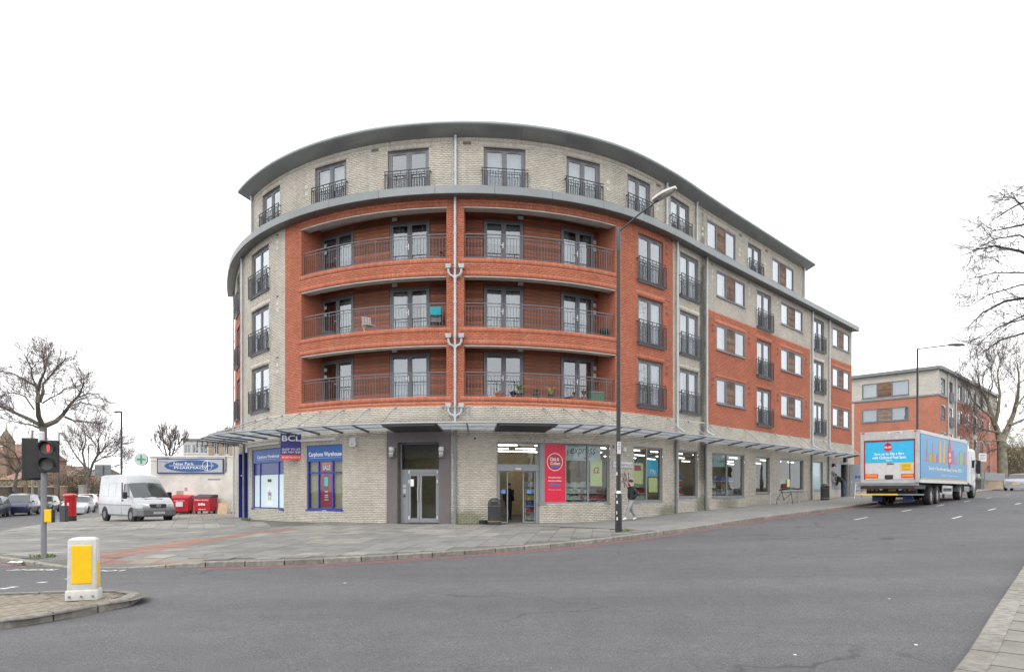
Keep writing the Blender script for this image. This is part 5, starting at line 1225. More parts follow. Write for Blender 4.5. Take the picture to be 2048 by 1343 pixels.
# wheeled bins by the pharmacy wall
M['binred']=pm('bin_red',(.50,.006,.022),.45,var=.12,dirt=.12)
def waste_bin(px,py,w,label,texts,ry):
    b=base(px,py); o=thing('wheeled_bin',label,'waste bin',b,R(ry),group='red wheeled waste bins'); k=w/2
    p=MB(); p.hexa([(-k*.92,-.4,.16),(k*.92,-.4,.16),(k*.92,.4,.16),(-k*.92,.4,.16)],[(-k,-.5,1.1),(k,-.5,1.1),(k,.5,1.1),(-k,.5,1.1)]); p.build('bin_body',M['binred'],o,bevel=.03)
    p=MB(); p.box(-k-.03,k+.03,-.54,-.46,1.02,1.1); p.build('bin_rim',M['binred'],o,bevel=.01)
    p=MB(); p.prism([(-.53,1.1),(.52,1.1),(.52,1.26),(.3,1.32),(-.53,1.16)],w+.05,'x',-k-.025); p.build('bin_lid',M['binlid'] if 'dark lid' in label else M['binred'],o,bevel=.015)
    for x in (-k*.75,k*.75):
        for y in (-.32,.32): p=MB(); p.lathe([(.09,-.03),(.1,-.02),(.1,.02),(.09,.03)],14,(x,y,.10),'x'); p.build('caster',M['rubber'],o,smooth=True)
        p=MB(); p.box(x-.04,x+.04,-.38,-.26,.12,.2); p.build('caster_fork',M['steel'],o)
    for bd,z,ww,hh,m_ in texts:
        yy=-.4-.1*(z-.16)/.94-.012; text(bd,m_,o,Matrix.Translation((0,yy,z))@Matrix.Rotation(R(-6),4,'X'),w=ww,h=hh,bold=.02)
    return o
M['binlid']=pm('bin_lid_dark',(.05,.05,.055),.6)
wb=waste_bin(364,1026.5,1.28,'red wheeled waste bin with white notice nearest the van',[('DRY MIXED RECYCLING',.92,.72,.06,TW)],4)
p=MB(); p.box(-.22,.26,-.515,-.495,.5,.84); p.build('notice',M['whitep'],wb)
waste_bin(411,1026,1.24,'red wheeled waste bin with dark lid near the downpipe',[('GENERAL WASTE ONLY',.94,1.05,.09,TW),('Biffa',.66,.5,.2,TW),('0800 601 601',.30,.52,.06,TW)],-6)
for k,(px,py,w,h,col,lb) in enumerate(((438,1025,.5,1.05,(.55,.5,.45),'pale board leaning on the rendered wall beside the bins'),(444,1027,.62,.72,(.50,.36,.24),'flattened brown cardboard leaning against the pale board'),(455,1026,.4,.85,(.42,.36,.30),'grey board propped against the rendered wall by the pipe'))):
    b=base(px,py); q=MB(); q.hexa([(-w/2,-.02,0),(w/2,-.02,0),(w/2,.0,0),(-w/2,.0,0)],[(-w/2,.2,h),(w/2,.2,h),(w/2,.22,h),(-w/2,.22,h)]); o=tag(q.build('leaning_board',pm('board_%d'%k,col,.9,var=.15,dirt=.2)),lb,'board'); o.location=b
# warning triangle and the back of a direction sign
q=at(177,954,81.7); o=thing('warning_sign','small red bordered triangular warning sign on the farthest lamp post','road sign',(q.x,q.y-.12,q.z))
p=MB(); p.prism([(-.42,-.36),(.42,-.36),(0,.40)],.02,'y',0); p.build('sign_border',M['redv'],o); p=MB(); p.prism([(-.27,-.27),(.27,-.27),(0,.22)],.01,'y',-.012); p.build('sign_face',M['whitep'],o)
p=MB(); p.prism([(-.1,-.22),(.1,-.22),(.05,.02),(0,-.06),(-.05,.05)],.006,'y',-.019); p.build('sign_symbol',TK,o)
q=at(205.5,941,62); o=thing('direction_sign','grey back of a large direction sign above the parked cars','road sign',(q.x,q.y,T(q.x,q.y)+.1)); w=33*62/F; z=q.z-T(q.x,q.y)-.1; h=25*62/F
p=MB(); p.box(-w/2,w/2,0,.03,z-h/2,z+h/2); p.build('sign_panel',M['galv'],o); p=MB()
for zz in (-.25,.2): p.box(-w/2,w/2,-.04,0,z+zz*h-.02,z+zz*h+.02)
p.build('sign_channel',M['galv'],o,kind='stuff'); p=MB(); p.tube([(0,-.09,0),(0,-.09,z+h/2)],.07,8); p.build('sign_post',M['galv'],o,smooth=True)
q=at(65,862,57); o=thing('grey_post','plain grey post rising behind the parked cars left of the signal','post',(q.x,q.y,T(q.x,q.y))); p=MB(); p.lathe([(.1,0),(.09,3),(.085,q.z-T(q.x,q.y))],10); p.build('post_shaft',pm('wood_post',(.22,.19,.165),.8),o,smooth=True); p=MB(); p.lathe([(.1,q.z-T(q.x,q.y)),(.1,q.z-T(q.x,q.y)+.08)],10); p.build('post_cap',M['galv'],o)
# litter on the road and pavement
for k,(px,py,s_,lb,dz) in enumerate(((35,1126.5,.26,'crumpled white paper lying by the kerb at the far left',.05),(1590,1309,.035,'white scrap on the road at lower centre right',.004),(1832,1289,.04,'larger white scrap on the road at lower right',.004),(648,1125,.12,'pale litter in the gutter below the centre of the kerb',.004),(1210,1083,.1,'scrap of litter in the gutter near the lamp post',.004),(690,1166,.06,'small white scrap on the road below the entrance',.004),(1778,1197,.05,'tiny white scrap on the road right of centre',.004))):
    b=base(px,py,dz); q=MB(); n=9; q.add([(s_*(.4+.6*random.random())*math.cos(a)*(1 if i%2 else .7),s_*.5*(.4+.6*random.random())*math.sin(a),random.uniform(.003,.05)*s_/.1*.6) for i,a in enumerate(np.linspace(0,6.28,n,endpoint=False))]+[(0,0,s_*.18)],[(i,(i+1)%n,n) for i in range(n)])
    o=tag(q.build('litter_scrap',M['whitep']),lb,'litter'); o.location=b
# things on the balconies
def on_balcony(px,f,off=-.55): 
    q=A(px,off); return FC.p(q,FL[f][0]-.12,off),q
def potted(px,f,lb,h=.35,pot=(.34,.12,.07),plant=True,r=.13,n=60,green=(.13,.20,.05)):
    b,_=on_balcony(px,f,-.32); o=thing('plant_pot',lb,'plant pot',b); p=MB(); p.lathe([(r*.7,0),(r,.26),(r*1.1,.27),(r*1.1,.31),(r*.9,.31)],16); p.build('pot',pm('pot_clay_%d'%len(bpy.data.materials),pot,.8),o,smooth=True)
    g_=MB()
    for k in range(n):
        a=random.uniform(0,6.28); l=h*random.uniform(.5,1); x,y=math.cos(a)*l*.6,math.sin(a)*l*.6; z=.3+l; s=.03
        g_.add([(0,0,.28),(x*.5+s,y*.5,.3+l*.8),(x,y,z*.95),(x*.5-s,y*.5,.3+l*.75)],[(0,1,2,3)])
    g_.build('leaves',pm('leaf_%d'%len(bpy.data.materials),green,.7,var=.3),o,kind='stuff')
potted(1148,0,'terracotta pot left of the green box on the lowest right balcony',.2,green=(.16,.13,.06))
potted(1168,0,'terracotta pot with dry plant beside the green box',.34,green=(.2,.12,.06))
potted(1040,0,'bushy green plant in a dark trough on the lowest right balcony',.42,(.03,.03,.03),green=(.22,.33,.06),r=.18,n=110)
potted(1072,0,'low dark leafy plant in the middle of the lowest right balcony',.25,(.05,.05,.05),green=(.1,.14,.05))
potted(1102,0,'spindly yellow green plant on the lowest right balcony',.4,(.05,.04,.04),green=(.3,.3,.08),n=30)
potted(1000,0,'flat clay pot near the left door of the lowest right balcony',.12,r=.2,n=15)
potted(884,2,'small red flowered pot at the right of the top left balcony',.2,(.12,.05,.04),green=(.25,.05,.05))
b,q=on_balcony(1190,0,-.3); o=thing('storage_box','dark green ribbed storage box on the lowest right balcony','storage box',b,math.atan2(.45,.9)); p=MB(); p.box(-.34,.34,-.2,.2,0,.5); p.build('box_body',pm('dark_green_plastic',(.05,.13,.085),.5),o,bevel=.02)
for k in range(9): p=MB(); p.box(-.32+k*.078,-.29+k*.078,-.215,-.2,.03,.46); p.build('box_rib',pm('dark_green_rib',(.06,.16,.10),.5) if k==0 else bpy.data.materials['dark_green_rib'],o)
p=MB(); p.box(-.36,.36,-.22,.22,.5,.54); p.build('box_lid',M['galv'],o,bevel=.01)
def chair(px,f,lb,mat,cloth=None,off=-.55,rz=0,hb=.85):
    b,q=on_balcony(px,f,off); o=thing('balcony_chair',lb,'chair',b,rz)
    for x in (-.2,.2):
        p=MB(); p.tube([(x,-.2,0),(x,.18,.45)],.012,6); p.build('leg',mat,o); p=MB(); p.tube([(x,.2,0),(x,-.2,.45)],.012,6); p.build('leg',mat,o); p=MB(); p.tube([(x,.18,.45),(x,.26,hb)],.012,6); p.build('back_post',mat,o)
    for k in range(5): p=MB(); p.box(-.22,.22,-.2+k*.08,-.14+k*.08,.44,.46); p.build('seat_slat',mat,o)
    for k in range(4): p=MB(); p.box(-.22,.22,.2+.02*k,.215+.02*k,.54+k*.09,.6+k*.09); p.build('back_slat',mat,o)
    if cloth: p=MB(); p.box(-.24,.24,.12,.3,hb-.36,hb+.03); p.build('draped_towel',cloth,o,bevel=.03)
chair(871,1,'folding chair with turquoise towel over its back on the middle left balcony',M['galv'],pm('turquoise_towel',(.02,.40,.48),.9,var=.15,scale=12),hb=1.15)
chair(737,1,'small pale slatted folding chair on the middle left balcony',M['whitep'],off=-.4,rz=R(35),hb=.62)
b,q=on_balcony(658,1,-.5); o=thing('folded_barbecue','dark folded item standing by the left door of the middle left balcony','barbecue',b); p=MB(); p.box(-.3,.3,-.15,.15,.1,.45); p.build('grill_box',M['black'],o,bevel=.06)
for x in (-.2,.2): p=MB(); p.tube([(x,0,0),(x,0,.2)],.015,6); p.build('leg',M['black'],o)
b,q=on_balcony(1207,1,-.5); o=thing('barbecue','small black barbecue with red lid on the middle right balcony','barbecue',b); p=MB(); p.lathe([(.05,.3),(.2,.34),(.24,.46)],16); p.build('bowl',M['black'],o,smooth=True); p=MB(); p.lathe([(.24,.46),(.2,.56),(.05,.62)],16); p.build('lid',M['black'],o,smooth=True)
for a in (0,2.1,4.2): p=MB(); p.tube([(.08*math.cos(a),.08*math.sin(a),.33),(.2*math.cos(a),.2*math.sin(a),0)],.012,5); p.build('leg',M['black'],o)
# ------------------------------------------------------------------ vehicles
def paint(name,col,metal=.3): return pm(name,col,.28,metal,.05,2,coat=.6,dirt=.06)
def wheel(root,x,y,r,w,rimmat,side,spokes=5,dish=.03):
    """side +1: outer face towards +y"""
    o=empty('wheel',(x,y,r)); o.parent=root
    t_=MB(); k=w/2; t_.lathe([(r*.62,-k),(r*.9,-k),(r*.985,-k*.75),(r,-k*.4),(r,k*.4),(r*.985,k*.75),(r*.9,k),(r*.62,k)],24,axis='y',cap=False); t_.build('tyre',M['rubber'],o,smooth=True)
    q=MB(); y0=side*k*.80; q.lathe([(r*.64,y0),(r*.60,y0+side*.006),(r*.56,y0-side*dish)],24,axis='y')
    q.build('rim',rimmat,o,smooth=True)
    s_=MB()
    for i in range(spokes):
        a=2*math.pi*i/spokes; c,s=math.cos(a),math.sin(a)
        def P(rr,tt,yy): return (rr*c-tt*s,yy,rr*s+tt*c)
        ya,yb=y0-side*dish,y0+side*.004
        s_.hexa([P(.03,-.03,ya),P(r*.6,-.035,ya),P(r*.6,.035,ya),P(.03,.03,ya)],[P(.03,-.03,yb),P(r*.6,-.035,yb),P(r*.6,.035,yb),P(.03,.03,yb)])
    s_.lathe([(r*.16,y0-side*dish),(r*.16,y0+side*.012)],14,axis='y'); s_.build('wheel_spokes',rimmat,o)
    return o
def body(root,st,zs,mats,glaze,screen,tumble=.30,crown=.02,sub=True):
    """st rows (x, belt z, top z, half width); glaze: intervals with side glass; screen: {interval: part name} glazed across the top"""
    def sec(x,zb,zt,w):
        g=zt-zb; wt=w*.955-tumble*max(g,0); 
        return [(x,w*.90,zs),(x,w*.985,zs+.09),(x,w,zs+.55*(zb-zs)),(x,w*.985,zb-.05),(x,w*.955,zb),(x,wt+.0,zt-min(.05,max(g,0)*.35)),(x,wt*.86,zt-min(.01,max(g,0)*.1)),(x,0,zt+crown)]
    S=[sec(*r) for r in st]; n=8
    b=MB(); sides={1:MB(),-1:MB()}; parts={}
    for i in range(len(S)-1):
        for j in range(n-1):
            for sg in (1,-1):
                q=[S[i][j],S[i+1][j],S[i+1][j+1],S[i][j+1]]; q=[(a,c*sg,d) for a,c,d in q]
                if sg==1: q=q[::-1]
                tgt=b
                if j==4 and i in glaze: tgt=sides[sg]
                if j in (5,6) and i in screen: tgt=parts.setdefault(screen[i],MB())
                tgt.quad(*q)
    for e,rev in ((0,False),(-1,True)):
        ring=[(a,c,d) for a,c,d in S[e]]+[(a,-c,d) for a,c,d in S[e][::-1]]; b.quad(*(ring if not rev else ring[::-1]))
    bo=b.build('body',mats[0],root)
    bm=bmesh.new(); bm.from_mesh(bo.data); bmesh.ops.remove_doubles(bm,verts=bm.verts,dist=.0008); bmesh.ops.recalc_face_normals(bm,faces=bm.faces); bm.to_mesh(bo.data); bm.free()
    bo.data.polygons.foreach_set('use_smooth',[True]*len(bo.data.polygons)); bo.data.set_sharp_from_angle(angle=R(38))
    for sg in sides:
        if sides[sg].f: sides[sg].build('side_window',mats[1],bo)
    for k,m_ in parts.items(): m_.build(k,mats[1],bo)
    return bo
PROF={
 'hatch':[(-.5,.60,.60,.86),(-.488,.63,.66,.93),(-.42,.64,.93,.97),(-.385,.64,.955,.985),(-.2,.635,1.0,1),(-.185,.635,1.0,1),(-.02,.625,.995,1),(0,.622,.99,1),(.10,.61,.94,1),(.245,.60,.64,1),(.30,.585,.60,.995),(.42,.535,.55,.97),(.475,.45,.46,.91),(.5,.40,.405,.82)],
 'mpv':[(-.5,.58,.58,.88),(-.49,.62,.68,.95),(-.45,.63,.95,.98),(-.42,.63,.975,.99),(-.22,.625,1.0,1),(-.205,.625,1.0,1),(-.03,.62,.995,1),(-.012,.62,.99,1),(.12,.61,.93,1),(.285,.60,.63,1),(.33,.585,.60,.995),(.43,.54,.55,.97),(.478,.46,.47,.92),(.5,.40,.405,.84)],
 'saloon':[(-.5,.56,.56,.84),(-.485,.64,.645,.92),(-.36,.665,.685,.98),(-.33,.655,.70,.985),(-.215,.645,.965,1),(-.19,.645,.985,1),(-.03,.635,1.0,1),(-.012,.633,.995,1),(.07,.625,.95,1),(.225,.61,.65,1),(.28,.60,.615,.995),(.42,.545,.555,.97),(.478,.46,.465,.90),(.5,.40,.405,.80)],
}
SCR={'hatch':{1:'rear_window',8:'windscreen'},'mpv':{1:'rear_window',8:'windscreen'},'saloon':{3:'rear_window',8:'windscreen'}}
GLZ={'hatch':{3,5,7},'mpv':{3,5,7},'saloon':{5,7,4}}
GLZ={'hatch':[2,3,5,7,8],'mpv':[2,3,5,7,8],'saloon':[4,5,7,8]}
def car(label,px,py,fwd,kind,L,W,H,col,name='parked_car',cat='car',group=None,rear=False,pos=None,metal=.4,rim=None):
    if pos is None: x,y=gp(px,py)
    else: x,y=pos
    z=T(x,y); o=thing(name,label,cat,(x,y,z),math.atan2(fwd[1],fwd[0]),group)
    pt=paint('paint_%d'%len(bpy.data.materials),col,metal); st=[(a*L,b*H,c*H,d*W/2) for a,b,c,d in PROF[kind]]
    bo=body(o,st,.19,(pt,M['cglass']),GLZ[kind],SCR[kind])
    r=.31; xf,xr=L*.315,-L*.30
    for xx in (xf,xr):
        for sg in (1,-1):
            wheel(o,xx,sg*(W/2-.05),r,.19,rim or M['alloy'],sg,5,.012)
            a=MB(); a.lathe([(r+.055,sg*(W/2-.10)),(r+.055,sg*(W/2+.001))],22,(xx,0,r+.01),'y'); a.build('wheel_arch',M['black'],o)
    for sg in (1,-1):
        h_=MB(); xx=L*.455; h_.hexa([(xx,sg*W*.24,H*.40),(xx-.16,sg*W*.455,H*.41),(xx-.2,sg*W*.44,H*.415),(xx-.1,sg*W*.24,H*.41)],[(xx-.02,sg*W*.24,H*.475),(xx-.20,sg*W*.462,H*.505),(xx-.24,sg*W*.44,H*.51),(xx-.12,sg*W*.24,H*.48)])
        h_.build('headlight',M['headl'],o)
        t_=MB(); xx=-L*.482; t_.hexa([(xx-.03,sg*W*.28,H*.47),(xx+.06,sg*W*.474,H*.47),(xx+.12,sg*W*.46,H*.47),(xx+.08,sg*W*.28,H*.47)],[(xx-.02,sg*W*.30,H*.58),(xx+.08,sg*W*.472,H*.60),(xx+.14,sg*W*.455,H*.60),(xx+.09,sg*W*.30,H*.58)]); t_.build('tail_light',M['redl'],o)
        m_=MB(Matrix.Translation((L*.20,sg*(W/2+.06),H*.635))); m_.box(-.05,.05,-.09,.09,-.05,.08); m_.build('wing_mirror',pt,o,bevel=.03)
        dh=MB(); 
        for xx in (-L*.17,L*.035): dh.box(xx-.08,xx+.08,sg*W/2*.985-.012,sg*W/2*.985+.02,H*.53,H*.55)
        dh.build('door_handle',pt,o,kind='stuff')
        dl=MB()
        for xx in (-L*.20,-L*.005,L*.20): dl.box(xx-.006,xx+.006,sg*W/2*.975-.02,sg*(W/2*.975)+.021,.28,H*.6)
        dl.build('door_gap',M['black'],o,kind='stuff')
    p=MB(); p.box(L*.49-.02,L*.49+.03,-.26,.26,.36,.47); p.build('number_plate',M['whitep'],o); p=MB(); p.box(-L*.5-.012,-L*.5+.05,-.26,.26,.48,.59); p.build('number_plate',M['yellow'],o)
    p=MB(); p.box(L*.49-.05,L*.49+.012,-.42,.42,.50,.60); p.build('grille',M['black'],o,bevel=.01); p=MB(); p.box(L*.48-.05,L*.485+.012,-.55,.55,.24,.34); p.build('air_intake',M['black'],o,bevel=.01)
    return o
fl=Vector((.40,-.917))
G_='cars parked along the left street'
car('dark blue grey car cut off by the left edge, nearest in the row',-22,1034,fl,'mpv',4.2,1.75,1.5,(.05,.06,.08),group=G_)
car('navy blue people carrier second in the row at the far left',27,1029,fl,'mpv',4.3,1.74,1.63,(.025,.028,.075),group=G_,pos=(-37.6,52.3))
car('dark grey hatchback parked behind the navy people carrier',72,1023,fl,'hatch',4.1,1.72,1.47,(.11,.105,.105),group=G_,pos=(-40.6,59.3))
car('dark blue hatchback parked right of the signal pole',100,1015,fl,'hatch',4.0,1.7,1.45,(.025,.025,.06),group=G_,pos=(-45.2,70.5))
car('pale blue estate roof showing above the dark hatchback',119,1013,fl,'mpv',4.4,1.75,1.6,(.26,.30,.33),group=G_,pos=(-50.5,80))
car('silver saloon driving towards the junction behind the post box',140,1027,fl,'saloon',4.6,1.78,1.47,(.50,.52,.56),name='car',pos=(-34.0,53.6))
car('white estate car driving away behind the post box',155,1014,-fl,'mpv',4.3,1.75,1.55,(.62,.64,.64),name='car',pos=(-45.6,73.5))
car('silver hatchback farther up the road beyond the white estate',176,1010,-fl,'hatch',4.1,1.72,1.48,(.42,.45,.47),name='car',pos=(-52.0,86))
car('dark off-roader with bright headlamp half hidden by the white van',196,1012,fl,'mpv',4.4,1.85,1.72,(.03,.03,.032),name='car',pos=(-48.6,82))
car('silver saloon driving away at the right edge beyond the lorry',2036,979,(.70,.714),'saloon',4.7,1.8,1.42,(.36,.36,.40),name='car',pos=(43.6,58.5))
M['vg']=pm('van_groove',(.37,.385,.41),.5)
# white panel van
vf=Vector((.77,-.64)).normalized(); vl=Vector((-vf.y,vf.x)); g1=Vector(gp(269,1042,.12)); wb=3.5
vc=g1-vf*(wb/2)+vl*.80
van=thing('panel_van','dirty white high roof panel van parked on the paving by the pharmacy','van',(vc.x,vc.y,T(vc.x,vc.y)+.12),math.atan2(vf.y,vf.x))
vp=pm('van_white',(.42,.435,.46),.4,.0,.06,1.5,coat=.3,dirt=.4); W=1.94; H=2.50
st=[(-2.75,1.28,2.28,.93),(-2.70,1.28,2.44,.965),(-2.55,1.28,2.49,.97),(-.2,1.28,2.50,.97),(.42,1.28,2.48,.97),(.50,1.28,2.47,.97),(.78,1.28,2.38,.97),(.98,1.28,2.10,.965),(1.05,1.27,2.03,.965),(1.42,1.25,1.72,.96),(1.92,1.22,1.26,.95),(2.2,1.10,1.12,.93),(2.52,.93,.94,.88),(2.66,.80,.805,.80)]
bo=body(van,st,.28,(vp,M['cglass']),[7,8],{8:'windscreen',9:'windscreen'},tumble=.10,crown=.03)
# cab side windows
for sg in (1,-1):
    y0=sg*(.955*.965-.0); q=MB(); q.hexa([(.62,sg*.925,1.30),(1.42,sg*.915,1.28),(1.40,sg*.90,1.28),(.62,sg*.905,1.30)],[(.66,sg*.868,1.98),(1.02,sg*.86,1.98),(1.0,sg*.845,1.98),(.66,sg*.85,1.98)]); q.build('cab_window',M['cglass'],van)
    m_=MB(); m_.box(1.30,1.45,sg*1.02,sg*1.24,1.20,1.55) if sg>0 else m_.box(1.30,1.45,-1.24,-1.02,1.20,1.55); m_.build('wing_mirror',M['black'],van,bevel=.04)
    m_=MB(); m_.tube([(1.38,sg*.9,1.3),(1.38,sg*1.05,1.34)],.03,6); m_.build('mirror_arm',M['black'],van)
    g_=MB()
    def ysf(z): return sg*(.926-.104*max(0,z-1.28)+.004)
    def ybk(z): return ysf(z)-sg*.02
    for x0,x1,z0,z1 in ((-2.45,-1.45,1.32,2.02),(-1.38,-.45,1.32,2.02),(-.38,.45,1.32,2.02)):
        for xa,xb,za,zb_ in ((x0,x1,z0-.006,z0+.006),(x0,x1,z1-.006,z1+.006),(x0-.005,x0+.005,z0,z1),(x1-.005,x1+.005,z0,z1)):
            g_.hexa([(xa,ysf(za),za),(xb,ysf(za),za),(xb,ybk(za),za),(xa,ybk(za),za)],[(xa,ysf(zb_),zb_),(xb,ysf(zb_),zb_),(xb,ybk(zb_),zb_),(xa,ybk(zb_),zb_)])
    g_.build('panel_swage',M['vg'],van,kind='stuff')
    rb_=MB(); rb_.box(-2.7,1.7,min(sg*.95,sg*.985),max(sg*.95,sg*.985),.86,.885); rb_.build('rubbing_strip',M['galv'],van)
    dd=MB(); dd.box(.52,.532,min(sg*.9,sg*.972),max(sg*.9,sg*.972),.4,2.05); dd.build('door_gap',M['galv'],van); hh=MB(); hh.box(.58,.74,min(sg*.95,sg*.995),max(sg*.95,sg*.995),1.08,1.14); hh.build('door_handle',M['black'],van,bevel=.01)
    for xx in (wb/2,-wb/2):
        wheel(van,xx,sg*.895,.335,.22,M['galv'],sg,6,.01); a=MB(); a.lathe([(.41,sg*.80),(.41,sg*.974)],24,(xx,0,.36),'y'); a.build('wheel_arch',M['black'],van)
    hl=MB(); hl.hexa([(2.50,sg*.42,.80),(2.28,sg*.84,.82),(2.2,sg*.8,.82),(2.4,sg*.42,.8)],[(2.55,sg*.42,.96),(2.28,sg*.86,1.02),(2.15,sg*.8,1.02),(2.35,sg*.42,.98)])
    hl=MB(); hl.hexa([(2.68,sg*.42,.74),(2.52,sg*.86,.76),(2.3,sg*.86,.76),(2.4,sg*.42,.74)],[(2.64,sg*.42,.94),(2.46,sg*.88,.97),(2.25,sg*.88,.97),(2.4,sg*.42,.94)]); hl.build('headlight',M['headl'],van,bevel=.02)
    ind=MB(); ind.box(1.85,1.95,min(sg*.93,sg*.96),max(sg*.93,sg*.96),1.0,1.05); ind.build('indicator',M['amber'],van)
    tl=MB(); tl.box(-2.78,-2.7,min(sg*.80,sg*.95),max(sg*.80,sg*.95),.9,1.3); tl.build('tail_light',M['redl'],van)
bp=MB(); loft(bp,[[(2.70,y,.28),(2.80,y,.34),(2.80,y,.62),(2.72,y,.72),(2.45,y,.72),(2.45,y,.28)] if abs(y)<.8 else [(2.2,y,.30),(2.48,y,.34),(2.48,y,.62),(2.42,y,.72),(2.0,y,.72),(2.0,y,.28)] for y in (-1.0,-.79,.79,1.0)]); bp.build('front_bumper',pm('bumper_grey',(.13,.135,.14),.6,dirt=.15),van,bevel=.03)
gr=MB(); gr.hexa([(2.72,-.38,.74),(2.72,.38,.74),(2.5,.38,.74),(2.5,-.38,.74)],[(2.62,-.48,.93),(2.62,.48,.93),(2.4,.48,.93),(2.4,-.48,.93)]); gr.build('grille',M['black'],van,bevel=.02)
sr=MB(Matrix.Translation((2.73,0,.83))@Matrix.Rotation(R(-30),4,'Y')); sr.tube([(0,.085*math.cos(a),.085*math.sin(a)) for a in np.linspace(0,2*math.pi,21)],.01,6,False)
for a in (90,210,330): sr.tube([(0,0,0),(0,.085*math.cos(R(a)),.085*math.sin(R(a)))],.009,5)
sr.build('badge',M['chrome'],van,kind='stuff')
pl=MB(); pl.box(2.79,2.815,-.27,.27,.42,.53); pl.build('number_plate',M['whitep'],van)
Rx=Matrix(((0,-1,0,0),(1,0,0,0),(0,0,1,0),(0,0,0,1)))                     # text seen from the front of a vehicle
text('PX09 OLW',TK,van,Matrix.Translation((2.818,0,.475))@Rx,w=.44,h=.07)
wp=MB(); wp.tube([(1.98,-.55,1.27),(1.86,.1,1.33)],.014,5); wp.build('wiper',M['black'],van); wp=MB(); wp.tube([(1.98,.2,1.27),(1.84,.75,1.33)],.014,5); wp.build('wiper',M['black'],van)
vg=MB(); vg.box(2.03,2.12,-.45,.45,1.165,1.2); vg.build('scuttle_vent',M['black'],van)
st_=MB(); st_.lathe([(.17,0),(.17,.05),(.02,.05)],18,(1.1,.35,1.62),'x'); st_.build('steering_wheel',M['black'],van)
an=MB(); an.tube([(.35,-.3,2.5),(.30,-.3,2.72)],.006,4); an.build('aerial',M['black'],van)
# articulated lorry
H0=R(45.8); o0=Vector((18.17,32.92)); tr=thing('delivery_lorry','white articulated delivery lorry with blue painted trailer parked at the kerb','lorry',(o0.x,o0.y,1.12),H0)
zg=lambda x:T(o0.x+math.cos(H0)*x,o0.y+math.sin(H0)*x)-1.12
M['tral']=pm('trailer_aluminium',(.46,.45,.44),.42,.25,.12,2,dirt=.35); M['trw']=pm('trailer_white',(.58,.58,.575),.5,var=.06,dirt=.3); M['sky']=pm('lorry_cyan',(.012,.215,.44),.4,var=.05); M['sky2']=pm('lorry_rear_cyan',(.02,.43,.72),.4,var=.04); M['chas']=pm('chassis_black',(.02,.02,.021),.6,var=.3,dirt=.2)
L_,B_,zb,zt=10.3,1.28,1.10,3.58
p=MB(); p.box(.13,L_,-B_+.02,B_-.02,zb+.02,zt-.02); tb_=p.build('trailer_box',M['trw'],tr)
for a in ((0,.16,-B_,-B_+.16,zb,zt),(0,.16,B_-.16,B_,zb,zt)): p=MB(); p.box(*a); p.build('rear_post',M['tral'],tr,bevel=.015)
p=MB(); p.box(0,.14,-B_+.161,B_-.161,zt-.42,zt); p.build('rear_header',M['tral'],tr,bevel=.01)
p=MB(); p.box(0,.14,-B_+.161,B_-.161,zb-.02,zb+.14); p.build('rear_sill',M['tral'],tr,bevel=.01)
for sg in (-1,1):
    for z0,z1 in ((zt-.16,zt+.005),(zb-.005,zb+.16)): p=MB(); p.box(.161,L_+.01,sg*B_-.03,sg*B_+.012,z0,z1); p.build('side_rail',M['trw'],tr)
    p=MB(); p.box(L_-.08,L_+.012,sg*B_-.025,sg*B_+.01,zb+.161,zt-.161); p.build('front_post',M['trw'],tr)
sd=-B_-.012
p=MB(); p.box(.24,L_-.1,sd-.006,sd+.03,zb+.24,zt-.17); p.build('side_panel',M['sky'],tr)
p=MB(); p.box(.3,L_-.1,sd-.008,sd+.02,zb+.17,zb+.235); p.build('amber_marker_strip',pm('marker_tan',(.5,.33,.15),.5),tr)
cols=[pm('print_c%d'%i,c,.5,var=0) for i,c in enumerate([(.5,.12,.2),(.45,.28,.05),(.25,.4,.06),(.55,.16,.05),(.35,.08,.25),(.6,.35,.06),(.2,.45,.25)])]
zb2=zb+1.05; sky_items=[(1.2,.4,1.1,0,'t'),(1.75,.45,.45,2,'b'),(2.25,.35,.9,3,'t'),(2.7,.4,.5,1,'b'),(3.2,.35,.45,4,'b'),(3.65,.5,1.15,5,'r'),(4.5,.5,1.15,5,'r'),(5.0,.3,.5,3,'b'),(6.35,.75,.75,4,'g'),(7.25,.55,.5,0,'t'),(8.2,.75,.8,2,'g'),(9.3,.7,.8,3,'g')]
for x,w,h,c,ty in sky_items:
    q=MB(); sh={'t':[(0,0),(w,0),(w*.75,h*.45),(w*.6,h*.5),(w*.5,h),(w*.4,h*.5),(w*.25,h*.45)],'b':[(0,0),(w,0),(w,h*.8),(w*.6,h),(w*.5,h*.7),(0,h*.7)],'r':[(0,0),(w,0),(w*.85,h*.9),(w*.5,h),(w*.15,h*.9)],'g':[(.05,0),(w-.05,0),(w,h*.35),(w*.85,h*.55),(w*.7,h*.95),(w*.3,h),(w*.15,h*.6),(0,h*.4)]}[ty]
    q.prism([(x+a,zb2+b) for a,b in sh],.004,'y',sd-.0125); q.build('skyline_print',cols[c],tr)
q=MB(); q.prism([(5.62+a,zb2+b) for a,b in ((.0,.25),(.12,-.05),(.38,-.33),(.64,-.05),(.76,.25),(.76,.6),(.6,1.0),(.38,1.5),(.16,1.0),(0,.6))],.004,'y',sd-.016); q.build('fuel_drop_print',pm('drop_red',(.55,.03,.06),.5,var=0),tr)
Mt=Matrix.Translation((6.0,sd-.020,0))
text('FUEL',TW,tr,Mt@Matrix.Translation((0,0,zb2+.46)),w=.5,h=.2,bold=.03); text('SAVE',TW,tr,Mt@Matrix.Translation((0,0,zb2+.18)),w=.5,h=.2,bold=.03)
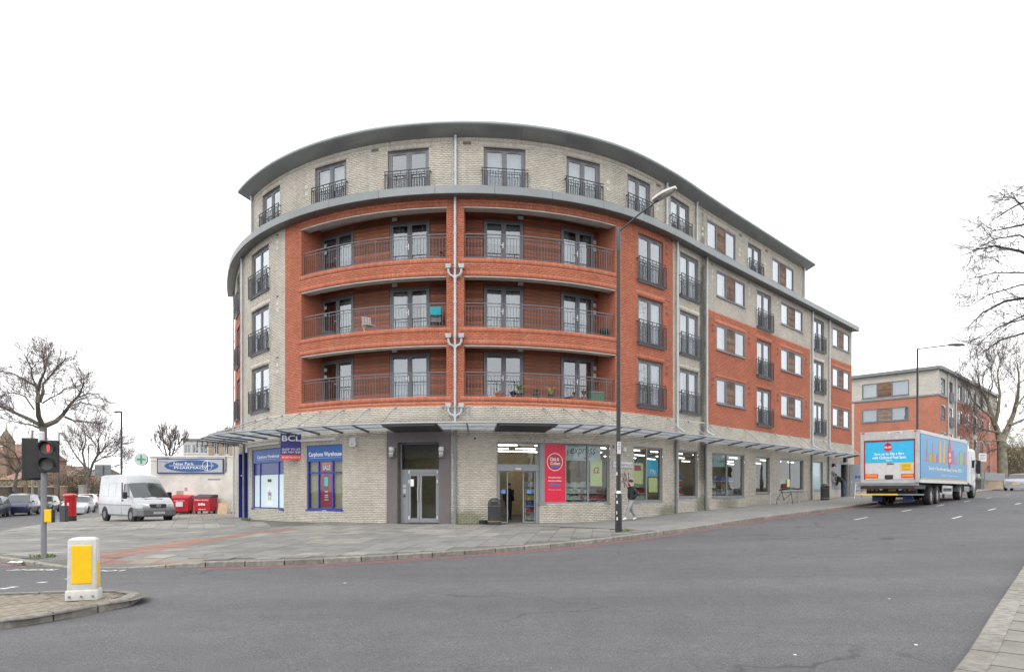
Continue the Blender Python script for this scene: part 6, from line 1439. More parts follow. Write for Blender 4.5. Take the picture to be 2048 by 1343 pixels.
text('Save up to 20p a litre with Clubcard Fuel Save.  TESCO',TW,tr,Matrix.Translation((5.3,sd-.014,zb+.70)),w=7.2,h=.22,bold=.02); text('Every little helps',TW,tr,Matrix.Translation((6.0,sd-.014,zb+.40)),w=3.6,h=.08)
# rear door
Rr=Matrix(((0,1,0,0),(-1,0,0,0),(0,0,1,0),(0,0,0,1)))
z0,z1=zb+.16,zt-.44; p=MB(); p.box(.05,.1,-B_+.17,B_-.17,z0,z1); p.build('shutter_door',M['trw'],tr)
p=MB(); p.box(.036,.05,-B_+.22,B_-.22,z0+.82,z1-.06); p.build('door_poster',M['sky2'],tr)
p=MB(); 
for a in ((-B_+.161,-B_+.21,z0,z1),(B_-.21,B_-.161,z0,z1)): p.box(.02,.06,a[0],a[1],a[2],a[3])
p.box(.02,.06,-B_+.21,B_-.21,z1-.05,z1); p.build('door_red_trim',pm('door_red',(.30,.015,.02),.5),tr)
Md=Matrix.Translation((.033,0,0))@Rr
dd=MB(Md); dd.lathe([(.20,-.003),(.20,0)],20,(-.05,0,z1-.33),'y'); dd.prism([(-.16,z1-.22),(.06,z1-.22),(-.05,z1-.08)],.003,'y',-.003); dd.build('drop_logo',bpy.data.materials['drop_red'],tr,kind='stuff')
text('FUEL SAVE',TW,tr,Md@Matrix.Translation((-.05,-.006,z1-.33)),w=.32,h=.09,bold=.03)
text('Save up to 20p a litre',TW,tr,Md@Matrix.Translation((0,-.003,z1-.66)),w=1.30,h=.15,bold=.02); text('with Clubcard Fuel Save.',TW,tr,Md@Matrix.Translation((0,-.003,z1-.82)),w=1.50,h=.14,bold=.02); text('TESCO',TW,tr,Md@Matrix.Translation((0,-.003,z1-.97)),w=.28,h=.07,bold=.02)
for y0,y1 in ((-B_+.19,-B_+.75),(B_-.80,B_-.19)):
    p=MB(); p.box(.022,.05,y0,y1,z0+.08,z0+.27); p.build('reflector_border',M['orange'],tr); p=MB(); p.box(.018,.022,y0+.05,y1-.05,z0+.12,z0+.23); p.build('reflector',M['amber'],tr)
p=MB(); p.box(.03,.05,-B_+.30,-B_+.78,z0+.42,z0+.78); p.build('yellow_notice',M['yellow'],tr)
for zz in (.50,.58,.66,.72): p=MB(); p.box(.026,.03,-B_+.36,-B_+.72,z0+zz-.04,z0+zz-.025); p.build('notice_line',TK,tr)
p=MB(); p.box(-.02,.05,-.18,.18,z0+.02,z0+.22); p.build('door_catch',M['black'],tr,bevel=.05); p=MB(); p.box(.02,.05,-.2,.1,z0+.74,z0+.78); p.build('door_grip',M['black'],tr)
p=MB(); p.box(-.01,0,-.6,.05,zt-.14,zt-.03); p.build('fleet_plate',M['whitep'],tr); text('014790',TK,tr,Matrix.Translation((-.014,-.28,zt-.085))@Rr,w=.4,h=.07)
for y in (-B_+.06,B_-.2): p=MB(); p.box(-.02,.0,y,y+.14,zt-.07,zt-.02); p.build('marker_light',M['redl'],tr)
# tail lift, bumper and lights
p=MB(); p.box(-.30,1.6,-B_+.1,B_-.1,zb-.30,zb-.12); p.build('rear_chassis',M['chas'],tr); p=MB(); p.box(-.32,.03,-B_,B_,zb-.16,zb-.03); p.build('lift_beam',M['galv'],tr,bevel=.02)
p=MB(); p.box(-.42,.5,-B_-.10,B_+.12,.50,.56); tlp=p.build('tail_lift_platform',M['galv'],tr); p=MB(); p.box(-.44,-.42,-.5,B_+.1,.50,.57); p.build('yellow_edge',M['yellow'],tr)
p=MB(); p.box(.35,.45,-1.1,1.1,.56,zb-.12); p.build('light_panel',M['chas'],tr)
for sg in (-1,1):
    for k,(y,m_) in enumerate(((.62,M['redl']),(.82,M['amber']),(1.0,M['redl']))): p=MB(); p.lathe([(.075,.30),(.08,.35)],14,(0,sg*y,.78),'x'); p.build('rear_lamp',m_,tr,smooth=True)
    p=MB(); p.lathe([(.09,.27),(.1,.35)],14,(0,sg*.42,.82),'x'); p.build('round_lamp',M['headl'],tr,smooth=True)
    p=MB(); p.box(.55,.58,sg*.68-.22,sg*.68+.22,.18,.5); p.build('mud_flap',pm('flap_blue',(.05,.09,.28),.6) if 'flap_blue' not in bpy.data.materials else bpy.data.materials['flap_blue'],tr)
p=MB(); p.box(.29,.35,-.22,.1,.70,.92); p.build('number_plate',M['yellow'],tr); text('LX07 EXM',TK,tr,Matrix.Translation((.286,-.06,.81))@Rr,w=.28,h=.12)
stp=MB()
for y in (B_-.05,B_+.25): stp.tube([(.15,y,1.05),(-.38,y-.1,.32)],.018,6)
for k in range(4): t_=k/3.6; stp.box(.10-.5*t_,.16-.5*t_,B_-.06-.1*t_,B_+.26-.1*t_,.97-.62*t_,.99-.62*t_)
stp.build('rear_steps',M['steel'],tr,kind='stuff')
# running gear
p=MB(); p.box(1.6,L_-.2,-.5,.5,zb-.28,zb-.02); p.build('chassis_rail',M['chas'],tr)
M['whlgrey']=pm('lorry_rim',(.32,.32,.32),.45,.4)
for x in (2.75,3.98):
    for sg in (-1,1): wheel(tr,x,sg*1.02,.47,.34,M['whlgrey'],sg,8,.09).location.z+=zg(x)
for x in (2.75,3.98): p=MB(); p.tube([(x,-.95,.47+zg(x)),(x,.95,.47+zg(x))],.09,8); p.build('axle',M['chas'],tr)
for sg in (-1,1):
    p=MB(); fr(p,4.75,6.9,.55,.98,.13,sg*1.22-.02,sg*1.22+.02); p.build('side_guard',M['tral'],tr); p=MB(); p.box(4.9,6.8,min(sg*.7,sg*1.19),max(sg*.7,sg*1.19),.62,.95); p.build('battery_box',M['chas'],tr)
    p=MB(); p.box(7.0,7.15,sg*.8-.06,sg*.8+.06,.2+zg(7),zb); p.build('landing_leg',M['tral'],tr)
    for x in (9.2,12.55): wheel(tr,x,sg*(1.02 if x<10 else 1.08),.48,.34 if x<10 else .3,M['whlgrey'],sg,8,.09 if x<10 else -.02).location.z+=zg(x)
    p=MB(); n=10; p.add([(9.2+.6*math.cos(R(180*k/n)),y,.5+zg(9.2)+.6*math.sin(R(180*k/n))) for k in range(n+1) for y in (sg*.86,sg*1.24)],[(2*k,2*k+2,2*k+3,2*k+1) for k in range(n)]); p.build('mudguard',M['galv'],tr)
    p=MB(); p.box(10.0,11.4,min(sg*.6,sg*1.2),max(sg*.6,sg*1.2),.42+zg(10.5),.98); p.build('fuel_tank',M['galv'],tr,bevel=.06)
p=MB(); p.box(8.4,13.2,-.45,.45,.55+zg(9),.98); p.build('tractor_chassis',M['chas'],tr); p=MB(); p.box(8.5,10,-B_+.3,B_-.3,.98,1.08); p.build('fifth_wheel',M['chas'],tr)
c0=10.95; zc=zg(12)
rings=[]
for x,z0_,z1_,w_ in ((c0,.95,2.85,1.2),(c0+.06,.9,2.95,1.24),(c0+1.75,.62,2.98,1.24),(c0+1.98,.5,2.75,1.22),(c0+2.15,.42,1.75,1.17),(c0+2.2,.42,1.2,1.1)): rings.append([(x,-w_,z0_+zc),(x,-w_,z1_+zc-.12),(x,-w_+.12,z1_+zc),(x,w_-.12,z1_+zc),(x,w_,z1_+zc-.12),(x,w_,z0_+zc)])
p=MB(); loft(p,rings); cab=p.build('cab',M['whitep'],tr,bevel=.04)
for sg in (-1,1):
    p=MB(); p.hexa([(c0+.85,sg*1.235,1.55+zc),(c0+1.72,sg*1.235,1.5+zc),(c0+1.72,sg*1.22,1.5+zc),(c0+.85,sg*1.22,1.55+zc)],[(c0+.85,sg*1.248,2.3+zc),(c0+1.62,sg*1.248,2.3+zc),(c0+1.62,sg*1.22,2.3+zc),(c0+.85,sg*1.22,2.3+zc)]); p.build('cab_side_window',M['cglass'],cab)
    p=MB(); p.box(c0+1.75,c0+1.95,min(sg*1.3,sg*1.52),max(sg*1.3,sg*1.52),1.5+zc,2.3+zc); p.build('cab_mirror',M['black'],cab,bevel=.04); p=MB(); p.tube([(c0+1.8,sg*1.2,2.3+zc),(c0+1.85,sg*1.4,2.3+zc)],.025,6); p.build('mirror_arm',M['black'],cab)
    p=MB(); p.box(c0+.8,c0+.815,min(sg*1.2,sg*1.252),max(sg*1.2,sg*1.252),.75+zc,2.5+zc); p.build('door_gap',M['galv'],cab)
    p=MB(); n=10; p.add([(12.55+.62*math.cos(R(180*k/n)),y,.5+zc+.62*math.sin(R(180*k/n))) for k in range(n+1) for y in (sg*.9,sg*1.26)],[(2*k,2*k+2,2*k+3,2*k+1) for k in range(n)]); p.build('front_mudguard',M['galv'],tr)
    p=MB(); p.box(c0-.35,c0+.02,min(sg*.95,sg*1.22),max(sg*.95,sg*1.22),1.2,3.2+zc); p.build('side_deflector',M['whitep'],cab,bevel=.05)
rings=[[(c0+.1,y*.5 if False else y,2.95+zc) for y in (-1.05,1.05)]+[(c0+.1,1.05,3.5+zc),(c0+.1,-1.05,3.5+zc)],[(c0+.9,-1.05,2.95+zc),(c0+.9,1.05,2.95+zc),(c0+.9,.95,3.4+zc),(c0+.9,-.95,3.4+zc)],[(c0+1.7,-1.0,2.95+zc),(c0+1.7,1.0,2.95+zc),(c0+1.7,.85,3.0+zc),(c0+1.7,-.85,3.0+zc)]]
p=MB(); loft(p,rings); p.build('roof_deflector',M['whitep'],cab,bevel=.03)
p=MB(); p.hexa([(c0+2.17,-1.1,1.42+zc),(c0+2.17,1.1,1.42+zc),(c0+2.1,1.1,1.42+zc),(c0+2.1,-1.1,1.42+zc)],[(c0+2.02,-1.1,2.5+zc),(c0+2.02,1.1,2.5+zc),(c0+1.95,1.1,2.5+zc),(c0+1.95,-1.1,2.5+zc)]); p.build('windscreen',M['cglass'],cab)
# ------------------------------------------------------------------ trees
M['bark']=pm('bark_grey_brown',(.13,.115,.098),.9,var=.3,scale=3); M['barkg']=pm('bark_plane',(.20,.185,.135),.9,var=.35,scale=2.5); M['twig']=pm('twig_brown',(.13,.10,.09),.9,var=.2); M['twig2']=pm('twig_olive',(.12,.10,.07),.9,var=.25)
class TreeB:
    def __init__(s,seed): s.r=random.Random(seed); s.big=MB(); s.twv=[]; s.twf=[]; s.n=0; s.tips=[]
    def tri(s,pts,r0,r1):
        n0=len(s.twv); m=len(pts)
        for i,p in enumerate(pts):
            t=(pts[min(i+1,m-1)]-pts[max(i-1,0)]); a=t.orthogonal().normalized(); b=t.normalized().cross(a); rr=r0+(r1-r0)*i/(m-1)
            for k in range(3): g=2.0944*k; s.twv.append(tuple(p+(a*math.cos(g)+b*math.sin(g))*rr))
        for i in range(m-1):
            for k in range(3): s.twf.append((n0+i*3+k,n0+i*3+(k+1)%3,n0+(i+1)*3+(k+1)%3,n0+(i+1)*3+k))
        s.n+=1
    def grow(s,p,d,L,r,lev,up,spread,kids,fan=1.0):
        rd=s.r; seg=4 if lev>1 else 5; pts=[p.copy()]; dd=d.normalized()
        for i in range(seg):
            dd=(dd+Vector((rd.uniform(-1,1),rd.uniform(-1,1),rd.uniform(-1,1)))*.20+Vector((0,0,up))).normalized(); p=p+dd*(L/seg); pts.append(p.copy())
        if lev>=3: s.big.tube(pts,[r*(1-.55*i/seg) for i in range(seg+1)],6,False)
        else: s.tri(pts,r,r*.45)
        if lev<=0: s.tips.append(pts[-1]); return
        n=kids[lev] if isinstance(kids,dict) else kids
        for k in range(n):
            t=rd.uniform(.25,1.0) if k else 1.0; f=t*seg; i=min(int(f),seg-1); q=pts[i].lerp(pts[i+1],f-i); base=(pts[i+1]-pts[i]).normalized()
            ax=Vector((rd.uniform(-1,1),rd.uniform(-1,1)*fan,rd.uniform(-1,1))); nd=(base+ax*spread).normalized()
            s.grow(q,nd,L*rd.uniform(.5,.8),r*.62,lev-1,up,spread,kids,fan)
    def limb(s,pts,r0,r1,n=7): s.big.tube(pts,[r0+(r1-r0)*i/(len(pts)-1) for i in range(len(pts))],n,False)
def build_tree(name,label,base,trunk,limbs,seed,mat,twm,lev,kids,L,up=.05,spread=.75,rt=.012,den=1.0,group=None,seeds=False,tstart=.25):
    o=thing(name,label,'tree',base,group=group); o['ws']=1; tb=TreeB(seed)
    if trunk: tb.limb(trunk[0],trunk[1],trunk[2],10)
    tr_=tb.big; tr_.build('trunk',mat,o,smooth=True); tb.big=MB()
    for pts,r0,r1 in limbs:
        tb.limb(pts,r0,r1)
        d=[0]
        for a,b in zip(pts[:-1],pts[1:]): d.append(d[-1]+(b-a).length)
        k=int(d[-1]*den)
        for j in range(k+2):
            t=tb.r.uniform(tstart,1)*d[-1] if j>1 else d[-1]*.999; i=max(0,min(len(pts)-2,int(np.searchsorted(d,t))-1)); f=(t-d[i])/max(1e-6,d[i+1]-d[i]); q=pts[i].lerp(pts[i+1],f); bd=(pts[i+1]-pts[i]).normalized()
            nd=(bd*.7+Vector((tb.r.uniform(-1,1),tb.r.uniform(-1,1),tb.r.uniform(-.6,1)))*.8).normalized()
            tb.grow(q,nd,L*tb.r.uniform(.6,1.15)*(1.1-.4*t/d[-1]),rt*2.3,lev,up,spread,kids)
    tb.big.build('branches',mat,o,smooth=True,kind='stuff')
    tw=MB(); tw.v=tb.twv; tw.f=tb.twf; tw.build('crown',twm,o,kind='stuff')
    if seeds:
        sd=MB()
        for p in tb.tips:
            if tb.r.random()<seeds:
                q=p-Vector((0,0,.09)); r=.028; sd.add([q+Vector(v)*r for v in ((1,0,0),(-1,0,0),(0,1,0),(0,-1,0),(0,0,1),(0,0,-1))],[(0,2,4),(2,1,4),(1,3,4),(3,0,4),(2,0,5),(1,2,5),(3,1,5),(0,3,5)])
        sd.build('seed_balls',M['twig'],o,kind='stuff')
    return o
def pxl(path,Y,jit=0.0,rn=random.Random(3)):
    out=[]; dy=0
    for i,(x,y) in enumerate(path):
        out.append(at(x,y,Y+dy)); dy+=rn.uniform(-jit,jit)
    return out
Y=60
b=at(85,0,Y); b=Vector((b.x,b.y,T(b.x,b.y)+.1))
LM=[([(86,853),(60,838),(30,825),(0,812),(-25,800)],.19,.06),([(86,852),(77,832),(75,805),(76,782),(80,762),(90,742),(95,715)],.24,.05),([(76,790),(72,772),(46,757),(28,748),(0,741)],.13,.04),([(80,803),(87,782),(86,768),(100,752),(112,736),(126,722)],.14,.04),
    ([(76,778),(65,756),(62,736),(54,716)],.1,.03),([(89,746),(88,722),(84,702)],.08,.03),([(88,852),(112,842),(126,829),(141,808),(158,790),(167,768)],.25,.05),([(130,833),(150,842),(170,843),(188,846)],.10,.03),([(140,812),(160,804),(186,809)],.08,.03),([(155,795),(178,786),(197,788)],.08,.03),
    ([(84,858),(66,850),(40,845),(16,840)],.10,.03),([(84,806),(100,796),(113,790),(127,781)],.08,.03),([(68,818),(50,792),(30,785),(10,786)],.08,.03)]
build_tree('bare_plane_tree','large bare tree with spreading crown behind the traffic signal',b,([b,at(85,920,Y),at(86,880,Y),at(87,853,Y)],.36,.28),[(pxl(p_,Y,1.2),r0,r1) for p_,r0,r1 in LM],21,M['bark'],M['twig'],2,{2:5,1:5},1.9,.0,.72,.011,4.2)
Y=78; b=at(176,0,Y); b=Vector((b.x,b.y,T(b.x,b.y)+.1))
LM=[([(176,955),(170,930),(165,905),(172,880),(168,862)],.16,.04),([(176,955),(186,925),(198,905),(196,880),(205,862)],.17,.04),([(186,925),(205,915),(225,910),(240,895)],.1,.03),([(172,935),(155,915),(142,895),(135,880)],.12,.03),([(190,915),(215,890),(230,878)],.09,.03),([(174,945),(150,940),(130,925)],.09,.03),([(180,940),(205,940),(235,930),(255,925)],.09,.03)]
build_tree('bare_street_tree','bushy bare tree behind the lamp posts left of the white van',b,([b,at(176,970,Y),at(176,952,Y)],.26,.2),[(pxl(p_,Y,1.0),r0,r1) for p_,r0,r1 in LM],8,M['bark'],M['twig'],2,{2:5,1:5},2.5,.04,.65,.0125,2.8)
Y=66; b=at(22,0,Y); b=Vector((b.x,b.y,T(b.x,b.y)+.1))
LM=[([(30,965),(34,945),(20,930),(-5,925)],.14,.04),([(33,950),(40,925),(30,905),(10,890)],.12,.03),([(34,945),(48,925),(58,905),(62,885)],.12,.03),([(36,940),(20,915),(0,905)],.08,.03),([(38,935),(55,930),(70,915)],.08,.02)]
build_tree('bare_garden_tree','low bare brown tree in front of the church at the left edge',b,([at(28,982,Y),at(30,970,Y),at(32,960,Y)],.2,.15),[(pxl(p_,Y,1.0),r0,r1) for p_,r0,r1 in LM],31,M['bark'],M['twig2'],2,{2:5,1:5},2.4,-.02,.7,.012,2.4)
Y=72; b=at(338,0,Y); b=Vector((b.x,b.y,T(b.x,b.y)+.1))
LM=[([(338,925),(332,905),(328,890),(326,876)],.1,.03),([(338,925),(340,900),(341,880),(339,868)],.12,.03),([(338,925),(346,905),(350,890),(354,878)],.1,.03),([(338,915),(325,905),(317,895)],.07,.02),([(340,912),(352,903),(360,893)],.07,.02)]
build_tree('bare_small_tree','small upright bare tree showing above the pharmacy roof',b,([b,at(338,950,Y),at(338,924,Y)],.16,.12),[(pxl(p_,Y,.6),r0,r1) for p_,r0,r1 in LM],4,M['bark'],M['twig'],2,{2:5,1:5},1.5,.12,.55,.016,3.0)
# right-hand side trees
Y=73; b=at(2005,0,Y); b=Vector((b.x,b.y,T(b.x,b.y)+.1))
LM=[([(2002,890),(1995,860),(1985,835),(1975,800),(1960,775),(1955,750)],.34,.05),([(2003,885),(2018,850),(2028,825),(2036,790),(2038,760),(2035,730)],.34,.05),([(1990,850),(1997,820),(2000,785),(1995,750),(2000,720)],.2,.04),([(2020,850),(2048,838),(2070,830),(2090,810)],.16,.04),([(1985,835),(1965,820),(1945,800),(1935,775)],.14,.03),([(2003,880),(1975,882),(1945,878)],.12,.03),([(1998,865),(1965,858),(1945,850),(1930,838)],.13,.03),([(2030,815),(2050,790),(2060,760)],.12,.03),([(1975,800),(1985,770),(1982,735)],.1,.03),([(2002,895),(1980,900),(1968,908)],.06,.02)]
build_tree('bare_roadside_tree','thick trunked bare tree beside the far flats behind the lorry cab',b,([b,at(2005,945,Y),at(2004,910,Y),at(2003,885,Y)],.52,.42),[(pxl(p_,Y,1.3),r0,r1) for p_,r0,r1 in LM],17,M['barkg'],M['twig'],2,{2:5,1:5},3.1,.05,.6,.0125,2.3)
M['barkd']=pm('bark_dark',(.05,.042,.038),.9,var=.3,scale=3); M['twigd']=pm('twig_dark',(.055,.042,.040),.9,var=.2)
Y=31.5; xy=uv2xy(45.5,-.6); b=Vector((xy[0],xy[1],T(*xy)+.1)); tp=at(2330,660,Y)
LM=[([(2330,660),(2180,575),(2090,525),(2040,502),(1990,492),(1945,500)],0.132,.016),([(2330,680),(2160,620),(2070,592),(2010,602),(1965,625),(1935,655)],0.110,.016),([(2320,560),(2180,470),(2095,440),(2035,452),(1985,462)],0.110,.016),([(2300,480),(2150,400),(2080,392),(2030,412),(1985,440)],0.094,.016),([(2330,720),(2150,672),(2060,662),(2000,680),(1955,712)],0.088,.016),([(2120,545),(2050,545),(1990,545),(1930,560)],0.055,.012),([(2090,500),(2040,470),(1990,478),(1940,505)],0.050,.012),([(2140,610),(2060,625),(1995,655),(1955,690)],0.055,.012),([(2200,430),(2120,370),(2060,365),(2025,385)],0.055,.012),([(2150,640),(2080,630),(2020,645),(1985,668)],0.055,.012),([(2090,440),(2048,420),(2030,395)],0.033,.012),([(2100,560),(2040,570),(1975,590),(1945,610)],0.044,.012)]
build_tree('overhanging_plane_tree','bare plane branches with hanging seed balls reaching in from the right',b,([b,Vector((b.x-.2,b.y,5)),Vector((b.x-.6,b.y-.1,8)),tp],.5,.26),[(pxl(p_,Y,.7),r0,r1) for p_,r0,r1 in LM],44,M['barkd'],M['twigd'],2,{2:4,1:5},1.6,-.02,.6,.0055,3.6,seeds=.05,tstart=.3)
# ------------------------------------------------------------------ shrubs
def twig_mass(name,label,px0,px1,ytop,Y,n,mat,hh,leaf=None,dep=3,cat='shrub'):
    c=at((px0+px1)/2,0,Y); o=thing(name,label,cat,(c.x,Y,T(c.x,Y)+.05)); o['ws']=1; w=(px1-px0)*Y/F/2; tb=TreeB(int(px0)+77)
    h=EYE+(HY-ytop)*Y/F-T(c.x,Y)
    for k in range(n):
        x=tb.r.uniform(-w,w); y=tb.r.uniform(-dep,dep); hm=h*math.sqrt(max(.1,1-(x/w)**2*.6))*tb.r.uniform(.6,1)
        p=Vector((c.x+x,Y+y,T(c.x,Y))); d=Vector((tb.r.uniform(-.4,.4),tb.r.uniform(-.3,.3),1)); tb.grow(p,d,hm*.8,.02,1,.05,.5,{1:5})
    t_=MB(); t_.v=tb.twv; t_.f=tb.twf; t_.build('stems',mat,o,kind='stuff')
    lf=MB()
    for p in tb.tips:
        for _ in range(2):
            q=p+Vector((tb.r.uniform(-.3,.3),tb.r.uniform(-.3,.3),tb.r.uniform(-.4,.2))); a=Vector((tb.r.uniform(-1,1),tb.r.uniform(-1,1),tb.r.uniform(-1,1))).normalized()*hh; b_=a.orthogonal().normalized()*hh*.6; lf.add([q-a,q+b_,q+a,q-b_],[(0,1,2,3)])
    lf.build('leaves',leaf or mat,o,kind='stuff'); return o
M['leafb']=pm('brown_leaves',(.16,.11,.075),.9,var=.4,rand=.4); M['leafy']=pm('yellow_green_leaves',(.24,.22,.07),.8,var=.4,rand=.4); M['leafd']=pm('dark_leaves',(.06,.075,.035),.9,var=.4,rand=.4)
twig_mass('bramble_shrub','brown leafless shrub mass over the wall right of the street lamp',128,162,944,80,90,M['twig2'],.09,M['leafb'])
twig_mass('bramble_shrub','brown leafless shrub mass behind the warning triangle',160,200,948,84,90,M['twig2'],.09,M['leafb'])
twig_mass('bramble_shrub','brown undergrowth behind the wall beside the signal pole',88,132,956,76,90,M['twig2'],.09,M['leafb'])
twig_mass('garden_shrub','dark leafy shrub over the garden wall at the left edge',-20,30,955,74,70,M['twig2'],.09,M['leafd'])
twig_mass('autumn_shrub','yellow leaved trees beyond the roadside trunk at the right edge',2012,2090,838,100,170,M['twig2'],.16,M['leafy'],5)
twig_mass('autumn_shrub','brown undergrowth left of the roadside trunk behind the lorry cab',1985,2030,880,104,120,M['twig2'],.15,M['leafb'],4)
# ------------------------------------------------------------------ other buildings
def straight(a,b,ext=0):
    a=np.array(a,float); b=np.array(b,float); d=(b-a)/np.hypot(*(b-a)); L=np.hypot(*(b-a)); S=np.linspace(-ext,L+ext,60); return Facade(S,a+S[:,None]*d),L
def bwall(fc,zones,holes,mat,root,name='wall',off=0.0):
    w=MB(); fc.fill(w,zones,holes,off,6.0); o=w.build(name,mat,root); me=o.data; uv=me.uv_layers.new(name='UVMap'); a=np.array([fc.p(0,0).x,fc.p(0,0).y]); q=fc.p(1,0); d=np.array([q.x,q.y])-a
    for li,lp in enumerate(me.loops): co=me.vertices[lp.vertex_index].co; uv.data[li].uv=((co.x-a[0])*d[0]+(co.y-a[1])*d[1],co.z)
    return o
M['fbr']=flatbrick('far_red_brick',(.34,.10,.058),(.42,.135,.08),(.40,.25,.18)); M['fbb']=flatbrick('far_buff_brick',(.42,.395,.345),(.52,.495,.44),(.38,.36,.32)); M['fby']=flatbrick('stock_brick',(.30,.22,.13),(.38,.29,.18),(.33,.29,.24)); M['fbn']=flatbrick('brown_brick',(.20,.115,.075),(.27,.16,.105),(.28,.24,.2))
def plain_window(fc,s0,s1,z0,z1,root,fm,n=2,curt=.6,off=-.08):
    Mx,w_=fc.frame(s0,s1,z0,off); h=z1-z0; f=MB(Mx); fr(f,0,w_,0,h,.06,-.05,.05)
    for k in range(1,n): f.box(w_*k/n-.03,w_*k/n+.03,-.045,.045,.06,h-.06)
    f.box(-.05,w_+.05,-.12,-.05,-.06,0); o=f.build('window',fm,root)
    for k in range(n): pane(Mx,w_*k/n+.03,w_*(k+1)/n-.03,.05,h-.05,0,o)
    bk=MB(Mx); bk.box(0,w_,.35,.37,0,h); bk.build('curtain' if random.random()<curt else 'window_back',M['curtain'] if random.random()<curt else M['dark'],o); return o
# three storey flats beyond the lorry
Cn=(41.6,66.6); F1,L1=straight((30,79.5),Cn); F2,L2=straight(Cn,(62.2,87.5)); gz=1.6; zt=13.75
fb=thing('flats_building','lower block of flats in red and buff brick behind the lorry','building',(41.6,66.8,gz)); fb['ws']=1
rows=[(11.5,13.02),(8.98,10.35),(6.35,7.7),(3.6,5.0)]
w1=[(L1-7.1,L1-2.6,z0,z1) for z0,z1 in rows]; sx=L1-7.9
bwall(F1,[(0,L1,11.25,zt),(0,sx,gz,11.25)],w1,M['fbb'],fb); bwall(F1,[(sx,L1,gz,11.25)],w1,M['fbr'],fb)
for s0,s1,z0,z1 in w1: pair_window(F1,s0,s1,z0,z1,-.05,fb,M['frame'],M['woodw'])
cw=[(1.0,2.6),(8.0,9.7),(11.6,13.2),(19.0,20.6),(23.0,24.6)]; cj=[(4.3,5.7),(15.6,17.0)]
w2=[(a,b_,z0,z1) for a,b_ in cw for z0,z1 in rows]+[(a,b_,z0-.6,z1) for a,b_ in cj for z0,z1 in rows]
bz=[(0,L2,11.25,zt),(3.6,6.6,gz,11.25),(14.9,17.6,gz,11.25),(0,L2,gz,4.0)]; rz_=[(0,3.6,4.0,11.25),(6.6,14.9,4.0,11.25),(17.6,L2,4.0,11.25)]
bwall(F2,bz,w2,M['fbb'],fb); bwall(F2,rz_,w2,M['fbr'],fb)
for s0,s1,z0,z1 in w2:
    plain_window(F2,s0,s1,z0,z1,fb,M['frame'])
    if z1-z0>1.8:
        q=MB(F2.frame(s0-.1,s1+.1,z0,.1)[0]); q.box(0,s1-s0+.2,-.03,.0,0,1.0); q.build('juliet_panel',M['railg'],fb)
for fc,L in ((F1,L1),(F2,L2)):
    q=MB(); fc.ribbon(q,-.3 if fc is F1 else -.32,L+.32,[(-.2,zt-.02),(.34,zt-.02),(.36,zt+.28),(-.2,zt+.34)],8); q.build('roof_edge',M['fascia'],fb)
    q=MB(); fc.ribbon(q,.0,L if fc is F1 else 3.5,[(-.02,11.18),(.09,11.18),(.09,11.34),(-.02,11.34)],8); q.build('string_course',M['fascia'],fb)
q=MB(); q.add([F1.p(0,zt+.2),F1.p(L1,zt+.2),F2.p(L2,zt+.2),F2.p(L2,zt+.2,-12),F1.p(0,zt+.2,-14)],[(0,1,2,3,4)]); q.build('roof',M['fascia'],fb)
for q_ in (6.8,3.5): p=MB(); p.tube([F2.p(q_,gz,.1),F2.p(q_,zt,.1)],.07,6); p.build('downpipe',M['pipe'],fb)
for px,y0 in ((1747,738),(1798,735)): p=MB(); q=at(px,y0,76); p.tube([Vector((q.x,q.y,zt+.2)),q],.02,4); p.build('aerial',M['galv'],fb)
# pharmacy
Yp=48.4; xl,xr=(300.5-CX)*Yp/F,-13.6; gz=.15; zt=EYE+(HY-911)*Yp/F
ph=thing('pharmacy_building','single storey white rendered pharmacy with blue oval sign','building',((xl+xr)/2,Yp+3,gz)); ph['ws']=1
p=MB(); p.box(xl,xr,Yp,Yp+14,gz-.3,zt-.1); p.build('wall',M['render'],ph); p=MB(); p.box(xl-.05,xr,Yp-.05,Yp+14.05,zt-.1,zt); p.build('parapet_coping',M['render'],ph,bevel=.02)
p=MB(); p.box(xl-.16,xl-.002,Yp+.3,Yp+9,2.3,3.7); p.build('side_fascia',M['blueb'],ph)
s0,s1=at(315.5,916.5,Yp),at(448.3,946,Yp); Ms=Matrix.Translation(((s0.x+s1.x)/2,Yp-.11,(s0.z+s1.z)/2)); ws,hs_=(s1.x-s0.x),(s0.z-s1.z)
p=MB(Ms); p.box(-ws/2,ws/2,0,.11,-hs_/2,hs_/2); sgn=p.build('sign_board',pm('sign_navy_frame',(.025,.05,.16),.5),ph); p=MB(Ms); p.box(-ws/2+.07,ws/2-.07,-.01,0,-hs_/2+.07,hs_/2-.07); p.build('sign_face',pm('sign_silver',(.42,.43,.46),.5,var=.05),sgn)
n=40; p=MB(Ms@Matrix.Translation((.1,-.012,0))); p.prism([(ws*.405*math.cos(2*math.pi*k/n),hs_*.40*math.sin(2*math.pi*k/n)) for k in range(n)],.012,'y',-.012); p.build('blue_oval',pm('sign_oval_blue',(.035,.10,.27),.45,var=.04),sgn)
Mo=Ms@Matrix.Translation((.1,-.027,0)); text('New Park',TW,sgn,Mo@Matrix.Translation((-.55,0,.16)),w=1.42,h=.2); text('PHARMACY',TW,sgn,Mo@Matrix.Translation((-.05,0,-.13)),w=2.35,h=.17)
p=MB(Mo); p.box(-1.6,1.6,-.002,0,.005,.03); p.build('sign_line',TW,sgn)
rg=MB(Mo@Matrix.Translation((1.12,0,.02))); rg.tube([(.34*math.cos(a),0,.34*math.sin(a)) for a in np.linspace(0,6.283,33)],.018,4,False); rg.box(-.025,.025,-.004,0,-.36,.36); rg.build('sign_cross',TW,sgn,kind='stuff')
